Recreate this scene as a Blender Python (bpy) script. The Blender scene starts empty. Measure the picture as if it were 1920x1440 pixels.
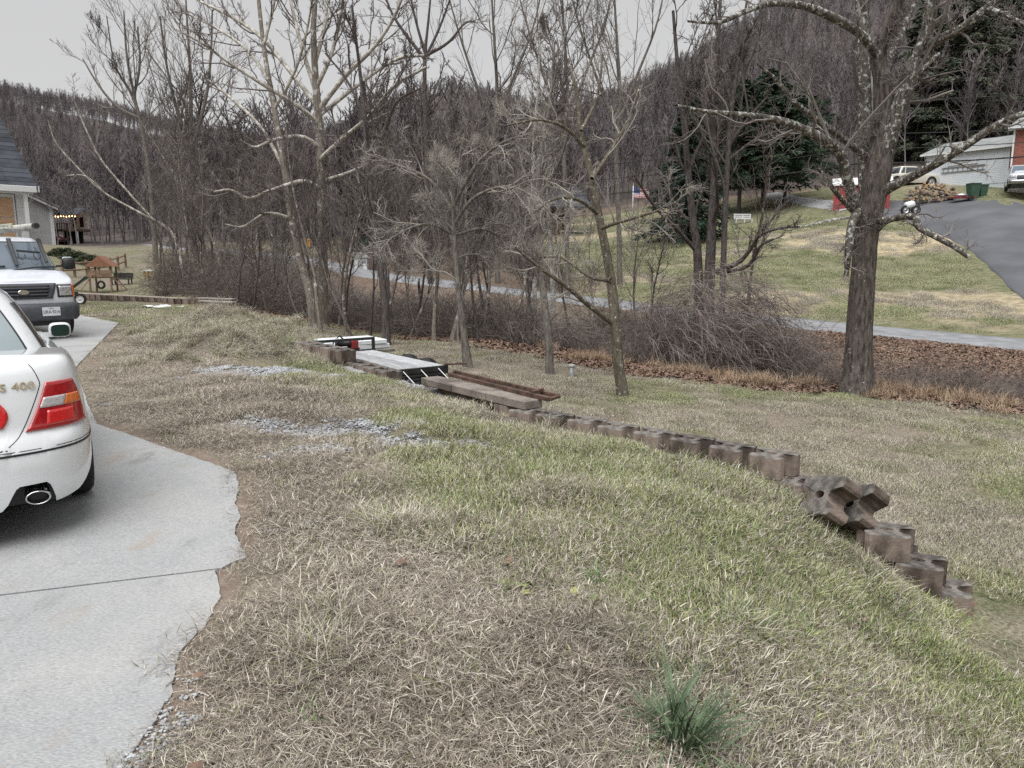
import bpy, bmesh, math, random
import numpy as np
from mathutils import Vector, Matrix, Euler
S = bpy.context.scene
rng = np.random.default_rng(11); random.seed(11)
COL = S.collection

# ------------------------------------------------------------------ camera
F = 1440.0; HY = 480.0; HC = 1.68; PIT = math.atan((720 - HY) / F)
cd = bpy.data.cameras.new('camera'); cam = bpy.data.objects.new('camera', cd); COL.objects.link(cam)
cd.sensor_fit = 'HORIZONTAL'; cd.angle = 2 * math.atan(960 / F); cd.clip_start = 0.05; cd.clip_end = 5000
cam.location = (0, 0, HC); cam.rotation_euler = (math.pi / 2 - PIT, 0, 0); S.camera = cam

# ------------------------------------------------------------------ sky and sun (overcast winter evening)
SUN_EL = math.radians(66); SUN_AZ = math.radians(205)      # azimuth measured clockwise from +Y (behind the camera)
w = bpy.data.worlds.new('World'); S.world = w; w.use_nodes = True
nt = w.node_tree; nt.nodes.clear()
sky = nt.nodes.new('ShaderNodeTexSky'); sky.sky_type = 'NISHITA'; sky.sun_disc = False
sky.sun_elevation = SUN_EL; sky.sun_rotation = SUN_AZ; sky.air_density = 1.0; sky.dust_density = 3.0; sky.ozone_density = 1.0
hs = nt.nodes.new('ShaderNodeHueSaturation'); hs.inputs['Saturation'].default_value = 0.10
mx = nt.nodes.new('ShaderNodeMix'); mx.data_type = 'RGBA'; mx.inputs[0].default_value = 0.50
mx.inputs[7].default_value = (7.0, 6.97, 6.95, 1)            # the even cloud deck
bgn = nt.nodes.new('ShaderNodeBackground'); bgn.inputs[1].default_value = 0.05
out = nt.nodes.new('ShaderNodeOutputWorld')
nt.links.new(sky.outputs[0], hs.inputs['Color']); nt.links.new(hs.outputs[0], mx.inputs[6])
nt.links.new(mx.outputs[2], bgn.inputs[0]); nt.links.new(bgn.outputs[0], out.inputs[0])
sl = bpy.data.lights.new('sun', 'SUN'); sl.energy = 1.5; sl.angle = math.radians(60); sl.color = (1, .99, .975)
so = bpy.data.objects.new('sun', sl); COL.objects.link(so)
sd = Vector((math.sin(SUN_AZ) * math.cos(SUN_EL), math.cos(SUN_AZ) * math.cos(SUN_EL), math.sin(SUN_EL)))
so.rotation_euler = sd.to_track_quat('Z', 'Y').to_euler(); so.location = (0, -5, 30)
vs = S.view_settings; vs.view_transform = 'Standard'; vs.look = 'None'; vs.gamma = 1; vs.exposure = 1.22; vs.use_curve_mapping = False
S.render.engine = 'CYCLES'
cy = S.cycles; cy.max_bounces = 5; cy.diffuse_bounces = 2; cy.glossy_bounces = 3; cy.transmission_bounces = 3; cy.transparent_max_bounces = 4; cy.volume_bounces = 0
cy.caustics_reflective = False; cy.caustics_refractive = False; cy.use_denoising = False; cy.debug_use_spatial_splits = True; cy.sample_clamp_indirect = 4

# ------------------------------------------------------------------ photo pixel -> world helpers
CP, SP = math.cos(PIT), math.sin(PIT)
def RAY(px, py):
    x = (px - 960) / F; u = (720 - py) / F
    return np.array([x, CP + u * SP, -SP + u * CP])
def PZ(px, py, z):                     # point where the ray meets height z
    r = RAY(px, py); t = (z - HC) / r[2]; return r * t + [0, 0, HC]
def PD(px, py, d):                     # point on the ray at distance d along +Y
    r = RAY(px, py); return r * (d / r[1]) + [0, 0, HC]

# ------------------------------------------------------------------ noise
def _h(i, j, s):
    n = (i.astype(np.int64) * 374761393 + j.astype(np.int64) * 668265263 + s * 974711) & 0x7fffffff
    n = ((n ^ (n >> 13)) * 1274126177) & 0x7fffffff
    return ((n ^ (n >> 16)) & 0xffff) / 65535.0
def vnoise(x, y, s=0):
    x = np.asarray(x, float); y = np.asarray(y, float)
    i = np.floor(x); j = np.floor(y); fx = x - i; fy = y - j
    fx = fx * fx * (3 - 2 * fx); fy = fy * fy * (3 - 2 * fy)
    a = _h(i, j, s); b = _h(i + 1, j, s); c = _h(i, j + 1, s); d = _h(i + 1, j + 1, s)
    return (a + (b - a) * fx) * (1 - fy) + (c + (d - c) * fx) * fy
def fbm(x, y, s=0, o=4):
    v = 0; a = .5; t = 0
    for k in range(o):
        v = v + a * vnoise(x * 2 ** k, y * 2 ** k, s + k * 17); t += a; a *= .5
    return v / t
def sstep(a, b, x):
    t = np.clip((x - a) / (b - a), 0, 1); return t * t * (3 - 2 * t)

# ------------------------------------------------------------------ object helpers
def tag(o, label=None, cat=None, group=None, kind=None):
    if label: o['label'] = label
    if cat: o['category'] = cat
    if group: o['group'] = group
    if kind: o['kind'] = kind
    return o
def empty(name, loc=(0, 0, 0), rz=0):
    o = bpy.data.objects.new(name, None); o.location = loc; o.rotation_euler = (0, 0, rz); o.empty_display_size = .1
    COL.objects.link(o); return o
def link(name, me, m=None, parent=None):
    if m is not None:
        for k in (m if isinstance(m, (list, tuple)) else [m]): me.materials.append(k)
    o = bpy.data.objects.new(name, me); COL.objects.link(o)
    if parent is not None: o.parent = parent
    return o
def npmesh(name, V, FQ, smooth=True, FT=None, mi=None):
    """mesh from numpy verts, quads (and triangles)"""
    me = bpy.data.meshes.new(name); V = np.asarray(V, np.float32).reshape(-1, 3)
    me.vertices.add(len(V)); me.vertices.foreach_set('co', V.ravel())
    loops = []; starts = []; n = 0
    for A, k in ((FQ, 4), (FT, 3)):
        if A is None or len(A) == 0: continue
        A = np.asarray(A, np.int32).reshape(-1, k); loops.append(A.ravel()); starts.append(n + np.arange(len(A)) * k); n += A.size
    L = np.concatenate(loops); st = np.concatenate(starts).astype(np.int32)
    me.loops.add(len(L)); me.loops.foreach_set('vertex_index', L)
    me.polygons.add(len(st)); me.polygons.foreach_set('loop_start', st)
    if mi is not None: me.polygons.foreach_set('material_index', np.asarray(mi, np.int32))
    me.polygons.foreach_set('use_smooth', np.full(len(st), smooth))
    me.update(calc_edges=True); me.validate(); return me
class MB:
    """collects simple solids into one mesh"""
    def __init__(s): s.v = []; s.f = []
    def add(s, V, Fc):
        n = len(s.v); s.v += [tuple(p) for p in V]; s.f += [tuple(i + n for i in f) for f in Fc]; return s
    def box(s, x0, x1, y0, y1, z0, z1, mat=None, bev=0.0):
        if bev:
            return s.rbox(x0, x1, y0, y1, z0, z1, bev, mat)
        V = [Vector((x, y, z)) for z in (z0, z1) for x, y in ((x0, y0), (x1, y0), (x1, y1), (x0, y1))]
        if mat: V = [mat @ p for p in V]
        return s.add(V, [(3, 2, 1, 0), (4, 5, 6, 7), (0, 1, 5, 4), (1, 2, 6, 5), (2, 3, 7, 6), (3, 0, 4, 7)])
    def rbox(s, x0, x1, y0, y1, z0, z1, b, mat=None):
        bm = bmesh.new(); bmesh.ops.create_cube(bm, size=1)
        for v in bm.verts: v.co = Vector(((x0 + x1) / 2 + v.co.x * (x1 - x0), (y0 + y1) / 2 + v.co.y * (y1 - y0), (z0 + z1) / 2 + v.co.z * (z1 - z0)))
        bmesh.ops.bevel(bm, geom=bm.edges[:], offset=b, segments=1, affect='EDGES')
        bm.verts.index_update()
        V = [mat @ v.co if mat else v.co.copy() for v in bm.verts]; Fc = [[v.index for v in f.verts] for f in bm.faces]
        bm.free(); return s.add(V, Fc)
    def tube(s, pts, r, k=8, cap=True):
        pts = [Vector(p) for p in pts]; n = len(pts); R = r if isinstance(r, (list, tuple)) else [r] * n; rings = []
        base = len(s.v); a = None
        for i, p in enumerate(pts):
            d = (pts[min(i + 1, n - 1)] - pts[max(i - 1, 0)]).normalized()
            if a is None: a = d.orthogonal().normalized()
            a = (a - d * a.dot(d)).normalized(); b = d.cross(a)
            for j in range(k):
                t = 2 * math.pi * j / k; s.v.append(tuple(p + (a * math.cos(t) + b * math.sin(t)) * R[i]))
        for i in range(n - 1):
            for j in range(k):
                q = base + i * k; s.f.append((q + j, q + (j + 1) % k, q + k + (j + 1) % k, q + k + j))
        if cap:
            s.f.append(tuple(base + j for j in reversed(range(k)))); s.f.append(tuple(base + (n - 1) * k + j for j in range(k)))
        return s
    def lathe(s, prof, k=16, mat=None, closed=False):
        base = len(s.v); n = len(prof)
        for r, z in prof:
            for j in range(k):
                t = 2 * math.pi * j / k; p = Vector((r * math.cos(t), r * math.sin(t), z)); s.v.append(tuple(mat @ p if mat else p))
        for i in range(n - 1 + (1 if closed else 0)):
            for j in range(k):
                a = base + i * k; b = base + ((i + 1) % n) * k
                s.f.append((a + j, a + (j + 1) % k, b + (j + 1) % k, b + j))
        return s
    def prism(s, poly, z0, z1, mat=None):
        n = len(poly); V = [Vector((p[0], p[1], z0)) for p in poly] + [Vector((p[0], p[1], z1)) for p in poly]
        if mat: V = [mat @ p for p in V]
        return s.add(V, [tuple(reversed(range(n))), tuple(range(n, 2 * n))] + [(i, (i + 1) % n, n + (i + 1) % n, n + i) for i in range(n)])
    def mesh(s, name='mesh', smooth=False):
        me = bpy.data.meshes.new(name); me.from_pydata(s.v, [], s.f); me.validate(); me.update()
        if smooth: me.polygons.foreach_set('use_smooth', [True] * len(me.polygons))
        return me
    def build(s, name, m, parent=None, smooth=False):
        return link(name, s.mesh(name, smooth), m, parent)
def copy_tree(o, parent=None):
    c = o.copy(); COL.objects.link(c); c.parent = parent
    for ch in o.children: copy_tree(ch, c)
    return c
def text_mesh(name, body, size, depth, m, parent, mw, align='CENTER', sx=1.0):
    cu = bpy.data.curves.new(name, 'FONT'); cu.body = body; cu.size = size; cu.extrude = depth; cu.align_x = align; cu.align_y = 'CENTER'; cu.resolution_u = 3
    t = bpy.data.objects.new(name + '_t', cu); me = bpy.data.meshes.new_from_object(t)
    bpy.data.objects.remove(t); me.transform(Matrix.Diagonal((sx, 1, 1, 1))); me.transform(mw); return link(name, me, m, parent)

# ------------------------------------------------------------------ materials
def nodes(name):
    m = bpy.data.materials.new(name); m.use_nodes = True; n = m.node_tree; b = n.nodes['Principled BSDF']; return m, n, b
def M(name, c1, c2=None, scale=6, rough=.8, bump=0, bscale=None, metal=0, spec=.5, coat=0, stretch=(1, 1, 1), lo=.35, hi=.65, detail=5, world=False, rand=0):
    m, n, b = nodes(name); b.inputs['Roughness'].default_value = rough; b.inputs['Metallic'].default_value = metal
    b.inputs['Specular IOR Level'].default_value = spec; b.inputs['Coat Weight'].default_value = coat; b.inputs['Coat Roughness'].default_value = .05
    b.inputs['Base Color'].default_value = (*c1, 1)
    if c2 is not None or bump:
        mp = n.nodes.new('ShaderNodeMapping'); mp.inputs['Scale'].default_value = stretch
        if world:
            g = n.nodes.new('ShaderNodeNewGeometry'); n.links.new(g.outputs['Position'], mp.inputs[0])
        else:
            t = n.nodes.new('ShaderNodeTexCoord'); n.links.new(t.outputs['Object'], mp.inputs[0])
    if c2 is not None:
        nz = n.nodes.new('ShaderNodeTexNoise'); nz.inputs['Scale'].default_value = scale; nz.inputs['Detail'].default_value = detail
        n.links.new(mp.outputs[0], nz.inputs[0])
        r = n.nodes.new('ShaderNodeMapRange'); r.inputs[1].default_value = lo; r.inputs[2].default_value = hi; n.links.new(nz.outputs[0], r.inputs[0])
        fac = r.outputs[0]
        if rand:
            oi = n.nodes.new('ShaderNodeObjectInfo'); a = n.nodes.new('ShaderNodeMath'); a.operation = 'MULTIPLY_ADD'; a.inputs[1].default_value = rand; a.use_clamp = True
            sb = n.nodes.new('ShaderNodeMath'); sb.operation = 'SUBTRACT'; sb.inputs[1].default_value = .5; n.links.new(oi.outputs['Random'], sb.inputs[0])
            n.links.new(sb.outputs[0], a.inputs[0]); n.links.new(fac, a.inputs[2]); fac = a.outputs[0]
        x = n.nodes.new('ShaderNodeMix'); x.data_type = 'RGBA'; x.inputs[6].default_value = (*c1, 1); x.inputs[7].default_value = (*c2, 1)
        n.links.new(fac, x.inputs[0]); n.links.new(x.outputs[2], b.inputs['Base Color'])
    if bump:
        z = n.nodes.new('ShaderNodeTexNoise'); z.inputs['Scale'].default_value = bscale or scale * 4; z.inputs['Detail'].default_value = 5; n.links.new(mp.outputs[0], z.inputs[0])
        bp = n.nodes.new('ShaderNodeBump'); bp.inputs['Strength'].default_value = min(1, bump); bp.inputs['Distance'].default_value = .02 * max(1, bump); n.links.new(z.outputs[0], bp.inputs['Height']); n.links.new(bp.outputs[0], b.inputs['Normal'])
    return m
def BARK(name, dark, light, lich=None, lo=.56, vs=(10, 10, 2.2), lscale=9, dots=False):
    """fissured bark, pale lichen patches on top"""
    m, n, b = nodes(name); b.inputs['Roughness'].default_value = .95; b.inputs['Specular IOR Level'].default_value = .15
    t = n.nodes.new('ShaderNodeTexCoord'); mp = n.nodes.new('ShaderNodeMapping'); mp.inputs['Scale'].default_value = vs; n.links.new(t.outputs['Object'], mp.inputs[0])
    z = n.nodes.new('ShaderNodeTexNoise'); z.inputs['Scale'].default_value = 2.2; z.inputs['Detail'].default_value = 6; z.inputs['Roughness'].default_value = .65; n.links.new(mp.outputs[0], z.inputs[0])
    r = n.nodes.new('ShaderNodeMapRange'); r.inputs[1].default_value = .36; r.inputs[2].default_value = .66; n.links.new(z.outputs[0], r.inputs[0])
    x = n.nodes.new('ShaderNodeMix'); x.data_type = 'RGBA'; x.inputs[6].default_value = (*dark, 1); x.inputs[7].default_value = (*light, 1); n.links.new(r.outputs[0], x.inputs[0]); col = x.outputs[2]
    if lich:
        q = n.nodes.new('ShaderNodeTexNoise'); q.inputs['Scale'].default_value = lscale; q.inputs['Detail'].default_value = 6; q.inputs['Roughness'].default_value = .7; n.links.new(t.outputs['Object'], q.inputs[0])
        r2 = n.nodes.new('ShaderNodeMapRange'); r2.inputs[1].default_value = lo; r2.inputs[2].default_value = lo + .04; n.links.new(q.outputs[0], r2.inputs[0])
        y = n.nodes.new('ShaderNodeMix'); y.data_type = 'RGBA'; y.inputs[7].default_value = (*lich, 1); n.links.new(col, y.inputs[6]); n.links.new(r2.outputs[0], y.inputs[0]); col = y.outputs[2]
    n.links.new(col, b.inputs['Base Color'])
    bp = n.nodes.new('ShaderNodeBump'); bp.inputs['Strength'].default_value = .9; bp.inputs['Distance'].default_value = .03; n.links.new(z.outputs[0], bp.inputs['Height']); n.links.new(bp.outputs[0], b.inputs['Normal'])
    return m
# ================================================================== TERRAIN
def tps(P, v, lam=0.0):
    P = np.asarray(P, float); n = len(P)
    def k(A, B):
        d2 = ((A[:, None] - B[None]) ** 2).sum(-1); return .5 * d2 * np.log(d2 + 1e-12)
    A = np.zeros((n + 3, n + 3)); A[:n, :n] = k(P, P) + lam * np.eye(n); A[:n, n] = 1; A[:n, n + 1:] = P; A[n:, :n] = A[:n, n:].T
    c = np.linalg.solve(A, np.concatenate([v, np.zeros(3)]))
    def f(Q):
        o = np.empty(len(Q))
        for i in range(0, len(Q), 20000):
            q = Q[i:i + 20000]; o[i:i + 20000] = k(q, P) @ c[:n] + c[n] + q @ c[n + 1:]
        return o
    return f
# --- the retaining wall's line (top of the near courses), far to near
WL = [PZ(145, 549, .10)[:2], PZ(440, 566, .10)[:2], PZ(545, 612, .12)[:2], PZ(655, 660, .05)[:2], PZ(985, 775, -.10)[:2], PZ(1480, 862, -.10)[:2], PZ(1800, 1092, -.68)[:2]]
WL = [np.array(p) for p in WL]
WL[4] = WL[3] + (WL[5] - WL[3]) * .62 + np.array([-.03, -.03])
def wall_sd(x, y):
    """signed distance from the wall's line: positive on the lower lawn"""
    ext = WL[-1] + (WL[-1] - WL[-2]) / np.linalg.norm(WL[-1] - WL[-2]) * 30
    ext0 = WL[0] + (WL[0] - WL[1]) * 4
    P = [ext0] + WL + [ext]; best = np.full(np.shape(x), 1e9); sg = np.ones(np.shape(x))
    for a, b in zip(P[:-1], P[1:]):
        d = b - a; L2 = d @ d; t = np.clip(((x - a[0]) * d[0] + (y - a[1]) * d[1]) / L2, 0, 1)
        qx = x - a[0] - t * d[0]; qy = y - a[1] - t * d[1]; D = np.hypot(qx, qy)
        cr = d[0] * qy - d[1] * qx; m = D < best - 1e-9
        best = np.where(m, D, best); sg = np.where(m, np.sign(cr), sg)
    return best * sg
zl = []   # lower, natural ground: (x,y,z)
def LZ(*a):
    for px, py, z in a: zl.append(PZ(px, py, z))
def LD(*a):
    for px, py, d in a: zl.append(PD(px, py, d))
LZ((1800, 1118, -.84), (1920, 1180, -.88), (1920, 900, -.92), (1700, 850, -.90), (1500, 800, -.90), (1610, 738, -.92), (1900, 775, -.98), (1300, 760, -.88), (1165, 740, -.84),
   (1072, 708, -.82), (950, 722, -.80), (800, 672, -.74), (700, 640, -.66), (900, 642, -.70), (560, 606, -.48), (480, 594, -.28), (1250, 695, -.90), (1000, 652, -.76), (1450, 740, -.92))
LZ((1090, 640, -1.65), (1380, 688, -1.65), (900, 604, -1.45), (1920, 735, -1.6), (1650, 705, -1.65), (600, 566, -.95), (750, 585, -1.25))
ROADC = [PZ(1920, 646, -1.35), PZ(1740, 629, -1.26), PZ(1560, 612, -1.13), PZ(1350, 591, -.92), PZ(1140, 569, -.64), PZ(1050, 556, -.45), PZ(870, 536, .02), PZ(700, 515, .5), PD(540, 482, 54), PD(400, 469, 70), PD(250, 460, 92)]
ROADC = [np.array([27., 19.5, -1.55])] + ROADC
for p in ROADC: zl.append(p)
LD((1920, 604, 31), (1700, 584, 33.5), (1500, 564, 36), (1300, 544, 41), (1100, 515, 47), (1920, 545, 36.5), (1700, 522, 42), (1450, 482, 47), (1250, 474, 52), (1100, 474, 56), (1700, 442, 52), (1500, 432, 56),
   (1350, 424, 62), (1200, 404, 75), (1750, 392, 58), (1600, 397, 58), (1450, 397, 66), (1900, 377, 55), (1830, 344, 67), (1700, 350, 67), (1550, 362, 72), (1400, 382, 75), (1180, 378, 90), (1030, 448, 62), (950, 462, 62), (1920, 380, 56))
LD((1830, 262, 100), (1700, 190, 150), (1400, 225, 170), (1300, 285, 150), (1800, 90, 200), (1900, -60, 300), (1500, 10, 290), (1350, 115, 320), (1250, 165, 360), (1100, 222, 420), (2300, 200, 90), (2400, -100, 200))
LD((830, 176, 650), (700, 222, 700), (950, 205, 600), (1050, 240, 500), (600, 268, 780), (480, 272, 800), (400, 262, 800), (330, 248, 800), (200, 212, 750), (100, 198, 700), (0, 192, 560), (-300, 120, 500), (-900, 150, 300))
LD((500, 440, 100), (700, 436, 90), (900, 425, 95), (300, 448, 90), (600, 400, 200), (800, 380, 200), (400, 402, 200), (200, 400, 170), (0, 400, 150), (600, 335, 450), (800, 292, 450), (300, 320, 450), (100, 300, 400),
   (830, 300, 1300), (400, 330, 1400), (100, 300, 1300), (1250, 250, 900), (1700, 100, 800))
left = [(60, 622, 0.), (223, 605, 0.), (145, 590, .0), (-400, 700, 0.)]
LZ(*left); LZ((300, 578, -.12), (440, 590, -.22))
LD((90, 459, 95), (150, 456, 95), (190, 549, 40), (290, 524, 46), (200, 480, 60), (120, 461, 70), (320, 460, 72), (420, 520, 38), (130, 522, 44), (-100, 500, 40), (60, 470, 55))
for p in [(0, -5, 0), (-10, -6, 0), (4, -8, -.5), (-22, 2, .1), (-20, 12, .1), (9, 0, -1.1), (16, 6, -1.2), (15, -10, -1.3), (30, 8, -1.7), (45, 25, -.5), (0, -60, 1), (-60, -40, 4), (60, -50, 2), (0, -400, 30), (-400, 0, 60), (400, 0, 60), (-300, -300, 60), (300, -300, 50), (60, 10, 0), (-40, 20, 1.0), (-60, 50, 5), (-10, 4, 0), (-6, 10, 0)]: zl.append(np.array(p, float))
zl = np.array(zl)
def warp(x, y):
    r = np.hypot(x, y); k = np.log1p(r / 4) / np.maximum(r, 1e-6); return np.stack([x * k, y * k], -1)
def elv(x, y, z): return (z - HC) / (np.hypot(x, y) + 3)
_fl = tps(warp(zl[:, 0], zl[:, 1]), elv(zl[:, 0], zl[:, 1], zl[:, 2]), 1e-3)
def lower(x, y): return _fl(warp(x, y)) * (np.hypot(x, y) + 3) + HC
# --- the upper pad and its bank
zu = [PZ(*p) for p in [(0, 1100, 0), (240, 1440, 0), (445, 885, 0), (180, 795, 0), (140, 690, 0), (700, 1400, 0), (960, 1200, .01), (960, 1430, 0), (600, 900, 0), (500, 720, .02), (640, 800, .0), (800, 900, -.02), (820, 780, -.06), (700, 720, -.05),
      (1200, 1300, -.10), (1150, 1050, -.04), (1300, 1000, -.10), (1100, 860, -.08), (940, 776, -.30), (1000, 792, -.35), (1150, 822, -.37), (1350, 880, -.37), (1430, 905, -.36), (1500, 950, -.42), (1600, 1010, -.56), (1700, 1066, -.72), (1800, 1128, -.86),
      (1500, 1200, -.36), (1900, 1400, -.74), (1700, 1250, -.64), (1350, 1130, -.15), (1500, 1400, -.3), (1850, 1220, -.85),
      (760, 715, -.26), (690, 690, -.22), (600, 660, -.04), (540, 630, .0), (480, 600, .0), (400, 590, .0)] + left]
zu += [np.array(p, float) for p in [(0, 0, 0), (0, -5, 0), (-10, -6, 0), (4, -8, -.5), (-22, 2, .1), (-20, 12, .1), (9, 0, -1.1), (5, 3.2, -.95), (-10, 4, 0), (-6, 10, 0), (2, 0, -.25), (-12, 22, 0), (-9, 21, .02)]]
zu = np.array(zu); _fu = tps(zu[:, :2], zu[:, 2], 1e-3)
def upper(x, y): return _fu(np.stack([x, y], -1))
MOUNDS = [(PZ(395, 630, 0), 1.15, .65, .36), (PZ(485, 636, 0), 1.2, .6, .36), (PZ(430, 676, 0), .95, .36, .34), (PZ(520, 668, 0), .8, .5, .10), (PZ(340, 645, 0), .7, .7, .14), (PZ(1090, 1200, 0), .28, .22, .06), (PZ(1010, 1260, 0), .22, .2, .05)]
# --- driveway outline (real-size polygon on the pad)
DRV = [PZ(px, py, .02)[:2] for px, py in [(228, 1450), (245, 1415), (262, 1388), (290, 1352), (302, 1330), (322, 1296), (326, 1262), (334, 1226), (362, 1196), (384, 1172), (400, 1140), (414, 1118), (410, 1092), (403, 1071), (436, 1056), (461, 1046), (450, 1018), (440, 1000), (449, 968), (441, 946), (447, 918), (445, 896), (438, 884), (370, 860), (300, 836), (240, 814), (180, 795), (140, 690), (223, 605), (145, 590)]]
DRV = np.array([(-.75, -1.2), (-.95, .6)] + [tuple(p) for p in DRV] + [(-17, 25), (-24, 14), (-16, -6), (-3, -6)])
def inpoly(x, y, P):
    x = np.asarray(x); r = np.zeros(x.shape, bool); n = len(P); j = n - 1
    for i in range(n):
        xi, yi = P[i]; xj, yj = P[j]
        if yi != yj: r ^= ((yi > y) != (yj > y)) & (x < (xj - xi) * (y - yi) / (yj - yi) + xi)
        j = i
    return r
def edge_d(x, y, P, closed=True):
    best = np.full(np.shape(x), 1e9)
    for k in range(len(P) if closed else len(P) - 1):
        a = np.asarray(P[k][:2]); b = np.asarray(P[(k + 1) % len(P)][:2]); d = b - a
        t = np.clip(((x - a[0]) * d[0] + (y - a[1]) * d[1]) / (d @ d + 1e-12), 0, 1)
        best = np.minimum(best, np.hypot(x - a[0] - t * d[0], y - a[1] - t * d[1]))
    return best
ROADP = np.array(ROADC)[:, :2]
HILLDRV = [PD(2080, 600, 31.5), PD(2015, 550, 36), PD(1970, 505, 40.5), PD(1915, 455, 46), PD(1860, 415, 51.5), PD(1780, 392, 57), PD(1700, 392, 59), PD(1620, 402, 58.5)]
def road_near(x, y):
    best = np.full(np.shape(x), 1e9); zz = np.zeros(np.shape(x)); C = np.array(ROADC)
    for a, b in zip(C[:-1], C[1:]):
        d = (b - a)[:2]; t = np.clip(((x - a[0]) * d[0] + (y - a[1]) * d[1]) / (d @ d), 0, 1); D = np.hypot(x - a[0] - t * d[0], y - a[1] - t * d[1]); m = D < best
        best = np.where(m, D, best); zz = np.where(m, a[2] + (b[2] - a[2]) * t, zz)
    return best, zz
def height(x, y):
    x = np.asarray(x, float); y = np.asarray(y, float); sh = x.shape; x = x.ravel(); y = y.ravel(); r = np.hypot(x, y)
    L = lower(x, y)
    near = r < 45; U = L.copy()
    if near.any(): U[near] = upper(x[near], y[near])
    sdv = wall_sd(x, y)
    m = np.where(sdv < -.02, 1., np.where(sdv > .16, 0., 1 - (sdv + .02) / .18)) * (1 - sstep(24, 30, r - 6 * np.clip(-x / 20, 0, 1)))
    z = L + m * (U - L)
    for c, a, b, hh in MOUNDS:
        dx = x - c[0]; dy = y - c[1]; z += m * hh * np.exp(-(dx / a) ** 2 - (dy / b) ** 2) * (.30 + 1.4 * fbm(x * 2.2, y * 2.2, 3, 4))
    rb = (r < 140) & (y > 10)                                                                            # the road bed
    if rb.any():
        dr, zr = road_near(x[rb], y[rb]); z[rb] = zr - .03 + (z[rb] - zr + .03) * sstep(2.1, 4.2, dr)
    amp = np.clip(r / 60, 0, 1)
    z += (fbm(x * 1.3, y * 1.3, 5, 4) - .5) * .07 + (fbm(x * .12, y * .12, 9, 3) - .5) * 2.2 * sstep(60, 200, r)
    z += (fbm(x * 6, y * 6, 8, 2) - .5) * .035 * (1 - sstep(8, 16, r))
    z += (fbm(x * 1.9 + 7, y * 1.9, 15, 3) - .5) * .15 * m * (1 - sstep(9, 16, r)) * sstep(.1, .8, -sdv)
    ins = inpoly(x, y, DRV) & near; dd = edge_d(x, y, DRV)
    z = np.where(ins, np.minimum(z, .0) * (1 - sstep(0, .12, dd)) - .07 * sstep(0, .10, dd), z)
    z = np.where(~ins & near & (dd < .5) & (m > .9), z * sstep(0, .5, dd) + .018 * (1 - sstep(0, .5, dd)), z)
    return z.reshape(sh)
def H1(x, y): return float(height(np.array([x]), np.array([y]))[0])
# --- ground cover weights
STRAWP = np.array([PZ(*p, 0)[:2] for p in [(200, 1460), (120, 1000), (180, 795), (140, 690), (215, 612), (330, 640), (480, 690), (620, 740), (690, 800), (720, 870), (690, 930), (830, 1045), (1010, 1110), (1120, 1140), (1190, 1220), (1260, 1330), (1300, 1450)]] + [(.6, .5), (-1, .3)])
CREEKL = [PZ(1920, 735, -1.6), PZ(1650, 705, -1.65), PZ(1380, 688, -1.65), PZ(1090, 640, -1.65), PZ(900, 604, -1.45), PZ(750, 585, -1.25), PZ(600, 566, -.95), PD(430, 540, 34)]
LEAFL = [PZ(1920, 762, -.98), PZ(1610, 728, -.92), PZ(1380, 712, -.9), PZ(1200, 690, -.88), PZ(1000, 655, -.78), PZ(800, 625, -.7), PZ(640, 596, -.5), PZ(500, 582, -.25), PD(440, 560, 26)]
YARDP = np.array([PD(*p)[:2] for p in [(2300, 640, 24), (1920, 640, 27), (1500, 595, 33), (1100, 545, 42), (1000, 480, 52), (1020, 400, 78), (1250, 385, 84), (1560, 356, 76), (1700, 340, 72), (2000, 338, 72), (2600, 360, 60)]])
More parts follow.
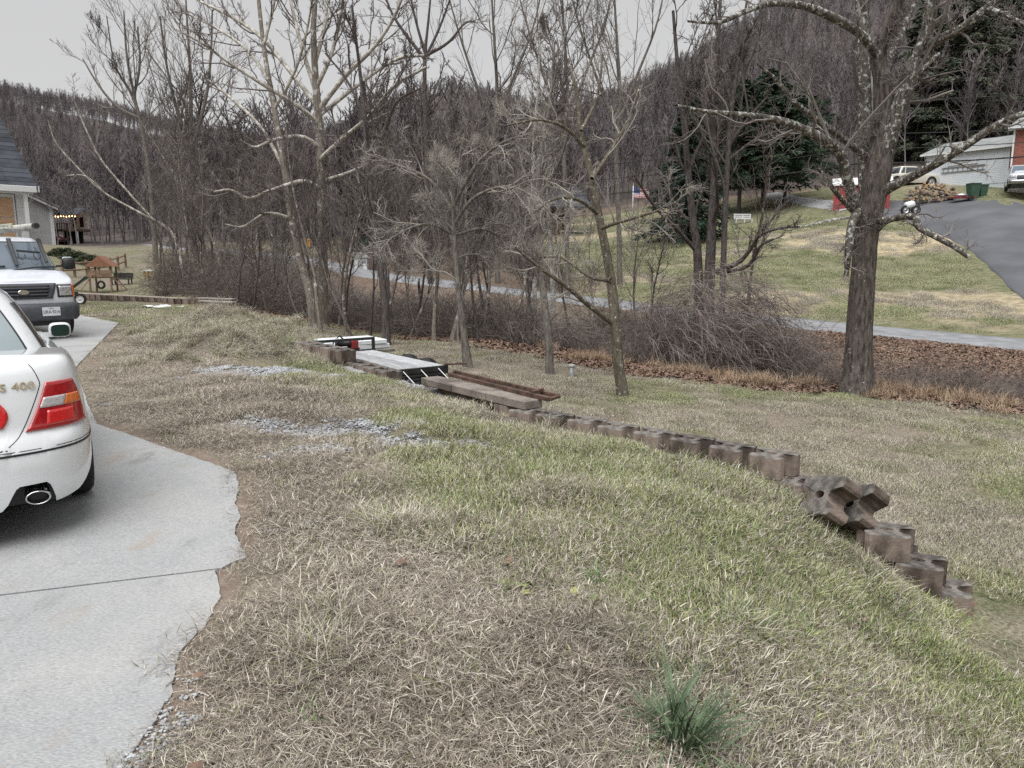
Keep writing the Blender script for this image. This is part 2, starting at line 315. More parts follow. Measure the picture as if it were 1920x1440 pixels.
def weights(x, y):
    x = np.asarray(x, float); y = np.asarray(y, float); r = np.hypot(x, y)
    w1 = fbm(x * 1.1, y * 1.1, 21, 4); w2 = fbm(x * .35 + 9, y * .35, 22, 4); w3 = fbm(x * 3, y * 3, 23, 3)
    sdv = wall_sd(x, y)
    e = edge_d(x, y, STRAWP); ins = inpoly(x, y, STRAWP); sd_ = np.where(ins, e, -e)
    straw = sstep(-.25, .25, sd_ + (w1 - .5) * .9 + (w3 - .5) * .3) * (r < 20)
    for c, a, b, hh in MOUNDS[:5]: straw = np.maximum(straw, .85 * sstep(.9, 1.4, hh / .2 * np.exp(-((x - c[0]) / a / 1.3) ** 2 - ((y - c[1]) / b / 1.3) ** 2) + w1 * .9))
    lawn = sdv > 0
    green = np.where(lawn & (r < 26), sstep(.50, .70, w1 * .5 + w2 * .5 + .05 * (x > 1)) * .8, sstep(.30, .62, w1 * .6 + w2 * .4) * .85)
    green = green * (1 - straw * .97)
    for px, py, rad in [(490, 612, .8), (600, 985, .16), (590, 1350, .13), (450, 690, .25)]:
        c = PZ(px, py, .15 if py < 640 else 0); green = np.maximum(green, .9 * np.exp(-(((x - c[0]) ** 2 + (y - c[1]) ** 2) / rad ** 2)) * sstep(.3, .6, w3))
    yard = inpoly(x, y, YARDP)
    tanc = sstep(.56, .70, fbm(x * .11 + y * .05, y * .22, 31, 5)) * yard * .8
    c = PD(1640, 455, 50); tanc = np.maximum(tanc, sstep(.35, .6, np.exp(-(((x - c[0]) / 7.5) ** 2 + ((y - c[1]) / 4) ** 2) * 1.2) + (fbm(x * .35, y * .5, 37, 4) - .5) * .8) * yard)
    green = np.where(yard, (1 - tanc) * .95, green)
    # leaf litter: behind the leaf line, all woods
    dc = edge_d(x, y, CREEKL, False); dl = edge_d(x, y, LEAFL, False)
    far = sstep(78, 95, r + (w2 - .5) * 30)
    leaf = np.maximum(sstep(3.4, 2.2, dc + (w1 - .5) * 2.) * (x > -14), sstep(1.4, .5, dl + (w1 - .5) * 1.6))
    lx = np.array([p[0] for p in LEAFL])[::-1]; ly = np.array([p[1] for p in LEAFL])[::-1]
    behind = (y > np.interp(x, lx, ly)) & (~yard) & (r < 95) & (x > -13)
    leaf = np.maximum(leaf * (~yard), np.where(behind, .9, 0)); leaf = np.maximum(leaf, far)
    dirt = sstep(.58, .74, fbm(x * 2.1, y * 2.1, 41, 5)) * .7 * straw
    c = PZ(820, 1105, 0); dirt = np.maximum(dirt, .95 * np.exp(-(((x - c[0]) / .17) ** 2 + ((y - c[1]) / .20) ** 2) ** 2))
    dd = edge_d(x, y, DRV); dirt = np.maximum(dirt, sstep(.22, .04, dd + (w3 - .5) * .2) * (r < 9))
    dirt = np.where(inpoly(x, y, DRV), 1, dirt)
    return dict(wood=far, straw=straw, green=green, leaf=np.clip(leaf, 0, 1), tan=tanc, dirt=dirt)
# --- one sheet, finer near the house, out past the ridges
ang = np.concatenate([np.linspace(-46, 46, 320), np.linspace(47.5, 312.5, 150)]); ang = np.radians(ang)
rad = np.concatenate([[.0], .35 * (1.0137 ** np.arange(0, 560))]); rad = rad[rad < 1500]; rad = np.concatenate([rad, [1900]])
A_, R_ = np.meshgrid(ang, rad); X_ = R_ * np.sin(A_); Y_ = R_ * np.cos(A_) - .2
Zg = height(X_, Y_); na = len(ang); nr = len(rad)
i, j = np.meshgrid(np.arange(nr - 1), np.arange(na), indexing='ij'); j2 = (j + 1) % na
Q = np.stack([i * na + j, i * na + j2, (i + 1) * na + j2, (i + 1) * na + j], -1).reshape(-1, 4)[:, ::-1]
gm = npmesh('ground', np.stack([X_, Y_, Zg], -1), Q)
Wt = weights(X_.ravel(), Y_.ravel())
for k, v in Wt.items():
    at = gm.attributes.new(k, 'FLOAT', 'POINT'); at.data.foreach_set('value', np.asarray(v, np.float32))
def ground_mat():
    m, n, b = nodes('ground_cover'); b.inputs['Roughness'].default_value = 1; b.inputs['Specular IOR Level'].default_value = .1
    g = n.nodes.new('ShaderNodeNewGeometry')
    def noise(sc, det=6, st=(1, 1, 1)):
        mp = n.nodes.new('ShaderNodeMapping'); mp.inputs['Scale'].default_value = st; n.links.new(g.outputs['Position'], mp.inputs[0])
        z = n.nodes.new('ShaderNodeTexNoise'); z.inputs['Scale'].default_value = sc; z.inputs['Detail'].default_value = det; z.inputs['Roughness'].default_value = .62; n.links.new(mp.outputs[0], z.inputs[0]); return z.outputs[0]
    def rng_(f, a, c):
        r = n.nodes.new('ShaderNodeMapRange'); r.inputs[1].default_value = a; r.inputs[2].default_value = c; n.links.new(f, r.inputs[0]); return r.outputs[0]
    def mix(f, a, c):
        x = n.nodes.new('ShaderNodeMix'); x.data_type = 'RGBA'; n.links.new(f, x.inputs[0])
        for s_, k in ((a, 6), (c, 7)):
            if isinstance(s_, tuple): x.inputs[k].default_value = (*s_, 1)
            else: n.links.new(s_, x.inputs[k])
        return x.outputs[2]
    def att(k):
        a = n.nodes.new('ShaderNodeAttribute'); a.attribute_name = k; return a.outputs['Fac']
    nf = noise(38); nm = noise(5); nb = noise(.6)
    mixn = noise(2.3, 9, (1, 1.6, 1))
    drystraw = mix(rng_(nf, .35, .68), (.085, .065, .052), (.36, .315, .255))
    straw = mix(rng_(nm, .35, .7), drystraw, mix(rng_(nf, .3, .7), (.11, .088, .072), (.42, .37, .305)))
    grn = mix(rng_(nf, .34, .66), (.05, .066, .028), (.16, .185, .088))
    lawn = mix(rng_(mixn, .38, .62), grn, mix(rng_(nf, .3, .7), (.15, .135, .085), (.34, .315, .22)))
    tan = mix(rng_(mixn, .36, .64), (.25, .205, .125), (.52, .45, .31))
    leafc = mix(rng_(noise(22), .35, .65), (.085, .062, .052), (.25, .175, .135))
    leafc = mix(rng_(nb, .4, .65), leafc, mix(rng_(nf, .3, .7), (.12, .095, .08), (.26, .21, .165)))
    dirt = mix(rng_(nm, .3, .7), (.19, .145, .115), (.30, .245, .205))
    c = mix(att('green'), straw, lawn); c = mix(att('straw'), c, straw); c = mix(att('tan'), c, tan); c = mix(att('leaf'), c, leafc); c = mix(att('wood'), c, mix(rng_(noise(.25), .35, .65), (.075, .064, .062), (.135, .118, .112))); c = mix(att('dirt'), c, dirt)
    n.links.new(c, b.inputs['Base Color'])
    bp = n.nodes.new('ShaderNodeBump'); bp.inputs['Strength'].default_value = .8; bp.inputs['Distance'].default_value = .03; n.links.new(nf, bp.inputs['Height']); n.links.new(bp.outputs[0], b.inputs['Normal'])
    return m
ground = link('ground', gm, ground_mat()); tag(ground, 'grassy yard, bank and wooded hills', 'ground', kind='structure')

# ================================================================== CONCRETE DRIVEWAY
def clip(P, a, nrm):
    o = []; n = len(P)
    for i in range(n):
        p = np.array(P[i]); q = np.array(P[(i + 1) % n]); dp = (p - a) @ nrm; dq = (q - a) @ nrm
        if dp >= 0: o.append(p)
        if dp * dq < 0: o.append(p + (q - p) * dp / (dp - dq))
    return o
def concrete():
    m, n, b = nodes('concrete'); b.inputs['Roughness'].default_value = .85; b.inputs['Specular IOR Level'].default_value = .3
    g = n.nodes.new('ShaderNodeNewGeometry')
    def noise(sc, det=6, st=(1, 1, 1), ro=.6):
        mp = n.nodes.new('ShaderNodeMapping'); mp.inputs['Scale'].default_value = st; mp.inputs['Rotation'].default_value = (0, 0, .55); n.links.new(g.outputs['Position'], mp.inputs[0])
        z = n.nodes.new('ShaderNodeTexNoise'); z.inputs['Scale'].default_value = sc; z.inputs['Detail'].default_value = det; z.inputs['Roughness'].default_value = ro; n.links.new(mp.outputs[0], z.inputs[0]); return z.outputs[0]
    def rng_(f, a, c):
        r = n.nodes.new('ShaderNodeMapRange'); r.inputs[1].default_value = a; r.inputs[2].default_value = c; n.links.new(f, r.inputs[0]); return r.outputs[0]
    def mix(f, a, c):
        x = n.nodes.new('ShaderNodeMix'); x.data_type = 'RGBA'; n.links.new(f, x.inputs[0])
        for s_, k in ((a, 6), (c, 7)):
            if isinstance(s_, tuple): x.inputs[k].default_value = (*s_, 1)
            else: n.links.new(s_, x.inputs[k])
        return x.outputs[2]
    sp = noise(55, 4, (1, 3.2, 1)); c = mix(rng_(sp, .32, .70), (.25, .255, .26), (.43, .44, .445))
    c = mix(rng_(noise(1.4, 6), .42, .72), c, mix(rng_(sp, .3, .7), (.30, .30, .295), (.50, .50, .49)))
    c = mix(rng_(noise(1.7, 8, (1, .45, 1), .72), .56, .80), c, (.15, .15, .148)); c = mix(rng_(noise(1.1, 5, (2.2, 1, 1)), .60, .80), c, (.33, .265, .20)); c = mix(rng_(noise(130, 2), .70, .78), c, (.12, .12, .12))
    n.links.new(c, b.inputs['Base Color']); bp = n.nodes.new('ShaderNodeBump'); bp.inputs['Strength'].default_value = .5; bp.inputs['Distance'].default_value = .006; n.links.new(sp, bp.inputs['Height']); n.links.new(bp.outputs[0], b.inputs['Normal'])
    return m
m_conc = concrete(); m_joint = M('joint', (.035, .034, .033), rough=1)
# ragged outline
dense = []
for k in range(len(DRV)):
    a = DRV[k]; b = DRV[(k + 1) % len(DRV)]; n_ = max(1, int(np.linalg.norm(b - a) / .035)) if 1 <= k < 31 else 1
    for q in range(n_):
        p = a + (b - a) * q / n_; nd = np.array([(b - a)[1], -(b - a)[0]]); nd /= np.linalg.norm(nd) + 1e-9
        dense.append(p + (nd * (fbm(np.array([p[0] * 13]), np.array([p[1] * 13]), 77, 3)[0] - .5) * .03 if n_ > 1 else 0))
J = [(PZ(0, 1117, .02), PZ(405, 1068, .02)), (PZ(175, 858, .02), PZ(300, 835, .02))]
drive = tag(MB().prism([tuple(p) for p in (DRV + (DRV.mean(0) - DRV) * .012)], -.09, -.012).build('driveway', m_joint), 'concrete driveway slabs with dark joints beside the white sedan', 'driveway', kind='structure')
j0 = (J[0][0] + J[0][1])[:2] / 2; dj = (J[0][1] - J[0][0])[:2]; dj /= np.linalg.norm(dj); nj = np.array([-dj[1], dj[0]])
lines = [(j0 - nj * 3.1, nj), (j0, nj)]
k1 = (J[1][0] + J[1][1])[:2] / 2; d1 = (J[1][1] - J[1][0])[:2]; d1 /= np.linalg.norm(d1); n1 = np.array([-d1[1], d1[0]]); n1 = n1 if n1 @ nj > 0 else -n1
n1 = n1 * .5 + nj * .5; n1 /= np.linalg.norm(n1)
for q in range(6): lines.append((k1 + n1 * 3.05 * q, n1))
gap = .007
for q in range(-1, len(lines)):
    P = dense
    if q >= 0: P = clip(P, lines[q][0] + lines[q][1] * gap, lines[q][1])
    if q + 1 < len(lines): P = clip(P, lines[q + 1][0] - lines[q + 1][1] * gap, -lines[q + 1][1])
    if len(P) < 3: continue
    MB().prism([tuple(p) for p in P], -.075, .022 + .002 * (q % 2)).build('slab', m_conc, drive)

# ================================================================== ROADS
def ribbon(name, C, w, m, lift=.02, label=None, drop=.06, follow=False):
    C = np.array(C)[:, :2]; seg = np.linalg.norm(np.diff(C, axis=0), axis=1); s = np.concatenate([[0], np.cumsum(seg)])
    q = np.arange(0, s[-1], .6); cs = np.stack([np.interp(q, s, C[:, 0]), np.interp(q, s, C[:, 1])], -1)
    for _ in range(14): cs[1:-1] = cs[1:-1] * .5 + (cs[:-2] + cs[2:]) * .25
    t = np.gradient(cs, axis=0); t /= np.linalg.norm(t, axis=1)[:, None]; nr_ = np.stack([-t[:, 1], t[:, 0]], -1)
    ws = np.interp(q, s, w) if isinstance(w, (list, tuple)) else np.full(len(q), w)
    offs = np.array([-1.0, -.97, -.5, 0, .5, .97, 1.0]); P = cs[:, None] + nr_[:, None] * (offs[None] * ws[:, None] / 2)[..., None]
    wob = (fbm(P[..., 0] * 1.5, P[..., 1] * 1.5, 61, 3) - .5) * .25 * (np.abs(offs) > .9)[None]; P = P + nr_[:, None] * wob[..., None]
    z = height(P[..., 0], P[..., 1])
    zc = np.maximum(np.maximum(z[:, 2], z[:, 3]), z[:, 4])
    for _ in range(6): zc[1:-1] = zc[1:-1] * .5 + (zc[:-2] + zc[2:]) * .25
    zs_ = z.copy()
    for _ in range(12): zs_[1:-1] = zs_[1:-1] * .5 + (zs_[:-2] + zs_[2:]) * .25
    z = (zs_ if follow else np.maximum(z * .25 + zc[:, None] * .75, z)) + lift; z[:, 0] -= drop; z[:, -1] -= drop
    n_, k = z.shape; a, b_ = np.meshgrid(np.arange(n_ - 1), np.arange(k - 1), indexing='ij')
    Q = np.stack([a * k + b_, a * k + b_ + 1, (a + 1) * k + b_ + 1, (a + 1) * k + b_], -1).reshape(-1, 4)[:, ::-1]
    o = link(name, npmesh(name, np.concatenate([P, z[..., None]], -1), Q), m); return tag(o, label, 'road', kind='structure'), cs
m_road = M('old_asphalt', (.20, .205, .215), (.30, .305, .32), 1.6, .9, .3, 30, world=True, spec=.3)
m_blacktop = M('blacktop', (.085, .09, .10), (.135, .14, .155), .35, .8, .2, 30, world=True, lo=.38, hi=.72)
road, rc = ribbon('road', ROADC, 3.6, m_road, .05, 'grey lane winding behind the creek trees', .10, True)
hdrv, _ = ribbon('hill_driveway', HILLDRV, [5.0, 5.0, 5.4, 6.0, 7.0, 7.5, 6.5, 4], m_blacktop, .11, 'dark asphalt driveway climbing to the garage', .1, True)
m_grav = M('gravel_track', (.25, .25, .26), (.42, .42, .43), 6, .95, .4, world=True)
ribbon('gravel_track', [PD(1600, 400, 59), PD(1530, 385, 66), PD(1470, 368, 74), PD(1440, 362, 80)], 2.0, m_grav, .05, 'pale gravel track up the slope past the red shed', .08, True)
# ================================================================== TREES AND PLANTS
def nrmz(a): return a / (np.linalg.norm(a, axis=-1, keepdims=True) + 1e-9)
def tubes(P, R, k):
    """P (B,n,3), R (B,n) -> verts, quads"""
    B, n, _ = P.shape; T = np.gradient(P, axis=1); T = nrmz(T)
    ref = np.where(np.abs(nrmz(P[:, -1] - P[:, 0])[:, 2:3]) > .9, np.array([[1., 0, 0]]), np.array([[0, 0, 1.]]))[:, None]
    a = nrmz(np.cross(T, ref)); b = np.cross(T, a)
    th = np.arange(k) * 2 * np.pi / k
    V = P[:, :, None] + R[:, :, None, None] * (a[:, :, None] * np.cos(th)[None, None, :, None] + b[:, :, None] * np.sin(th)[None, None, :, None])
    base = (np.arange(B) * n * k)[:, None, None]; i = np.arange(n - 1)[None, :, None]; j = np.arange(k)[None, None, :]; j2 = (j + 1) % k
    Q = np.stack([base + i * k + j, base + i * k + j2, base + (i + 1) * k + j2, base + (i + 1) * k + j], -1)
    return V.reshape(-1, 3), Q.reshape(-1, 4)
def merge(parts):
    V = []; Q = []; n = 0
    for v, q in parts: V.append(v); Q.append(q + n); n += len(v)
    return np.concatenate(V), np.concatenate(Q)
def grow(P, R, nc, ratio, ang, npts, up=.12, wig=.14, rr=.6, t0=.25, t1=.98, rmin=.004, lmin=.12, lmax=9., taper=.45, angj=.35, lk=(1.15, .75)):
    """children of every branch in P"""
    B, n, _ = P.shape; L = np.linalg.norm(np.diff(P, axis=1), axis=2).sum(1)
    t = t0 + (t1 - t0) * (np.arange(nc)[None] + rng.random((B, nc))) / nc; f = t * (n - 1); i0 = np.clip(f.astype(int), 0, n - 2); w_ = (f - i0)[..., None]
    bi = np.arange(B)[:, None]; pos = P[bi, i0] * (1 - w_) + P[bi, i0 + 1] * w_; tan = nrmz(P[bi, i0 + 1] - P[bi, i0])
    rp = R[bi, i0] * (1 - w_[..., 0]) + R[bi, i0 + 1] * w_[..., 0]
    rd = nrmz(np.cross(tan, rng.normal(size=tan.shape))); a = ang + angj * (rng.random((B, nc)) - .5) * 2
    d = tan * np.cos(a)[..., None] + rd * np.sin(a)[..., None]
    ln = np.clip(L[:, None] * ratio * (lk[0] - lk[1] * t) * rng.uniform(.55, 1.25, (B, nc)), lmin, lmax)
    pos = pos.reshape(-1, 3); d = d.reshape(-1, 3); ln = ln.ravel(); r0 = np.maximum(rp.ravel() * rr * rng.uniform(.7, 1, ln.shape), rmin)
    return paths(pos, d, ln, r0, npts, up, wig, rmin, taper)
def paths(pos, d, ln, r0, npts, up, wig, rmin, taper=.3):
    B = len(pos); out = np.empty((B, npts, 3)); out[:, 0] = pos; d = nrmz(d); step = (ln / (npts - 1))[:, None]
    for k in range(1, npts):
        d = nrmz(d + np.array([0, 0, up]) + rng.normal(size=d.shape) * wig); out[:, k] = out[:, k - 1] + d * step
    t = np.linspace(0, 1, npts)[None]; R = np.maximum(r0[:, None] * (1 - (1 - taper) * t), rmin * (1 - .35 * t)); return out, R
def smooth_path(pts, n):
    """Catmull-Rom through (x,y,z,r) rows"""
    p = np.asarray(pts, float); p = np.vstack([2 * p[0] - p[1], p, 2 * p[-1] - p[-2]]); m = len(p) - 3; o = []
    for u in np.linspace(0, m - 1e-6, n):
        i = int(u); f = u - i; a, b, c, d = p[i:i + 4]
        o.append(.5 * ((2 * b) + (-a + c) * f + (2 * a - 5 * b + 4 * c - d) * f * f + (-a + 3 * b - 3 * c + d) * f ** 3))
    o = np.array(o); return o[:, :3], np.maximum(o[:, 3], .003)
def pix(rows):
    """(px,py,depth,radius px) rows -> (x,y,z,radius m)"""
    return [tuple(PD(a, b, d)) + (r * d / F,) for a, b, d, r in rows]
def rough_tube(P, R, k, amp=.08):
    V, Q = tubes(P[None], R[None], k); c = np.repeat(P, k, 0); d = V - c
    n_ = fbm(V[:, 0] * 9 + V[:, 1] * 7, V[:, 2] * 2.2, 5, 3) - .5; return c + d * (1 + n_[:, None] * 2 * amp), Q
def make_tree(name, label, trunk, limbs, m_trunk, m_twig, levels, group=None, trunk_grow=None, m_limb=None, root_sink=.15, k0=10, cat='tree', lev0=None, rs=.62):
    """trunk/limbs: rows of (px,py,depth,rpx). levels: list of dicts for grow()"""
    tr = [q_[:3] + (q_[3] * rs,) for q_ in pix(trunk)]; b = tr[0]; gz = H1(b[0], b[1]); tr[0] = (b[0], b[1], gz - root_sink, b[3])
    base = np.array([b[0], b[1], gz]); t = empty(name, base); tag(t, label, cat, group)
    TP, TR = smooth_path(tr, max(10, len(tr) * 3)); v, q = rough_tube(TP, TR, k0)
    link('trunk', npmesh('trunk', v - base, q), m_trunk, t)
    tips = []; src = []
    for lb in limbs:
        P, R = smooth_path([q_[:3] + (q_[3] * (max(rs, .7) if rs > .5 else .5),) for q_ in pix(lb)], max(8, len(lb) * 3)); v, q = rough_tube(P, R, 7, .07)
        link('limb', npmesh('limb', v - base, q), m_limb or m_trunk, t); src.append((P, R))
    parts = []
    def run(P, R, lv):
        for g in lv:
            kk = g.get('k', 3); gg = {a: c for a, c in g.items() if a != 'k'}
            P, R = grow(P, R, **gg); parts.append(tubes(P, R, kk))
    if trunk_grow:
        g = dict(trunk_grow); kk = g.pop('k', 4); P, R = grow(TP[None], TR[None], **g); parts.append(tubes(P, R, kk)); run(P, R, levels)
    for P, R in src: run(P[None], R[None], lev0 or levels)
    v, q = merge(parts); link('crown', npmesh('crown', v - base, q, smooth=False), m_twig, t)
    return t
m_hero = BARK('walnut_bark', (.045, .038, .034), (.19, .165, .15), (.46, .48, .45), .63, lscale=14)
m_herolimb = BARK('lichen_limb_bark', (.05, .043, .038), (.19, .17, .15), (.52, .54, .50), .545, lscale=13)
m_lich = BARK('lichen_spotted_bark', (.085, .075, .058), (.21, .185, .145), (.55, .57, .52), .60, lscale=16)
m_syc = BARK('sycamore_bark', (.14, .12, .10), (.30, .27, .235), (.50, .48, .44), .56, lscale=4)
m_sycp = BARK('pale_sycamore_limb', (.26, .235, .205), (.50, .47, .42), (.64, .62, .56), .5, lscale=5)
m_gray = BARK('grey_bark', (.10, .09, .08), (.27, .245, .22))
m_dark = BARK('dark_bark', (.055, .047, .045), (.16, .14, .135))
m_birch = BARK('birch_bark', (.30, .30, .28), (.58, .58, .54), (.10, .09, .085), .62, vs=(3, 3, 9), lscale=7)
m_twig = M('twig', (.115, .10, .095), (.255, .23, .215), .8, .95, spec=.1, rand=.6)
m_twigp = M('pale_twig', (.22, .20, .18), (.40, .375, .34), .8, .95, spec=.1)
m_twigd = M('dark_twig', (.088, .075, .073), (.19, .168, .162), .8, .95, spec=.1, rand=.7)
TW = lambda rmin: [dict(nc=7, ratio=.5, ang=.85, npts=6, up=.10, wig=.2, rr=.55, rmin=rmin * 1.8, k=4), dict(nc=6, ratio=.5, ang=.8, npts=5, up=.08, wig=.22, rr=.6, rmin=rmin * 1.3), dict(nc=5, ratio=.5, ang=.75, npts=4, up=.06, wig=.22, rr=.6, rmin=rmin, lmin=.18)]
d0 = float(PZ(1610, 738, -.92)[1])
# ---- the big lichen-covered tree
make_tree('walnut_tree', 'big lichen-covered bare tree with forked trunk at the lawn edge by the road', [(1607, 745, d0, 44), (1608, 728, d0, 35), (1609, 690, d0, 27), (1612, 600, d0, 24), (1619, 500, d0, 21.5), (1625, 430, d0, 21.5), (1635, 380, d0, 23), (1644, 330, d0, 24), (1651, 290, d0, 22), (1657, 240, d0, 19), (1658, 190, d0, 18), (1654, 150, d0, 15), (1647, 100, d0, 13), (1664, 50, d0 - .1, 11), (1684, 0, d0 - .2, 10), (1700, -90, d0 - .4, 7), (1690, -220, d0 - .5, 4)],
  [[(1628, 370, d0 + .1, 18), (1622, 300, d0 + .3, 13), (1621, 180, d0 + .5, 12), (1618, 60, d0 + .7, 11), (1610, -40, d0 + .8, 9), (1590, -160, d0 + 1, 5)],
   [(1654, 300, d0, 18), (1680, 215, d0 - .2, 15), (1705, 150, d0 - .3, 14), (1728, 95, d0 - .4, 14), (1742, 40, d0 - .5, 11), (1744, -20, d0 - .6, 9), (1755, -140, d0 - .8, 5)],
   [(1722, 105, d0 - .4, 11), (1760, 75, d0 - .7, 9), (1800, 55, d0 - 1, 8), (1850, 15, d0 - 1.3, 7), (1905, -25, d0 - 1.5, 5)],
   [(1650, 110, d0, 9), (1612, 62, d0 - .3, 8), (1560, 32, d0 - .6, 8), (1510, 12, d0 - .9, 7), (1450, 6, d0 - 1.2, 6), (1400, 20, d0 - 1.4, 5), (1350, 42, d0 - 1.6, 3.5), (1290, 40, d0 - 1.9, 2)],
   [(1618, 435, d0, 13), (1604, 390, d0 - .2, 11), (1588, 335, d0 - .4, 10), (1573, 285, d0 - .6, 9.5), (1545, 262, d0 - .8, 9), (1500, 240, d0 - 1, 8), (1460, 226, d0 - 1.2, 7), (1400, 216, d0 - 1.4, 5.5), (1330, 210, d0 - 1.7, 4), (1270, 198, d0 - 2, 2.5)],
   [(1620, 290, d0 + .2, 7), (1590, 268, d0, 6.5), (1540, 230, d0 - .4, 6), (1490, 192, d0 - .8, 5), (1456, 150, d0 - 1.1, 3.5), (1420, 120, d0 - 1.4, 2)],
   [(1640, 365, d0, 14), (1680, 345, d0 - .3, 10), (1720, 325, d0 - .6, 9), (1772, 297, d0 - .9, 8), (1832, 258, d0 - 1.2, 7.5), (1876, 230, d0 - 1.4, 6.5), (1925, 212, d0 - 1.6, 5.5), (1985, 205, d0 - 1.9, 4)],
   [(1640, 432, d0, 9), (1662, 414, d0 - .3, 6.5), (1690, 407, d0 - .5, 6), (1716, 407, d0 - .7, 6.5), (1723, 426, d0 - .8, 6.5), (1752, 443, d0 - 1, 5.5), (1790, 463, d0 - 1.2, 5), (1816, 482, d0 - 1.3, 4.5)],
   [(1608, 396, d0 - .25, 9), (1596, 425, d0 - .5, 7.5), (1591, 470, d0 - .55, 7), (1587, 517, d0 - .5, 4.5)],
   [(1606, 402, d0 - .2, 6), (1580, 375, d0 - .5, 5), (1558, 348, d0 - .8, 4.5), (1532, 312, d0 - 1, 3)],
   [(1658, 180, d0, 8), (1690, 165, d0 + .3, 6), (1722, 138, d0 + .5, 5), (1760, 100, d0 + .8, 3)],
   [(1660, 140, d0, 7), (1672, 100, d0 + .3, 6), (1700, 40, d0 + .6, 5), (1740, -60, d0 + 1, 3)],
   [(1850, 15, d0 - 1.3, 5), (1880, 25, d0 - 1.6, 4), (1930, 50, d0 - 2, 3)]],
  m_hero, m_twig, [dict(nc=8, ratio=.36, ang=.95, npts=7, up=.10, wig=.22, rr=.4, rmin=.008, lmax=2.2, k=4), dict(nc=5, ratio=.5, ang=.8, npts=5, up=.06, wig=.22, rr=.55, rmin=.005), dict(nc=4, ratio=.5, ang=.8, npts=4, up=.05, wig=.2, rr=.6, rmin=.0032, lmin=.15)], m_limb=m_herolimb, k0=18, rs=.98,
  trunk_grow=dict(nc=9, ratio=.10, ang=1.0, npts=7, up=.16, wig=.2, rr=.12, t0=.3, rmin=.008))
# ---- the small leaning tree by the pipe
d1_ = float(PZ(1165, 741, -.84)[1])
make_tree('leaning_sapling', 'slender leaning tree spotted with white lichen on the lower lawn', [(1168, 746, d1_, 17), (1166, 728, d1_, 13.5), (1160, 690, d1_, 12.5), (1153, 600, d1_, 11.5), (1146, 530, d1_ + .1, 10.5), (1136, 470, d1_ + .1, 9.5), (1122, 400, d1_ + .2, 8.5), (1111, 340, d1_ + .2, 7.5), (1096, 280, d1_ + .3, 6.5), (1086, 230, d1_ + .3, 5), (1082, 180, d1_ + .4, 4), (1065, 110, d1_ + .5, 2.5)],
  [[(1150, 607, d1_, 7), (1105, 573, d1_ - .4, 6), (1062, 537, d1_ - .7, 5), (1012, 502, d1_ - 1, 4), (966, 464, d1_ - 1.3, 2.5)],
   [(1146, 525, d1_, 6), (1110, 520, d1_ + .4, 4.5), (1080, 500, d1_ + .7, 4), (1050, 482, d1_ + 1, 3), (1010, 482, d1_ + 1.2, 2)],
   [(1128, 428, d1_, 5), (1150, 420, d1_ - .3, 4), (1190, 408, d1_ - .6, 3.5), (1245, 388, d1_ - 1, 2), (1290, 340, d1_ - 1.2, 1.5)],
   [(1120, 400, d1_, 5), (1085, 375, d1_ - .4, 4), (1040, 372, d1_ - .8, 3), (1000, 400, d1_ - 1.1, 2)],
   [(1110, 335, d1_, 5), (1140, 290, d1_ + .4, 4), (1175, 230, d1_ + .8, 3), (1200, 160, d1_ + 1, 2)],
   [(1096, 275, d1_, 4.5), (1060, 240, d1_ - .4, 3.5), (1010, 225, d1_ - .8, 3), (950, 235, d1_ - 1.2, 2)],
   [(1090, 245, d1_, 4), (1120, 180, d1_ + .3, 3), (1130, 100, d1_ + .5, 2)]],
  m_lich, m_twigp, [dict(nc=9, ratio=.45, ang=.8, npts=6, up=.07, wig=.2, rr=.5, rmin=.0065, k=4), dict(nc=6, ratio=.5, ang=.75, npts=5, up=.05, wig=.2, rr=.6, rmin=.0045), dict(nc=4, ratio=.5, ang=.7, npts=4, up=.04, wig=.2, rr=.6, rmin=.0032, lmin=.15)], k0=14, rs=.85)
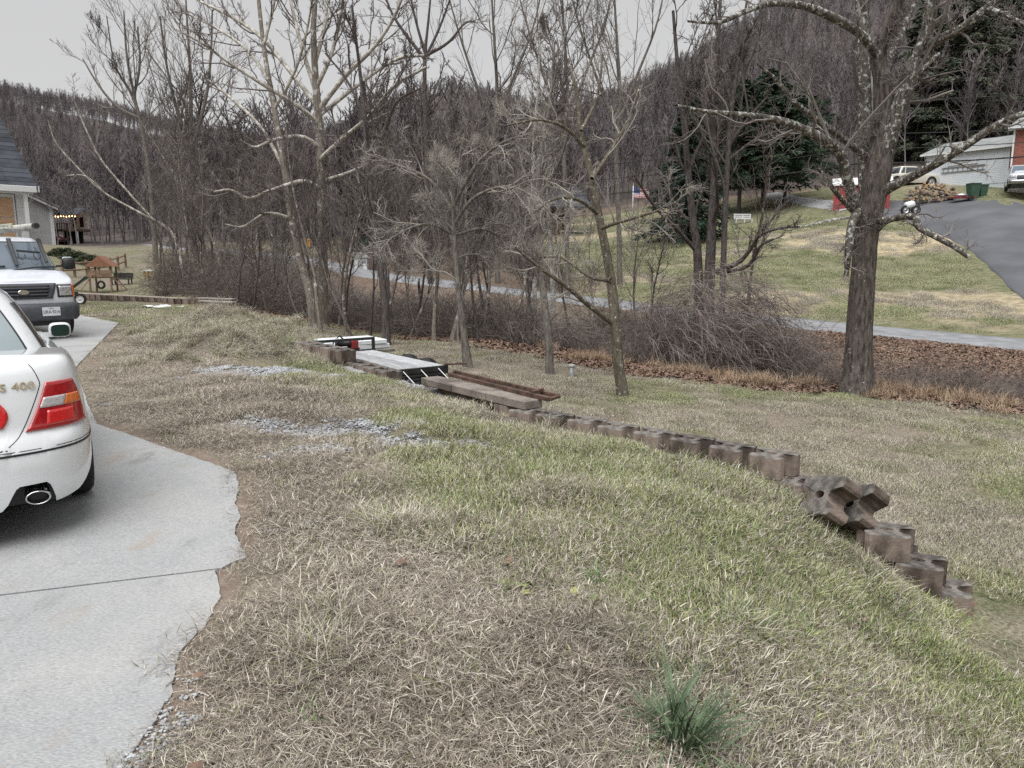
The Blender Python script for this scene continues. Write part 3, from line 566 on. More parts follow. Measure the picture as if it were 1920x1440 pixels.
# ---- sycamores
SY = [dict(nc=9, ratio=.42, ang=.7, npts=7, up=.12, wig=.16, rr=.5, rmin=.016, k=4), dict(nc=7, ratio=.42, ang=.7, npts=5, up=.10, wig=.2, rr=.55, rmin=.010), dict(nc=5, ratio=.45, ang=.7, npts=4, up=.08, wig=.2, rr=.6, rmin=.0065, lmin=.10)]
make_tree('sycamore_tree', 'tall pale sycamore with wide arching white limbs in the creek thicket', [(606, 575, 25, 17), (606, 540, 25, 14), (605, 480, 25, 13), (603, 400, 25, 12.5), (600, 300, 25, 12), (598, 230, 25, 12), (594, 180, 25, 11), (590, 120, 25, 9.5), (588, 50, 25, 8), (592, -30, 25, 7), (590, -130, 25, 5), (600, -240, 25, 3)],
  [[(598, 232, 25, 6.5), (560, 200, 24.5, 6), (500, 163, 24, 5), (430, 118, 23.5, 4), (380, 82, 23, 3), (330, 55, 22.5, 2)],
   [(596, 200, 25, 6.5), (545, 135, 25.5, 5.5), (492, 72, 26, 5), (440, 35, 26.5, 4), (370, 0, 27, 3)],
   [(598, 205, 25, 7), (650, 140, 24.5, 6), (700, 90, 24, 5), (740, 30, 23.5, 4), (765, -40, 23, 3)],
   [(600, 215, 25, 6), (670, 160, 25.5, 5), (740, 112, 26, 4.5), (795, 104, 26.5, 3)],
   [(603, 355, 25, 7), (572, 340, 24.5, 6), (540, 346, 24, 5), (500, 360, 23.6, 4.5), (465, 372, 23.3, 4), (432, 356, 23, 3), (400, 360, 22.6, 2)],
   [(603, 278, 25, 6), (565, 256, 24.6, 5), (515, 262, 24.2, 4.5), (478, 276, 24, 3), (450, 262, 23.7, 2)],
   [(592, 172, 25, 6), (565, 85, 25.4, 5), (545, 0, 25.8, 4), (530, -90, 26, 3)],
   [(593, 165, 25, 6), (622, 100, 24.7, 5), (640, 20, 24.5, 4), (650, -80, 24, 3)],
   [(600, 300, 25, 7), (640, 262, 24, 6), (690, 220, 23, 5), (740, 160, 22.2, 4), (800, 125, 21.5, 2.5)],
   [(590, 120, 25, 6), (610, 40, 25.4, 5), (612, -60, 25.8, 4)],
   [(602, 340, 25, 5), (650, 325, 25.6, 4), (715, 300, 26, 3), (780, 305, 26.4, 2)]],
  m_syc, m_twig, SY, m_limb=m_sycp, k0=12)
make_tree('leaning_sycamore', 'second pale sycamore leaning left with peeling bark at its foot', [(588, 580, 24, 17), (583, 560, 24, 14), (562, 480, 24.3, 12), (546, 400, 24.6, 11), (531, 300, 25, 10), (514, 200, 25.3, 8.5), (501, 130, 25.5, 7), (491, 60, 25.7, 6), (482, -30, 26, 5), (470, -140, 26, 3)],
  [[(535, 320, 25, 5), (490, 240, 25.4, 4.5), (440, 190, 25.8, 4), (390, 150, 26, 2.5)], [(514, 205, 25.3, 5), (550, 140, 24.8, 4), (575, 60, 24.3, 3), (590, -40, 24, 2)], [(505, 150, 25.4, 5), (460, 90, 26, 4), (400, 50, 26.5, 3), (340, 20, 27, 2)], [(495, 85, 25.6, 4), (515, 0, 25.4, 3), (520, -90, 25, 2)], [(548, 410, 24.6, 5), (500, 400, 24, 4), (455, 425, 23.5, 3), (420, 420, 23, 2)]],
  m_syc, m_twig, SY, m_limb=m_sycp, k0=12)
# ---- other trees one can tell apart
GR = [dict(nc=8, ratio=.45, ang=.75, npts=6, up=.12, wig=.2, rr=.5, rmin=.014, k=4), dict(nc=6, ratio=.45, ang=.7, npts=5, up=.10, wig=.2, rr=.55, rmin=.0085), dict(nc=5, ratio=.45, ang=.7, npts=4, up=.08, wig=.2, rr=.6, rmin=.0055, lmin=.08)]
TG = dict(nc=11, ratio=.32, ang=.8, npts=8, up=.12, wig=.15, rr=.5, t0=.25, rmin=.02, k=5)
make_tree('creek_tree', 'dark straight tree rising from the leaf litter behind the trailer', [(724, 597, 20.5, 14), (722, 575, 20.5, 11), (712, 490, 20.6, 9.5), (700, 400, 20.7, 8.5), (688, 300, 20.8, 8), (682, 200, 20.9, 6), (672, 110, 21, 4.5), (660, 10, 21, 3)],
  [[(690, 310, 20.8, 5), (720, 250, 20.4, 4), (745, 190, 20, 3.5), (790, 165, 19.7, 2)], [(684, 220, 20.9, 4), (650, 150, 21.3, 3), (610, 100, 21.6, 2)]], m_dark, m_twigd, GR, trunk_grow=TG)
make_tree('spreading_tree', 'grey tree with flared foot and a low spreading crown of pale twigs', [(878, 636, 16.8, 18), (868, 612, 16.8, 10), (860, 545, 16.8, 8.5), (853, 470, 16.9, 8), (850, 420, 17, 7), (852, 370, 17, 6), (860, 310, 17, 4), (870, 250, 17, 3)],
  [[(852, 420, 17, 5), (890, 370, 16.6, 4.5), (950, 350, 16.2, 4), (1010, 375, 15.9, 3), (1050, 430, 15.7, 2)], [(852, 400, 17, 5), (810, 340, 17.4, 4), (750, 310, 17.8, 3), (690, 290, 18, 2)], [(853, 380, 17, 4.5), (900, 300, 16.6, 4), (960, 260, 16.2, 3), (1020, 250, 16, 2)], [(850, 440, 17, 4.5), (800, 420, 16.6, 3.5), (745, 440, 16.2, 2.5), (700, 480, 16, 2)], [(855, 440, 17, 4), (910, 430, 17.4, 3.5), (970, 470, 17.8, 2)]],
  m_gray, m_twigp, [dict(nc=11, ratio=.5, ang=.7, npts=7, up=.02, wig=.2, rr=.5, rmin=.009, k=4), dict(nc=7, ratio=.5, ang=.7, npts=5, up=0, wig=.2, rr=.6, rmin=.006), dict(nc=5, ratio=.45, ang=.7, npts=4, up=0, wig=.2, rr=.6, rmin=.004, lmin=.18)], trunk_grow=dict(TG, nc=8, up=.02))
make_tree('creek_tree', 'grey trunk with orange dry grass at its foot left of the capped pipe', [(1032, 660, 16.2, 16), (1028, 635, 16.2, 12), (1020, 560, 16.4, 11), (1012, 490, 16.6, 9), (1006, 400, 16.8, 7.5), (1012, 300, 17, 6), (1030, 200, 17.2, 4.5), (1040, 80, 17.4, 3)],
  [[(1014, 500, 16.6, 5), (970, 440, 17, 4), (940, 360, 17.4, 3), (920, 260, 17.8, 2)], [(1008, 380, 16.8, 4.5), (1050, 300, 16.4, 3.5), (1080, 200, 16, 2)]], m_gray, m_twig, GR, trunk_grow=dict(TG, nc=10))
make_tree('birch_tree', 'white-barked birch, left one of the pair before the log cabin', [(1003, 560, 30, 7.5), (1002, 480, 30, 7), (1000, 400, 30, 6.5), (999, 320, 30, 6), (1003, 240, 30, 5), (1010, 150, 30, 4), (1012, 60, 30, 3)], [], m_birch, m_twig, GR, trunk_grow=dict(TG, nc=14))
make_tree('birch_tree', 'white-barked birch, right one of the pair before the log cabin', [(1040, 560, 30.5, 7.5), (1034, 480, 30.5, 7), (1028, 400, 30.5, 6.5), (1029, 320, 30.5, 6), (1036, 240, 30.5, 5), (1046, 150, 30.5, 4), (1060, 60, 30.5, 3)], [], m_birch, m_twig, GR, trunk_grow=dict(TG, nc=14))
for lab, rows, lim in [
   ('thick dark stem of the tree clump behind the vine mound, left one', [(1318, 532, 26, 17), (1308, 480, 26, 13), (1300, 420, 26, 11), (1292, 340, 26, 10), (1283, 240, 26, 8), (1272, 140, 26, 6), (1262, 20, 26, 4)], [[(1305, 470, 26, 6), (1270, 430, 25.6, 5), (1230, 390, 25, 4), (1190, 330, 24.6, 2.5)], [(1290, 320, 26, 6), (1330, 230, 26.4, 5), (1350, 130, 26.8, 3)]]),
   ('thick dark stem of the tree clump behind the vine mound, middle one', [(1330, 535, 25.6, 18), (1332, 480, 25.6, 15), (1336, 400, 25.6, 12), (1340, 300, 25.6, 10), (1336, 200, 25.6, 8), (1345, 90, 25.6, 6), (1352, -20, 25.6, 4)], [[(1338, 510, 25.6, 7), (1385, 492, 25, 6), (1412, 460, 24.6, 5), (1425, 440, 24.3, 4.5), (1462, 428, 24, 3), (1500, 425, 23.7, 2)], [(1345, 512, 25.6, 6), (1400, 500, 25.2, 5), (1425, 462, 25, 4), (1450, 448, 24.8, 3)], [(1338, 320, 25.6, 6), (1390, 240, 25, 5), (1440, 180, 24.5, 3)]]),
   ('thinner grey stem at the right of the tree clump behind the vine mound', [(1358, 530, 25.2, 9), (1358, 440, 25.2, 8.5), (1363, 330, 25.2, 8), (1370, 220, 25.2, 7), (1385, 110, 25.2, 5), (1402, -10, 25.2, 3)], [[(1366, 300, 25.2, 5), (1420, 260, 24.8, 4), (1480, 240, 24.4, 2.5)], [(1372, 200, 25.2, 4), (1350, 100, 25.6, 3), (1340, 0, 26, 2)]])]:
    make_tree('clump_tree', lab, rows, lim, m_dark, m_twigd, GR, trunk_grow=dict(TG, nc=8, t0=.25, ratio=.34), group='stems of the tree clump behind the vine mound')
make_tree('leaning_birch', 'pale leaning tree reaching left over the far yard', [(345, 520, 36, 8), (325, 440, 36, 6.5), (260, 398, 35.5, 5), (190, 358, 35, 4), (140, 308, 34.6, 3.5), (105, 268, 34.3, 2.5), (90, 225, 34, 1.8)], [[(290, 415, 35.8, 4), (240, 360, 35.4, 3.8), (190, 300, 35, 3.6), (160, 240, 34.7, 3), (135, 180, 34.4, 2)], [(200, 365, 35, 2.5), (160, 330, 34.6, 2), (120, 330, 34.3, 1.5)]], m_sycp, m_twig, GR, rs=.42)
UP = [dict(nc=6, ratio=.75, ang=.50, npts=8, up=.10, wig=.11, rr=.5, rmin=.018, k=4, t0=.05), dict(nc=5, ratio=.60, ang=.55, npts=6, up=.10, wig=.14, rr=.55, rmin=.012, t0=.12), dict(nc=3, ratio=.60, ang=.55, npts=5, up=.08, wig=.16, rr=.6, rmin=.009, lmin=.12, t0=.15)]
make_tree('tall_tree', 'tall upright bare tree against the sky above the left thicket', [(362, 470, 58, 9), (360, 380, 58, 8), (358, 300, 58, 7), (358, 220, 58, 6), (357, 140, 58, 4.5), (352, 60, 58, 3), (348, -10, 58, 2)], [[(360, 300, 58, 5), (330, 200, 58, 4), (312, 120, 58, 3), (300, 30, 58, 2)], [(359, 280, 58, 5), (385, 190, 58, 4), (395, 110, 58, 3), (398, 20, 58, 2)]], m_gray, m_twig, UP, trunk_grow=dict(TG, nc=9, ang=.6, rmin=.022, t0=.4, ratio=.34))
make_tree('tall_tree', 'tall bare tree forking at the left end of the skyline', [(290, 460, 56, 8), (285, 380, 56, 7), (275, 290, 56, 6), (262, 222, 56, 5), (246, 175, 56, 4), (215, 120, 56, 2.5), (200, 30, 56, 1.5)], [[(262, 222, 56, 4.5), (220, 200, 56, 3.5), (185, 160, 56, 2.5), (155, 110, 56, 1.5)], [(250, 185, 56, 4), (262, 120, 56, 3), (258, 50, 56, 2)], [(270, 260, 56, 4), (240, 120, 56, 3), (232, 20, 56, 1.5)]], m_gray, m_twig, [dict(u, nc=6) for u in UP], trunk_grow=dict(TG, nc=7, ang=.6, rmin=.022))
make_tree('tall_tree', 'dark bare tree with a fan-shaped crown against the middle sky', [(806, 500, 44, 8), (804, 400, 44, 7.5), (800, 300, 44, 7), (797, 200, 44, 6.5), (796, 130, 44, 6), (798, 90, 44, 4.5), (805, 20, 44, 3), (812, -60, 44, 2)], [[(796, 110, 44, 5), (765, 70, 44, 4), (735, 25, 44, 3), (715, -30, 44, 2)], [(797, 105, 44, 4.5), (840, 80, 44, 3.5), (870, 45, 44, 2.5), (890, 40, 44, 1.5)], [(797, 100, 44, 4), (780, 40, 44, 3), (765, -30, 44, 2)], [(797, 110, 44, 4), (825, 50, 44, 3), (850, -20, 44, 2)]], m_dark, m_twigd, [dict(GR[0], rmin=.020, nc=6, ang=.55, ratio=.6), dict(GR[1], rmin=.013, ratio=.55, nc=5), dict(GR[2], rmin=.009, ratio=.55, nc=4)], trunk_grow=None)
for q, (x_, dd_, lab) in enumerate([(1062, 40, 'tall finely branched tree with a broad crown above the two birches'), (930, 46, 'finely branched tall tree to the left of the birches, on the skyline'), (1160, 43, 'finely branched tall tree on the skyline above the flag')]):
    make_tree('tall_tree', lab, [(x_ + 3, 510, dd_, 8), (x_, 400, dd_, 7), (x_ - 5, 280, dd_, 6.5), (x_ + 2, 180, dd_, 5.5), (x_ - 3, 80, dd_, 4), (x_ - 8, -20, dd_, 2.5), (x_ - 4, -100, dd_, 1.5)], [[(x_ - 3, 250, dd_, 4.5), (x_ - 40, 150, dd_, 3.5), (x_ - 70, 60, dd_, 2.5), (x_ - 95, -30, dd_, 1.5)], [(x_, 230, dd_, 4.5), (x_ + 35, 140, dd_, 3.5), (x_ + 70, 50, dd_, 2.5), (x_ + 90, -40, dd_, 1.5)]], m_gray, m_twig, [dict(u, nc=u['nc'], rmin=u['rmin'] * .75, ang=u['ang'] + .12) for u in UP], trunk_grow=dict(TG, nc=9, ang=.6, rmin=.022, t0=.35, ratio=.32))

# ---- generic bare trees: prototypes, then copies
def proto_tree(h, r, seed, spread=.6, nlev=3, rmin=.01, nc=(15, 6, 4), up=.12, lean=.06, k0=7):
    global rng
    old = rng; rng = np.random.default_rng(seed)
    TP, TR = paths(np.array([[0, 0, -.15]]), np.array([[rng.normal() * lean, rng.normal() * lean, 1.]]), np.array([h]), np.array([r]), 12, .03, .07, rmin * 2, .15)
    TR[0, 0] *= 1.35; tv, tq = rough_tube(TP[0], TR[0], k0); parts = []; P, R = TP, TR
    for l in range(nlev):
        P, R = grow(P, R, nc[l], [.40, .48, .48][l], spread + .12 * l, [8, 5, 4][l], up, .17, .5, lk=(.95, .5) if l == 0 else (1.1, .6), t0=.30 if l == 0 else .2, rmin=rmin * [2, 1.3, 1][l], lmin=.2); parts.append(tubes(P, R, 4 if l == 0 else 3))
    v, q = merge(parts); rng = old
    return (tv, tq), (v, q)
GEN = []
for s_ in range(6):
    a, b = proto_tree([8, 6.5, 9, 6, 7.5, 8.5][s_], [.075, .06, .085, .05, .065, .075][s_], 100 + s_, .62, rmin=.0075, lean=.16, nc=(16, 7, 4))
    GEN.append((npmesh('trunk', *a), npmesh('crown', *b, smooth=False)))
    GEN[-1][0].materials.append([m_gray, m_dark, m_syc][s_ % 3]); GEN[-1][1].materials.append([m_twig, m_twigd][s_ % 2])
def gen_tree(name, label, group, x, y, kind, sc, rz, tilt=(0, 0)):
    t = empty(name, (x, y, H1(x, y) - .02), rz); t.rotation_euler = (tilt[0], tilt[1], rz); t.scale = (sc, sc, sc); tag(t, label, 'tree', group)
    for nm, me in zip(('trunk', 'crown'), GEN[kind]):
        o = bpy.data.objects.new(nm, me); COL.objects.link(o); o.parent = t
    return t
spots = []
for px in list(range(310, 1010, 17)):                       # along the creek and just behind it
    spots.append((px + random.uniform(-14, 14), random.uniform(20.5, 27) if px > 560 else random.uniform(27, 36), 'thin bare tree in the dark thicket along the creek', 'creek thicket trees', .62 if px < 520 else .75))
for px in list(range(300, 990, 15)):
    spots.append((px + random.uniform(-12, 12), random.uniform(36, 44) if px < 500 else random.uniform(46, 62), 'bare tree in the crowded wood beyond the lane', 'bare trees beyond the lane', 1.0))
for px in (1075, 1110, 1195, 1225, 1420): spots.append((px, random.uniform(26, 29), 'thin bare tree by the lane between the birches and the vine mound', 'thin trees by the lane', .8))
for px in (1215, 1255, 1010, 960): spots.append((px, random.uniform(60, 72), 'bare tree on the far side of the upper lawn', 'trees on the upper lawn', 1.0))
for q, (px, dd_, lab, grp, sc) in enumerate(spots):
    if 'thicket' in lab: lab = 'thin bare tree in the dark thicket ' + ('behind the far wall' if px < 440 else 'around the sycamore feet' if px < 650 else 'behind the trailer' if px < 850 else 'between the spreading tree and the birches')
    elif 'crowded' in lab: lab = 'bare tree in the crowded wood beyond the lane, ' + ('behind the sycamores' if px < 600 else 'behind the dark straight tree' if px < 800 else 'left of the log cabin')
    p = PD(px, 500, dd_); x, y = p[0], p[1]
    if np.min(np.hypot(rc[:, 0] - x, rc[:, 1] - y)) < 2.6: y += 5.2
    lt = -.10 if px < 520 else 0
    gen_tree('thicket_tree' if 'thicket' in lab else 'bare_tree', lab, grp, x, y, q % 6, sc * random.uniform(.75, 1.15), random.uniform(0, 6.28), (random.uniform(-.1, .1), random.uniform(-.1, .1) + lt * random.random()))
# ---- evergreens: trunk, drooping boughs of short needle sprays
def evergreen(name, label, base, h, rw, m_need, seed, bare=.08, dens=1.0, droop=.25, group=None, shape=1.0, nsp=34, ns=.5):
    global rng
    old = rng; rng = np.random.default_rng(seed); t = empty(name, base); tag(t, label, 'tree', group)
    tp = np.array([[0, 0, -.3], [.02, 0, h * .3], [0, .03, h * .7], [0, 0, h]]); P, R = smooth_path(np.c_[tp, [h * .018, h * .014, h * .007, .02]], 12)
    v, q = rough_tube(P, R, 8); link('trunk', npmesh('trunk', v, q), m_dark, t)
    nb = int(95 * dens); z = bare * h + (1 - bare) * h * (np.arange(nb) / nb) ** 1.15; a = np.arange(nb) * 2.399 + rng.normal(size=nb) * .5
    ln = rw * (1 - ((z - bare * h) / (h * (1 - bare))) ** shape) * rng.uniform(.65, 1.15, nb) + .25
    d = np.stack([np.cos(a), np.sin(a), rng.uniform(.0, .35, nb)], -1); pos = np.stack([0 * z, 0 * z, z], -1)
    BP, BR = paths(pos, d, ln, np.full(nb, .035) * h / 10, 7, -droop * .35, .06, .008)
    # needle sprays: small leaf-shaped quads along each bough
    tt = rng.random((nb, nsp)) ** .7; f = tt * 5.99; i0 = f.astype(int); w_ = (f - i0)[..., None]; bi = np.arange(nb)[:, None]
    c = BP[bi, i0] * (1 - w_) + BP[bi, i0 + 1] * w_; tn = nrmz(BP[bi, i0 + 1] - BP[bi, i0])
    sd_ = nrmz(np.cross(tn, np.array([0, 0, 1.]))) * np.sign(rng.normal(size=(nb, nsp, 1)))
    dr = nrmz(tn * .6 + sd_ * rng.uniform(.2, 1.2, (nb, nsp, 1)) + np.array([0, 0, -.25]) + rng.normal(size=tn.shape) * .3)
    L = ns * rng.uniform(.5, 1.3, (nb, nsp, 1)); side = nrmz(np.cross(dr, rng.normal(size=dr.shape))) * L * .13
    c = c + rng.normal(size=c.shape) * .08
    V = np.stack([c, c + dr * L * .45 + side, c + dr * L, c + dr * L * .45 - side], 2).reshape(-1, 3); Q = np.arange(len(V)).reshape(-1, 4)
    bv, bq = tubes(BP, BR, 3); link('boughs', npmesh('boughs', bv, bq), m_dark, t); link('crown', npmesh('crown', V, Q, smooth=False), m_need, t); rng = old; return t
m_need = M('needles', (.015, .031, .023), (.036, .062, .042), 1.2, .7, spec=.2)
m_need2 = M('pine_needles', (.018, .036, .022), (.048, .072, .042), .8, .7, spec=.2)
m_need3 = M('hemlock_needles', (.055, .072, .05), (.125, .14, .095), .5, .7, spec=.2)
def gbase(px, py, d):
    p = PD(px, py, d); return (p[0], p[1], H1(p[0], p[1]))
evergreen('spruce_tree', 'dark blue-green spruce behind the tree clump', gbase(1288, 420, 56), 11.0, 3.3, m_need, 1, .03, 1.8, shape=.9, nsp=95, ns=.42)
evergreen('pine_tree', 'dense green pine with bare lower trunks, left of the red shed', gbase(1385, 395, 68), 11.0, 4.6, m_need2, 2, .2, 1.8, droop=.1, shape=2.4, nsp=110, ns=.45, group='pines by the red shed')
evergreen('pine_tree', 'broad green pine nearest the red shed', gbase(1470, 385, 68), 9.8, 4.6, m_need2, 3, .24, 1.8, droop=.1, shape=2.6, nsp=110, ns=.45, group='pines by the red shed')
evergreen('pine_tree', 'green pine half hidden behind the two pines beside the shed', gbase(1430, 380, 74), 11.8, 4.8, m_need2, 4, .2, 1.8, droop=.1, shape=2.2, nsp=110, ns=.45, group='pines by the red shed')
evergreen('hemlock_tree', 'huge dark hemlock towering behind the white garage', gbase(1790, 330, 84), 21, 6.2, m_need3, 5, .04, 2.6, shape=1.3, nsp=130, ns=.6, group='hemlocks behind the garage')
evergreen('hemlock_tree', 'tall dark hemlock seen through the forked walnut, left of the garage', gbase(1715, 335, 86), 17, 5.4, m_need3, 6, .04, 2.3, shape=1.3, nsp=120, ns=.6, group='hemlocks behind the garage')
evergreen('hemlock_tree', 'dark hemlock at the back, behind the brick house', gbase(1860, 330, 92), 19, 5.6, m_need3, 7, .06, 2.2, shape=1.2, nsp=110, ns=.6, group='hemlocks behind the garage')
evergreen('small_spruce', 'small dark spruce above the lane in the middle of the wood', gbase(692, 470, 60), 5.4, 2.0, m_need, 8, .02, .8)
evergreen('small_spruce', 'small dark spruce beside the log cabin', gbase(900, 455, 64), 6.0, 2.2, m_need, 9, .02, .8)

# ---- scattering: one object, instances on points
def source(name, meshes, m=None):
    c = bpy.data.collections.new(name)
    for k, me in enumerate(meshes):
        if m is not None and not me.materials: me.materials.append(m)
        o = bpy.data.objects.new('%s_%02d' % (name, k), me); c.objects.link(o)
    return c
def scatter(name, pts, rot, scl, idx, coll, label, cat, mat_=None):
    n_ = len(pts); me = bpy.data.meshes.new(name); me.vertices.add(n_); me.vertices.foreach_set('co', np.asarray(pts, np.float32).ravel())
    a = me.attributes.new('rot', 'FLOAT_VECTOR', 'POINT'); a.data.foreach_set('vector', np.asarray(rot, np.float32).ravel())
    a = me.attributes.new('scl', 'FLOAT_VECTOR', 'POINT'); sc = np.asarray(scl, np.float32); sc = np.repeat(sc[:, None], 3, 1) if sc.ndim == 1 else sc; a.data.foreach_set('vector', sc.ravel())
    a = me.attributes.new('idx', 'INT', 'POINT'); a.data.foreach_set('value', np.asarray(idx, np.int32))
    o = link(name, me); tag(o, label, cat, kind='stuff')
    ng = bpy.data.node_groups.new(name, 'GeometryNodeTree'); ng.interface.new_socket('Geometry', in_out='INPUT', socket_type='NodeSocketGeometry'); ng.interface.new_socket('Geometry', in_out='OUTPUT', socket_type='NodeSocketGeometry')
    N = ng.nodes; gi = N.new('NodeGroupInput'); go = N.new('NodeGroupOutput'); ip = N.new('GeometryNodeInstanceOnPoints'); ci = N.new('GeometryNodeCollectionInfo')
    ci.inputs[0].default_value = coll; ci.inputs[1].default_value = True; ci.inputs[2].default_value = True; ip.inputs['Pick Instance'].default_value = True
    def att(nm, ty):
        q = N.new('GeometryNodeInputNamedAttribute'); q.data_type = ty; q.inputs[0].default_value = nm; return q.outputs[0]
    e = N.new('FunctionNodeEulerToRotation'); L = ng.links
    L.new(att('rot', 'FLOAT_VECTOR'), e.inputs[0]); L.new(gi.outputs[0], ip.inputs['Points']); L.new(ci.outputs[0], ip.inputs['Instance']); L.new(att('idx', 'INT'), ip.inputs['Instance Index'])
    L.new(e.outputs[0], ip.inputs['Rotation']); L.new(att('scl', 'FLOAT_VECTOR'), ip.inputs['Scale']); L.new(ip.outputs[0], go.inputs[0])
    md = o.modifiers.new('scatter', 'NODES'); md.node_group = ng; return o
def yaw(n_): return np.stack([np.zeros(n_), np.zeros(n_), rng.random(n_) * 6.283], -1)

# ---- the far wood: bare trees over the hills
fm = []
for s_ in range(6):
    a, b = proto_tree([10, 11.5, 9, 12, 10.5, 8.5][s_], .075, 300 + s_, .6, rmin=.026, nc=(13, 5, 3), up=.15, lean=.03, k0=5)
    v, q = merge([a, b]); me = npmesh('far_tree', v, q, smooth=False); fm.append(me)
m_far = M('far_bark', (.103, .09, .093), (.225, .202, .206), .09, .95, spec=.05, world=True, rand=1.0)
csrc = source('far_tree_source', fm, m_far)
def wood_points(n_, r0, r1, a0, a1):
    r = np.sqrt(rng.uniform(r0 ** 2, r1 ** 2, n_)); a = np.radians(rng.uniform(a0, a1, n_)); return r * np.sin(a), r * np.cos(a)
fx = []; fy = []
for n_, r0, r1, a0, a1 in [(420, 60, 90, -26, 3), (2000, 84, 150, -44, 44), (4600, 150, 320, -46, 46), (7000, 320, 620, -46, 46), (7000, 620, 1050, -46, 30), (3800, 480, 1000, -46, -8), (2000, 90, 500, 46, 110), (2000, 90, 500, -110, -46), (2600, 120, 600, 110, 250)]:
    a, b = wood_points(n_, r0, r1, a0, a1); fx.append(a); fy.append(b)
fx = np.concatenate(fx); fy = np.concatenate(fy); keep = ~inpoly(fx, fy, YARDP) & (edge_d(fx, fy, ROADP, False) > 3)
lawnL = np.array([PD(*p)[:2] for p in [(60, 470, 40), (330, 470, 40), (330, 455, 84), (60, 450, 88)]]); keep &= ~inpoly(fx, fy, lawnL)
for px, d, rr_ in [(1810, 70, 8), (1690, 66, 5), (100, 75, 14)]:
    c = PD(px, 340, d); keep &= np.hypot(fx - c[0], fy - c[1]) > rr_
fx = fx[keep]; fy = fy[keep]; fz = height(fx, fy); n_ = len(fx)
far_wood = scatter('far_forest', np.stack([fx, fy, fz - .1], -1), yaw(n_), rng.uniform(.65, 1.15, n_) * (1 + .1 * sstep(300, 900, np.hypot(fx, fy))), rng.integers(0, 6, n_), csrc, 'leafless grey forest covering the hills behind the houses', 'forest')

# ---- undergrowth along the creek: arching stems
def brush_mesh(n_, rad, h, seed, rmin=.0055, arch=-.16, sub=5, npts=7):
    global rng
    old = rng; rng = np.random.default_rng(seed); a = rng.random(n_) * 6.283; rr_ = rad * np.sqrt(rng.random(n_))
    pos = np.stack([rr_ * np.cos(a), rr_ * np.sin(a), np.full(n_, -.05)], -1); d = np.stack([np.cos(a) * .45 + rng.normal(size=n_) * .35, np.sin(a) * .45 + rng.normal(size=n_) * .35, np.ones(n_)], -1)
    P, R = paths(pos, d, h * rng.uniform(.5, 1.25, n_), np.full(n_, rmin * 2.2), npts, arch, .14, rmin); parts = [tubes(P, R, 3)]
    P, R = grow(P, R, sub, .45, .7, 5, arch * .5, .18, .6, rmin=rmin, lmin=.15); parts.append(tubes(P, R, 3))
    P, R = grow(P, R, 3, .5, .7, 4, arch * .3, .18, .6, rmin=rmin * .8, lmin=.12); parts.append(tubes(P, R, 3)); rng = old
    return npmesh('brush', *merge(parts), smooth=False)
m_brush = M('brush_stem', (.105, .09, .082), (.26, .228, .205), 1.4, .95, spec=.05, rand=1.2)
bsrc = source('brush_source', [brush_mesh(20, .5, 1.9, 500 + k) for k in range(5)], m_brush)
bx = []; by = []; bs = []
LX = np.array([p[0] for p in LEAFL])[::-1]; LY = np.array([p[1] for p in LEAFL])[::-1]
def yline(x): return np.interp(x, LX, LY)
for x0, x1, a, b, n_, s0, s1 in [(-11, 1.0, .9, 7, 210, .3, 1.05), (1.0, 5.5, 2.2, 6.0, 46, .25, .65), (5.5, 12.5, .5, 2.6, 40, .2, .5), (-12, 0, 7, 12, 100, .7, 1.1), (-15, -8, -3, 8, 80, .5, 1.0), (5.0, 8.0, 2.4, 6.5, 45, .5, .85), (9, 13, 4, 8, 14, .3, .5), (11, 17, 1.0, 5, 60, .2, .5)]:
    x = rng.uniform(x0, x1, n_); bx.append(x); by.append(yline(x) + rng.uniform(a, b, n_)); bs.append(rng.uniform(s0, s1, n_))
for px0, px1, d0_, d1__, n_ in [(1080, 1400, 28, 31, 36), (600, 1000, 47, 56, 90), (330, 600, 38, 50, 90), (950, 1150, 40, 46, 40)]:
    px = rng.uniform(px0, px1, n_); dd_ = rng.uniform(d0_, d1__, n_); bx.append((px - 960) / F * dd_); by.append(dd_); bs.append(rng.uniform(.6, 1.1, n_))
bx = np.concatenate(bx); by = np.concatenate(by); bs = np.concatenate(bs); keep = edge_d(bx, by, ROADP, False) > 2.5
keep &= wall_sd(bx, by) > .8
bx, by, bs = bx[keep], by[keep], bs[keep]
scatter('undergrowth', np.stack([bx, by, height(bx, by)], -1), yaw(len(bx)), bs, rng.integers(0, 5, len(bx)), bsrc, 'tangled bare brush and saplings along the creek', 'undergrowth')
# vine mound: arching canes over a dome
vm = PZ(1375, 702, -.95) + np.array([.2, 2.3, 0]); vz = H1(vm[0], vm[1])
def vine_mound():
    n_ = 950; a = rng.random(n_) * 6.283; rr_ = np.sqrt(rng.random(n_)); pos = np.stack([np.cos(a) * rr_ * 1.85, np.sin(a) * rr_ * 1.5, np.zeros(n_)], -1)
    top = 2.75 * np.sqrt(np.clip(1 - rr_ ** 2 * .92, 0, 1)); pos[:, 2] = top * rng.uniform(.0, 1.0, n_) ** .45
    d = np.stack([-np.sin(a) + rng.normal(size=n_) * .8 + np.cos(a) * .5, np.cos(a) + rng.normal(size=n_) * .8 + np.sin(a) * .5, rng.uniform(-.1, .6, n_)], -1)
    P, R = paths(pos, d, rng.uniform(.7, 1.7, n_), np.full(n_, .009), 8, -.17, .12, .004); parts = [tubes(P, R, 3)]
    P2, R2 = grow(P, R, 4, .45, .7, 5, -.1, .2, .6, rmin=.0038, lmin=.15); parts.append(tubes(P2, R2, 3)); v, q = merge(parts); v[:, 2] = np.maximum(v[:, 2], -.25); return npmesh('canes', v, q, smooth=False)
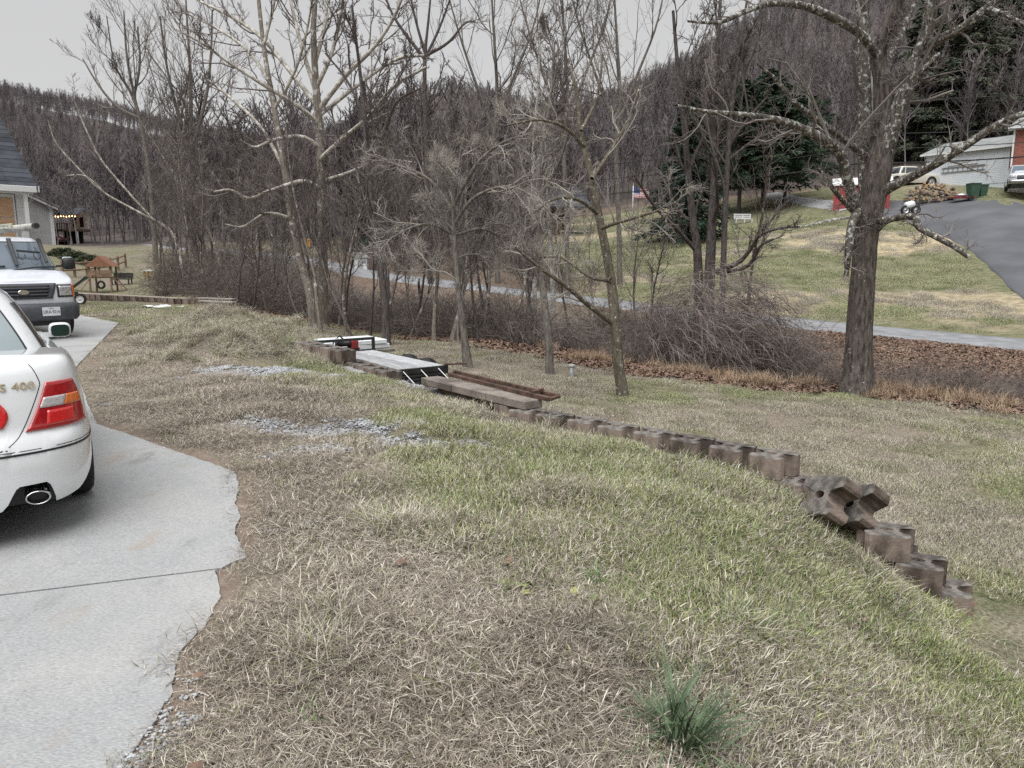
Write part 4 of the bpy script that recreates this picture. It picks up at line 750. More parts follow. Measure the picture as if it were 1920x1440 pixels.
m_vine = M('vine_cane', (.13, .108, .10), (.30, .255, .235), 2.5, .95, spec=.05)
vt = link('vine_thicket', vine_mound(), m_vine); vt.location = (vm[0], vm[1], vz); tag(vt, 'rounded mound of tangled reddish vines left of the big tree', 'shrub')

# ---- grass
def blades(n_, rad, h0, h1, lean0, lean1, wd, seed, mixw, square=True, heavy=.0):
    """strips of grass, material slot by mixw"""
    r_ = np.random.default_rng(seed)
    if square: c = np.clip(r_.normal(size=(n_, 2)) * rad, -2.1 * rad, 2.1 * rad)
    else:
        a = r_.random(n_) * 6.283; q = rad * np.sqrt(r_.random(n_)); c = np.stack([q * np.cos(a), q * np.sin(a)], -1)
    a = r_.random(n_) * 6.283; L = r_.uniform(h0, h1, n_); le = np.radians(r_.uniform(lean0, lean1, n_)); le2 = np.minimum(le + np.radians(r_.uniform(5, 45, n_)), 1.62)
    dirh = np.stack([np.cos(a), np.sin(a), 0 * a], -1); sdv = np.stack([-np.sin(a), np.cos(a), 0 * a], -1) * (wd * r_.uniform(.6, 1.3, n_))[:, None] * .5
    p0 = np.c_[c, r_.uniform(-.004, .012 + heavy, n_)]; up = np.array([0, 0, 1.])
    p1 = p0 + (dirh * np.sin(le)[:, None] + up * np.cos(le)[:, None]) * (L * .5)[:, None]; p2 = p1 + (dirh * np.sin(le2)[:, None] + up * np.cos(le2)[:, None]) * (L * .5)[:, None]
    p2 += r_.normal(size=p2.shape) * (L * .08)[:, None]
    V = np.stack([p0 - sdv, p0 + sdv, p1 + sdv * .9, p1 - sdv * .9, p2], 1).reshape(-1, 3); b_ = np.arange(n_) * 5
    Q = np.stack([b_, b_ + 1, b_ + 2, b_ + 3], -1); T = np.stack([b_ + 3, b_ + 2, b_ + 4], -1); mi = r_.choice(len(mixw), n_, p=np.array(mixw) / sum(mixw))
    return npmesh('grass', V, Q, False, T, np.concatenate([mi, mi]))
m_straw = M('dead_grass', (.20, .17, .135), (.70, .65, .555), 26, .75, spec=.25, rand=.5)
m_straw2 = M('brown_grass', (.105, .082, .064), (.36, .305, .25), 26, .8, spec=.2, rand=.5)
m_gr = M('green_grass', (.105, .13, .045), (.43, .45, .215), 22, .6, spec=.3, rand=.5)
m_gr2 = M('bright_green_grass', (.09, .175, .055), (.24, .36, .14), 22, .55, spec=.3, rand=.4)
m_or = M('orange_dry_grass', (.25, .175, .12), (.56, .43, .31), 18, .8, spec=.15, rand=.5)
SLOTS = [m_gr, m_straw, m_straw2, m_gr2]
def gset(name, arr):
    for me in arr:
        for k in SLOTS: me.materials.append(k)
    return source(name, arr)
thatch = gset('thatch_source', [blades(*q, (.02, .42, .56, .0), heavy=.02) for q in [(1700, .17, .02, .06, 55, 92, .0030, 700), (1500, .16, .02, .07, 60, 92, .0026, 701), (1150, .17, .035, .10, 58, 92, .0030, 702), (900, .18, .04, .12, 50, 92, .0032, 703), (1300, .15, .03, .08, 65, 92, .0028, 704), (700, .19, .05, .13, 40, 90, .0034, 705)]])
lawnsrc = gset('lawn_source', [blades(850, .16, .035, .085, 20, 70, .0036, 720 + k, mw) for k, mw in enumerate([(.62, .26, .06, .06), (.50, .36, .10, .04), (.38, .46, .14, .02), (.24, .56, .20, 0), (.10, .62, .28, 0), (.70, .14, .04, .12)])])
longsrc = gset('long_source', [blades(130, .13, .12, .27, 25, 68, .0042, 740 + k, mw, False) for k, mw in enumerate([(.55, .35, .05, .05), (.35, .5, .15, 0), (.1, .65, .25, 0), (.45, .4, .05, .1)])])
def area(n_, x0, x1, y0, y1):
    return rng.uniform(x0, x1, n_), rng.uniform(y0, y1, n_)
def infront(x, y, m=1.5): return (np.abs(x) < y * .72 + m) & (y > .6)
GRAV = []   # gravel patches: (centre, a, b, rotation)
for px, py, z, a, b, rz in [(480, 693, .02, .95, .55, .1), (580, 697, 0., .75, .35, -.1), (650, 805, 0, .85, .36, .15), (760, 832, -.02, .6, .36, 0), (470, 797, 0, .5, .18, .1), (600, 850, 0, .4, .2, 0), (780, 718, -.12, .55, .18, -.9), (830, 728, -.16, .4, .15, -.9), (1000, 780, -.2, .9, .13, -.75), (1150, 815, -.24, .6, .10, -.75), (1330, 868, -.27, .65, .13, -.7), (1390, 885, -.3, .35, .11, -.7), (1470, 918, -.38, .35, .10, -.7)]:
    GRAV.append((PZ(px, py, z), a, b, rz))
def gravw(x, y, grow_=0.):
    w_ = np.zeros(np.shape(x)); nz = fbm(x * 3.3, y * 3.3, 51, 4)
    for c, a, b, rz in GRAV:
        dx = x - c[0]; dy = y - c[1]; u = dx * math.cos(rz) + dy * math.sin(rz); v = -dx * math.sin(rz) + dy * math.cos(rz); w_ = np.maximum(w_, np.exp(-((u / (a + grow_)) ** 2 + (v / (b + grow_)) ** 2) * 1.1))
    return sstep(.36, .62, w_ * .75 + (nz - .5) * 1.0 + .12)
# thatch on the straw area
def slope_rot(x, y, n_):
    e = .15; sx = (height(x + e, y) - height(x - e, y)) / (2 * e); sy = (height(x, y + e) - height(x, y - e)) / (2 * e)
    return np.stack([np.clip(sy, -.6, .6), -np.clip(sx, -.6, .6), rng.random(n_) * 6.283], -1)
def put(name, x, y, sc, idx, src, label, cat, tilt=True, dz=0.0):
    z = height(x, y) + dz; rot = yaw(len(x))
    if tilt:                               # yaw first, then lean with the slope
        e = .12; sx = (height(x + e, y) - height(x - e, y)) / (2 * e); sy = (height(x, y + e) - height(x, y - e)) / (2 * e)
        c, s_ = np.cos(rot[:, 2]), np.sin(rot[:, 2]); gx = np.clip(sx * c + sy * s_, -.7, .7); gy = np.clip(-sx * s_ + sy * c, -.7, .7); rot[:, 0] = gy; rot[:, 1] = -gx
    return scatter(name, np.stack([x, y, z], -1), rot, sc, idx, src, label, cat)
x, y = area(2500, -7, 4, .8, 9.5); x2, y2 = area(1700, -11, 1, 8, 21); x3, y3 = area(420, -1.8, 1.6, 1.0, 4.5); x = np.concatenate([x, x2, x3]); y = np.concatenate([y, y2, y3])
k = infront(x, y) & ~inpoly(x, y, DRV) & (wall_sd(x, y) < -.12); x, y = x[k], y[k]; W_ = weights(x, y); g_ = gravw(x, y)
k = (rng.random(len(x)) < (sstep(.30, .52, fbm(x * 1.9 + 3, y * 1.9, 57, 4)) * np.maximum(W_['straw'], .12) * (1 - gravw(x, y, .22)) * (1 - .85 * W_['dirt']) * (1 - W_['green'] * .5))); xs, ys = x[k], y[k]
put('dead_grass', xs, ys, rng.uniform(.7, 1.25, len(xs)) * np.clip(.06 + edge_d(xs, ys, DRV) / .42, .08, 1), rng.integers(0, 6, len(xs)), thatch, 'matted dead straw grass beside the driveway', 'grass', dz=-.002)
# living lawn on the bank and the lower lawn
x, y = area(1900, -4, 5.2, .8, 8); x2, y2 = area(3300, -9, 14, 6, 16); x3, y3 = area(2300, -16, 14, 14, 27); x = np.concatenate([x, x2, x3]); y = np.concatenate([y, y2, y3])
sdv = wall_sd(x, y); k = infront(x, y) & ~inpoly(x, y, DRV) & ((sdv < -.44) | (sdv > .45) | (y < 4.5)); x, y = x[k], y[k]; W_ = weights(x, y); g_ = gravw(x, y); r_ = np.hypot(x, y)
k = rng.random(len(x)) < np.clip((1 - W_['straw'] * .93 + W_['green'] * .5), 0, 1) * (1 - gravw(x, y, .22)) * (1 - W_['leaf']) * (1 - .8 * W_['dirt']) * np.where(wall_sd(x, y) > 0, .35 + .65 * sstep(.34, .56, fbm(x * 1.2, y * 1.2, 58, 4)), 1); x, y, gq, r_ = x[k], y[k], W_['green'][k], r_[k]
lv = np.clip(((1 - gq) * 4.4 + rng.normal(size=len(x)) * .55), 0, 4).astype(int); lv = np.where((gq > .75) & (rng.random(len(x)) < .3), 5, lv)
low = wall_sd(x, y) > 0
put('lawn_grass', x, y, rng.uniform(.75, 1.25, len(x)) * np.clip(.12 + edge_d(x, y, DRV) / .38, .15, 1) * np.where(low, .8, 1.0) * (1 + .3 * sstep(12, 25, r_)), lv, lawnsrc, 'short mixed green and straw lawn grass on the bank', 'grass')
# longer grass on the bank by the wall and on the mounds
x, y = area(4200, -1, 5, 3.6, 9); sdv = wall_sd(x, y); k = infront(x, y) & (sdv < -.22) & (sdv > -1.1) & (rng.random(len(x)) < np.exp(sdv * 1.9) * sstep(.35, .65, fbm(x * 1.6, y * 1.6, 66, 3)) * np.where(y < 6.2, 1, .12)) & (gravw(x, y) < .4); xa, ya = x[k], y[k]
x, y = area(3800, -10, -1.5, 10, 18); mw_ = sum(np.exp(-((x - c[0]) / a / 1.2) ** 2 - ((y - c[1]) / b / 1.2) ** 2) for c, a, b, hh in MOUNDS[:5]); k = (rng.random(len(x)) < mw_ * .55) & (wall_sd(x, y) < -.1); xb, yb = x[k], y[k]
x, y = area(260, -.9, 2.6, 1.2, 4.6); k = (fbm(x * 2.6, y * 2.6, 91, 3) > .62) & ~inpoly(x, y, DRV); xc, yc = x[k], y[k]
x = np.concatenate([xa, xb, xc]); y = np.concatenate([ya, yb, yc]); k = edge_d(x, y, DRV) > .42; x, y = x[k], y[k]; gq = weights(x, y)['green']
put('long_grass', x, y, rng.uniform(.6, 1.1, len(x)), np.where(gq > .5, rng.choice([0, 3], len(x)), rng.choice([1, 2], len(x))), longsrc, 'longer leaning grass along the wall and on the mounds', 'grass')
# orange dry grass along the creek edge
orsrc = source('orange_source', [blades(150, .22, .15, .42, 10, 75, .008, 760 + k, (1,), False) for k in range(4)], m_or)
n_ = 420; x = rng.uniform(.6, 13, n_); y = yline(x) + rng.normal(size=n_) * .5 - .05; k = (fbm(x * .8, y * .8, 71, 3) > .53) & (rng.random(n_) < .8); x, y = x[k], y[k]
put('dry_grass', x, y, rng.uniform(.5, 1.1, len(x)), rng.integers(0, 4, len(x)), orsrc, 'orange dry grass tufts along the creek edge', 'grass')
# rough grass on the hill yard
x, y = area(5200, -2, 46, 27, 60); W_ = weights(x, y); k = inpoly(x, y, YARDP) & (edge_d(x, y, ROADP, False) > 2.6) & (edge_d(x, y, [p[:2] for p in HILLDRV], False) > 3.6) & infront(x, y, 1) & (rng.random(len(x)) < sstep(.30, .6, fbm(x * .5, y * .8, 95, 4))); x, y = x[k], y[k]; tn = W_['tan'][k]
put('yard_grass', x, y, rng.uniform(1.3, 2.2, len(x)) * np.array(1.0), np.where(tn > .4, 4, rng.choice([0, 5, 0, 1], len(x))), lawnsrc, 'green and tan grass on the hillside yard across the lane', 'grass')
# fallen leaves
def leaf_patch(seed, n_=70, rad=.32, s0=.05, s1=.10):
    r_ = np.random.default_rng(seed); c = np.c_[r_.uniform(-rad, rad, (n_, 2)), r_.uniform(.0, .035, n_)]; a = r_.random(n_) * 6.283; L = r_.uniform(s0, s1, n_)[:, None]
    d = np.stack([np.cos(a), np.sin(a), r_.normal(size=n_) * .35], -1); s_ = np.stack([-np.sin(a), np.cos(a), r_.normal(size=n_) * .35], -1)
    V = np.stack([c - d * L * .5, c + s_ * L * .36, c + d * L * .5 + np.array([0, 0, .3]) * L * .3, c - s_ * L * .36], 1).reshape(-1, 3); return npmesh('leaves', V, np.arange(len(V)).reshape(-1, 4), False)
m_leaf = M('fallen_leaf', (.10, .065, .05), (.30, .205, .155), 9, .8, spec=.2, rand=.8)
lsrc = source('leaf_source', [leaf_patch(800 + k) for k in range(4)], m_leaf)
x, y = area(7600, -10, 20, 13, 29); k = (weights(x, y)['leaf'] > .5) & (edge_d(x, y, ROADP, False) > 2) & infront(x, y) ; x, y = x[k], y[k]
put('leaf_litter', x, y, rng.uniform(.8, 1.3, len(x)), rng.integers(0, 4, len(x)), lsrc, 'brown fallen leaves under the creek trees', 'leaves')
one = source('single_leaf_source', [leaf_patch(820 + k, 1, .01, .05, .08) for k in range(4)], m_leaf); x, y = area(110, -2, 4, 1.5, 7); k = ~inpoly(x, y, DRV); x, y = x[k], y[k]
put('scattered_leaves', x, y, rng.uniform(.6, 1.2, len(x)), rng.integers(0, 4, len(x)), one, 'a few brown leaves on the near grass', 'leaves', dz=.02)
# gravel
def stone_mesh(seed):
    r_ = np.random.default_rng(seed); bm = bmesh.new(); bmesh.ops.create_icosphere(bm, subdivisions=1, radius=1)
    for v in bm.verts: v.co = Vector(np.array(v.co) * r_.uniform(.7, 1.15) * np.array([1, .8, .6]))
    me = bpy.data.meshes.new('stone'); bm.to_mesh(me); bm.free(); return me
m_stone = M('gravel_stone', (.20, .203, .212), (.50, .51, .53), 40, .9, rand=1.4)
def gravel_patch(seed, n_=16):
    r_ = np.random.default_rng(seed); V = []; T = []; k = 0
    for q in range(n_):
        me = stone_mesh(seed * 50 + q); v = np.array([p.co[:] for p in me.vertices]); a = r_.random() * 6.28; R = np.array([[math.cos(a), -math.sin(a), 0], [math.sin(a), math.cos(a), 0], [0, 0, 1]]); s_ = r_.uniform(.007, .019); c = np.append(r_.normal(size=2) * .05, r_.uniform(.0, .012))
        V.append(v @ R.T * s_ + c); T.append(np.array([list(p.vertices) for p in me.polygons]) + k); k += len(v); bpy.data.meshes.remove(me)
    return npmesh('stones', np.concatenate(V), None, False, np.concatenate(T))
ssrc = source('stone_source', [gravel_patch(k + 1) for k in range(6)], m_stone)
x, y = area(26000, -7, 3.4, 4.5, 12.5); g_ = gravw(x, y); sdw = wall_sd(x, y); g_ = np.maximum(g_, sstep(-.36, -.16, sdw) * sstep(.36, .52, fbm(x * 1.5, y * 1.5, 93, 3)) * (y > 5.6) * (y < 11.5)); k = (rng.random(len(x)) < g_ * .8) & (sdw < -.1) & ~inpoly(x, y, DRV); x, y = x[k][:9000], y[k][:9000]; n_ = len(x)
# small stones at the driveway's near edge
c = PZ(300, 1375, .02); xe = rng.normal(size=46) * .09 + c[0] + .02; ye = rng.normal(size=46) * .13 + c[1]; xe += (2.25 - ye) * .22
sc = np.concatenate([rng.uniform(.7, 1.3, n_), rng.uniform(.4, .8, 46)]); x = np.concatenate([x, xe]); y = np.concatenate([y, ye]); n_ = len(x)
scatter('gravel', np.stack([x, y, height(x, y) + .004], -1), yaw(n_), sc, rng.integers(0, 6, n_), ssrc, 'pale blue-grey gravel strewn on the grass by the wall', 'gravel')
# bright broad-leaved clumps of grass
m_gr3 = M('blue_green_grass', (.05, .085, .042), (.17, .23, .13), 9, .5, spec=.4)
def clump(name, label, px, py, z, n_, h, m, wd=.010, lean=(5, 75)):
    p = PZ(px, py, z); me = blades(n_, .07, h * .5, h, lean[0], lean[1], wd, int(px), (1,), False); o = link(name, me, m); o.location = (p[0], p[1], H1(p[0], p[1]) - .005); return tag(o, label, 'grass')
clump('grass_clump', 'lush green clump of broad grass at the bottom edge of the photo', 1275, 1415, -.14, 200, .40, m_gr3, .010, (12, 82))
clump('grass_clump', 'small green tuft on the straw slope above the lush clump', 1105, 1078, -.03, 90, .16, m_gr2, .006)
clump('grass_clump', 'bent brown tussock of dead grass just left of the lush clump', 1095, 1290, -.03, 210, .24, m_straw2, .005, (20, 85))
clump('grass_clump', 'thin green tuft in the straw close to the driveway edge', 585, 1345, 0, 40, .10, m_gr2, .005)
def weed(px, py, z, seed, n_, label):
    p = PZ(px, py, z); r_ = np.random.default_rng(seed); a = r_.random(n_) * 6.283; rr_ = r_.uniform(.02, .13, n_); c = np.stack([np.cos(a) * rr_, np.sin(a) * rr_, r_.uniform(.015, .06, n_)], -1); L = r_.uniform(.02, .042, n_)[:, None]
    d = nrmz(np.stack([np.cos(a), np.sin(a), r_.normal(size=n_) * .5], -1)); s_ = nrmz(np.cross(d, r_.normal(size=(n_, 3)) * .4 + [0, 0, 1.])); V = np.stack([c - d * L, c + s_ * L * .75, c + d * L, c - s_ * L * .75], 1).reshape(-1, 3)
    o = link('weed', npmesh('weed', V, np.arange(len(V)).reshape(-1, 4), False), M('weed_leaf', (.10, .16, .06), (.36, .36, .14), 14, .6)); o.location = (p[0], p[1], H1(p[0], p[1])); return tag(o, label, 'weed')
weed(1075, 1135, -.02, 5, 34, 'low broad-leaved weed with yellowish leaves on the straw slope')
weed(960, 1112, 0, 6, 16, 'tiny green weed on the straw left of the yellowish one')
# ================================================================== RETAINING WALL OF HOLLOW BLOCKS
def block_mesh():
    out_ = [(-.125, -.165), (0, -.17), (.125, -.165), (.155, -.14), (.16, -.085), (.125, -.068), (.092, -.038), (.08, 0), (.095, .036), (.135, .062), (.195, .075), (.205, .10), (.20, .150), (.185, .165), (.125, .158), (.115, .168), (.0, .172), (-.115, .168), (-.125, .158), (-.185, .165), (-.20, .150), (-.205, .10), (-.195, .075), (-.135, .062), (-.095, .036), (-.08, 0), (-.092, -.038), (-.125, -.068), (-.16, -.085), (-.155, -.14)]
    o = np.array(out_); a = np.arctan2(o[:, 1], o[:, 0]); inn = np.stack([.048 * np.cos(a), .034 * np.sin(a)], -1); n = len(o); h = .198; c = .006
    o2 = o * (1 - c / np.linalg.norm(o, axis=1))[:, None]
    V = []; 
    for P, z in ((o2, 0), (o, c), (o, h - c), (o2, h), (inn, h), (inn, 0)): V += [(p[0], p[1], z) for p in P]
    Fc = []; mi = []
    for r in range(6):
        for k in range(n):
            k2 = (k + 1) % n; r2 = (r + 1) % 6; Fc.append((r * n + k, r * n + k2, r2 * n + k2, r2 * n + k)); mi.append(1 if r in (2, 3) else 0)
    me = npmesh('block', np.array(V), np.array(Fc), False, None, mi); return me
m_blk = M('wall_block', (.085, .068, .058), (.30, .24, .205), 9, .95, .5, 45, spec=.15, rand=1.0, stretch=(1, 1, .5))
m_blkt = M('weathered_block_top', (.085, .078, .072), (.25, .23, .21), 12, .95, .5, 60, spec=.15, rand=.6)
BLK = block_mesh(); BLK.materials.append(m_blk); BLK.materials.append(m_blkt)
def add_block(parent, x, y, ztop, yaw_, jit=.02):
    o = bpy.data.objects.new('block', BLK); COL.objects.link(o); o.parent = parent
    o.location = (x + random.uniform(-jit, jit) - parent.location.x, y + random.uniform(-jit, jit) - parent.location.y, ztop - .198 - parent.location.z); o.rotation_euler = (random.uniform(-.02, .02), random.uniform(-.02, .02), yaw_ + random.uniform(-.07, .07)); return o
def run(parent, A, B, n, ztop, face=0.):
    A = np.array(A[:2]); B = np.array(B[:2]); d = B - A; yw = math.atan2(d[1], d[0]) + face
    for k in range(n):
        p = A + d * (k / max(1, n - 1)); add_block(parent, p[0], p[1], ztop, yw)
nearw = empty('retaining_wall', (WL[4][0], WL[4][1], -.5)); tag(nearw, 'low retaining wall of brown hollow concrete blocks running down to the lower lawn', 'wall')
C0 = PZ(985, 768, -.10); C1 = PZ(1452, 850, -.10)
run(nearw, C0, C1, 8, -.10)
dC = (C1 - C0)[:2] / np.linalg.norm((C1 - C0)[:2])
B0 = PZ(815, 712, -.10); B1 = PZ(955, 755, -.10)
run(nearw, B0, B1, 5, -.10)
run(nearw, PZ(664, 677, -.06), PZ(728, 694, -.06), 4, -.06)
run(nearw, PZ(572, 640, .14), PZ(640, 655, .14), 5, .14)
run(nearw, C0 + np.r_[dC * .2, 0], C1 + np.r_[dC * .55, 0], 9, -.30); run(nearw, B0, B1, 6, -.30); run(nearw, PZ(572, 640, .14), PZ(728, 694, -.06), 11, -.26); run(nearw, C0, C1, 8, -.50)
run(nearw, PZ(575, 641, .14), PZ(640, 655, .14), 5, -.06)
yw0 = math.atan2(dC[1], dC[0])
for px, py, z in [(1500, 903, -.34), (1663, 992, -.36), (1722, 1050, -.555), (1772, 1100, -.75)]:
    p = PZ(px, py, z); add_block(nearw, p[0], p[1], z, yw0 + .35, .0)
p = PZ(1700, 1030, -.56); add_block(nearw, p[0] - .08, p[1] + .1, -.56, yw0 + .3, 0)
p = PZ(1620, 985, -.56); add_block(nearw, p[0], p[1], -.56, yw0 + .3, 0); p = PZ(1570, 960, -.5); add_block(nearw, p[0], p[1], -.5, yw0 + .3, 0)
# long cap slabs on the middle stretch
m_cap = M('cap_slab', (.13, .112, .10), (.28, .245, .22), 4, .95, .5, 40, spec=.15, rand=.8)
K0 = PZ(805, 706, .0)[:2]; K1 = PZ(1000, 752, .0)[:2]; dK = K1 - K0; lk = np.linalg.norm(dK); dK /= lk
for q in range(3):
    a = K0 + dK * lk * q / 3; mt = Matrix.Translation((a[0], a[1], 0)) @ Matrix.Rotation(math.atan2(dK[1], dK[0]) + .012 * (q - 1), 4, 'Z')
    o = MB().rbox(.006, lk / 3 - .006, -.14, .14, -.096, .004 * q, .008, mt).build('cap_slab', m_cap, nearw); o.matrix_parent_inverse = Matrix.Translation(-nearw.location)
# tumbled blocks
def loose(px, py, d, zax, spin, label):
    p = PD(px, py, d); z = Vector(zax).normalized(); x = z.orthogonal().normalized(); x = Matrix.Rotation(spin, 3, z) @ x; y = z.cross(x)
    o = bpy.data.objects.new('loose_block', BLK); COL.objects.link(o); R = Matrix((x, y, z)).transposed().to_4x4(); o.matrix_world = Matrix.Translation(Vector(p)) @ R @ Matrix.Translation((0, 0, -.1)); return tag(o, label, 'block', 'tumbled blocks on the wall')
dt = float(PZ(1560, 960, -.3)[1])
loose(1552, 938, dt - .02, (-.80, -.22, .56), 1.25, 'tumbled hollow block lying tilted with its oval hole showing')
loose(1606, 956, dt + .05, (-.78, -.20, .60), 1.45, 'tumbled block leaning against the one with the showing hole')
# far wall by the play set
farw = empty('garden_wall', (WL[0][0], WL[0][1], -.1)); tag(farw, 'far low wall of upright brown blocks in front of the wooden play set', 'wall')
FA = PZ(130, 550, .12); FB = PZ(352, 561, .12); run(farw, FA, FB, 21, .12); run(farw, FA, FB, 21, -.08); run(farw, PZ(350, 574, -.05), PZ(442, 578, -.05), 9, -.06)
m_plank = M('weathered_plank', (.22, .20, .18), (.42, .40, .37), 3, .9, .3, 30, stretch=(1, 8, 8))
def beam(name, A, B, w, h, m, label=None, cat=None, parent=None, group=None, bev=.004):
    A = Vector(A); B = Vector(B); d = B - A; L = d.length; x = d.normalized(); y = Vector((0, 0, 1)).cross(x).normalized(); z = x.cross(y); mt = Matrix((x, y, z)).transposed().to_4x4(); mt.translation = A
    o = MB().rbox(0, L, -w / 2, w / 2, -h / 2, h / 2, bev, mt).build(name, m, parent); return tag(o, label, cat, group) if label else o
beam('plank', PZ(372, 559, .2), PZ(440, 561, .2), .24, .045, m_plank, 'long grey plank lying along the far wall end', 'plank')
beam('plank', PZ(376, 564, .14), PZ(440, 567, .14), .2, .05, m_plank, 'lower weathered plank under the long grey one', 'plank')
capm = M('flat_cap', (.30, .255, .22), (.47, .41, .36), 5, .95, .3, spec=.1)
o = beam('cap_slab', FA + [0, 0, .02], FB + [0, 0, .02], .30, .035, capm, parent=farw); o.matrix_parent_inverse = Matrix.Translation(-farw.location)

# ================================================================== TRAILER
ZD = -.13; TN = PZ(832, 684, ZD); TF = PZ(700, 656, ZD); ax = (TF - TN)[:2]; tl = float(np.linalg.norm(ax)); yaw_t = math.atan2(ax[1], ax[0]); gz = H1(TN[0] - .5, TN[1] + .8)
m_blkmet = M('black_frame', (.012, .012, .013), (.03, .03, .032), 8, .45, spec=.5); m_deck = M('silvered_board', (.27, .275, .285), (.50, .51, .53), 5, .8, .3, 26, stretch=(1, 9, 9), rand=.8); m_tyre = M('tyre', (.012, .012, .012), (.03, .03, .03), 20, .85)
m_white = M('white_paint', (.74, .75, .76), (.82, .83, .84), 3, .5); m_hub = M('wheel_hub', (.5, .5, .52), rough=.35, metal=.8)
tr = empty('flatbed_trailer', (TN[0], TN[1], gz), yaw_t); tag(tr, 'black flatbed trailer with silvered board deck parked below the wall', 'trailer'); zd = ZD - gz; W = 1.75   # local: x to the far end, y to the left(+)
for q in range(9):
    y0 = -.0 + q * W / 9; MB().rbox(0, tl, y0 + .006, y0 + W / 9 - .006, zd - .035, zd + random.uniform(-.003, .003), .004).build('plank', m_deck, tr)
fr = MB(); fr.box(-.02, tl + .05, -.05, -.002, zd - .14, zd - .01); fr.box(-.02, tl + .05, W + .002, W + .05, zd - .14, zd - .01); fr.box(-.06, -.004, -.05, W + .05, zd - .14, zd - .005); fr.box(tl + .002, tl + .07, -.05, W + .05, zd - .14, zd + .02)
for q in range(5): fr.box(.3 + q * .5, .36 + q * .5, 0, W, zd - .12, zd - .04)
fr.build('frame', m_blkmet, tr)
hb = MB(); hb.box(tl + .02, tl + .07, -.05, .0, zd + .02, zd + .20); hb.box(tl + .02, tl + .07, W, W + .05, zd + .02, zd + .20); hb.box(tl + .02, tl + .07, -.05, W + .05, zd + .20, zd + .25); hb.build('headboard', m_blkmet, tr)
hb = MB(); hb.tube([(tl, .2, zd - .1), (tl + 1.5, W / 2, zd - .12)], .04, 6); hb.tube([(tl, W - .2, zd - .1), (tl + 1.5, W / 2, zd - .12)], .04, 6); hb.tube([(tl + 1.35, W / 2, zd + .1), (tl + 1.35, W / 2, .02)], .03, 8); hb.build('tongue', m_blkmet, tr)
for sy in (-.15, W + .15):
    for k in (.78, 1.42):
        rw = zd + .085 - .28; mt = Matrix.Translation((k, sy, .28)) @ Matrix.Rotation(math.pi / 2, 4, 'X')
        t_ = MB().lathe([(.16, -.09), (.25, -.095), (.285, -.07), (.29, 0), (.285, .07), (.25, .095), (.16, .09)], 22, mt).build('wheel', m_tyre, tr, True); MB().lathe([(.0, -.05), (.05, -.06), (.15, -.05), (.165, -.085)], 16, mt).build('rim', m_hub, t_, True)
    f2 = MB(); prof = [(.38, .30), (.42, .52), (.55, .60), (.80, .62), (1.10, .56), (1.40, .62), (1.65, .60), (1.78, .52), (1.82, .30)]; f2.tube([(a, sy, b + zd - .60) for a, b in prof], .012, 4)
    f2.build('fender', m_blkmet, tr)
# folded ramp hanging off the near end, with pale rods
rp = MB()
for q in range(7): a = q / 6; rp.box(-.08 - a * .34, -.05 - a * .34 + .02, .05, W - .05, zd - .09 - a * .30, zd - .06 - a * .30)
rp.box(-.46, -.06, .05, .1, zd - .42, zd - .38)
rp.add([(-.06, .06, zd - .1), (-.06, W - .06, zd - .1), (-.44, W - .06, zd - .42), (-.44, .06, zd - .42)], [(0, 1, 2, 3)]); ramp = rp.build('ramp', m_blkmet, tr)
for q in range(4): MB().tube([(-.03, .15 + q * .33, zd - .02), (-.50, .02 + q * .33, zd - .36)], .008, 5).build('rod', m_white, ramp)
m_rust = M('rusty_steel', (.06, .04, .033), (.17, .10, .075), 9, .85, .3, 40, metal=.2)
MB().tube([PZ(834, 683, ZD + .02), PZ(876, 681, ZD + .02)], .018, 6).build('rusty_pipe', m_rust); tag(bpy.data.objects['rusty_pipe'], 'thin rusty pipe sticking out from the trailer corner', 'pipe')
# load on the trailer front
m_foam = M('white_foam', (.72, .76, .78), (.80, .84, .86), 3, .6); m_yel = M('tan_foam', (.55, .44, .29), (.68, .57, .40), 6, .9)
mt0 = Matrix.Translation((TN[0], TN[1], gz)) @ Matrix.Rotation(yaw_t, 4, 'Z')
def onT(name, b, m, label, cat, rz=0, grp=None):
    cx_, cy_ = (b[0] + b[1]) / 2, (b[2] + b[3]) / 2; o = MB().rbox(b[0] - cx_, b[1] - cx_, b[2] - cy_, b[3] - cy_, 0, b[5] - b[4], .01).build(name, m); o.matrix_world = mt0 @ Matrix.Translation((cx_, cy_, b[4])) @ Matrix.Rotation(rz, 4, 'Z'); return tag(o, label, cat, grp)
m_plat = M('dark_board', (.10, .09, .08), (.2, .18, .16), 4, .9)
o = MB().rbox(tl + .12, tl + 1.5, -.55, W + .1, zd - .08, zd - .03, .004).build('platform', m_plat, tr)
onT('foam_board', (tl + .35, tl + 1.25, -.55, W - .05, zd - .028, zd + .06), m_foam, 'white foam board at the bottom of the stack on the trailer front', 'board', .03)
onT('foam_board', (tl + .38, tl + 1.3, -.50, W - .1, zd + .064, zd + .15), m_foam, 'white foam board lying on top of the stack behind the wall', 'board', -.03)
onT('foam_block', (tl + .12, tl + .45, W - .75, W + .0, zd + .026, zd + .13), m_yel, 'tan foam slab resting in front of the white boards', 'foam', .1)
wn = empty('winch', tuple(mt0 @ Vector((tl + .22, .55, zd + .03)))); tag(wn, 'black and red winch with a strap on the trailer front', 'winch'); wn.rotation_euler = (0, 0, yaw_t); m_red = M('red_paint', (.33, .03, .03), (.42, .05, .045), 5, .45)
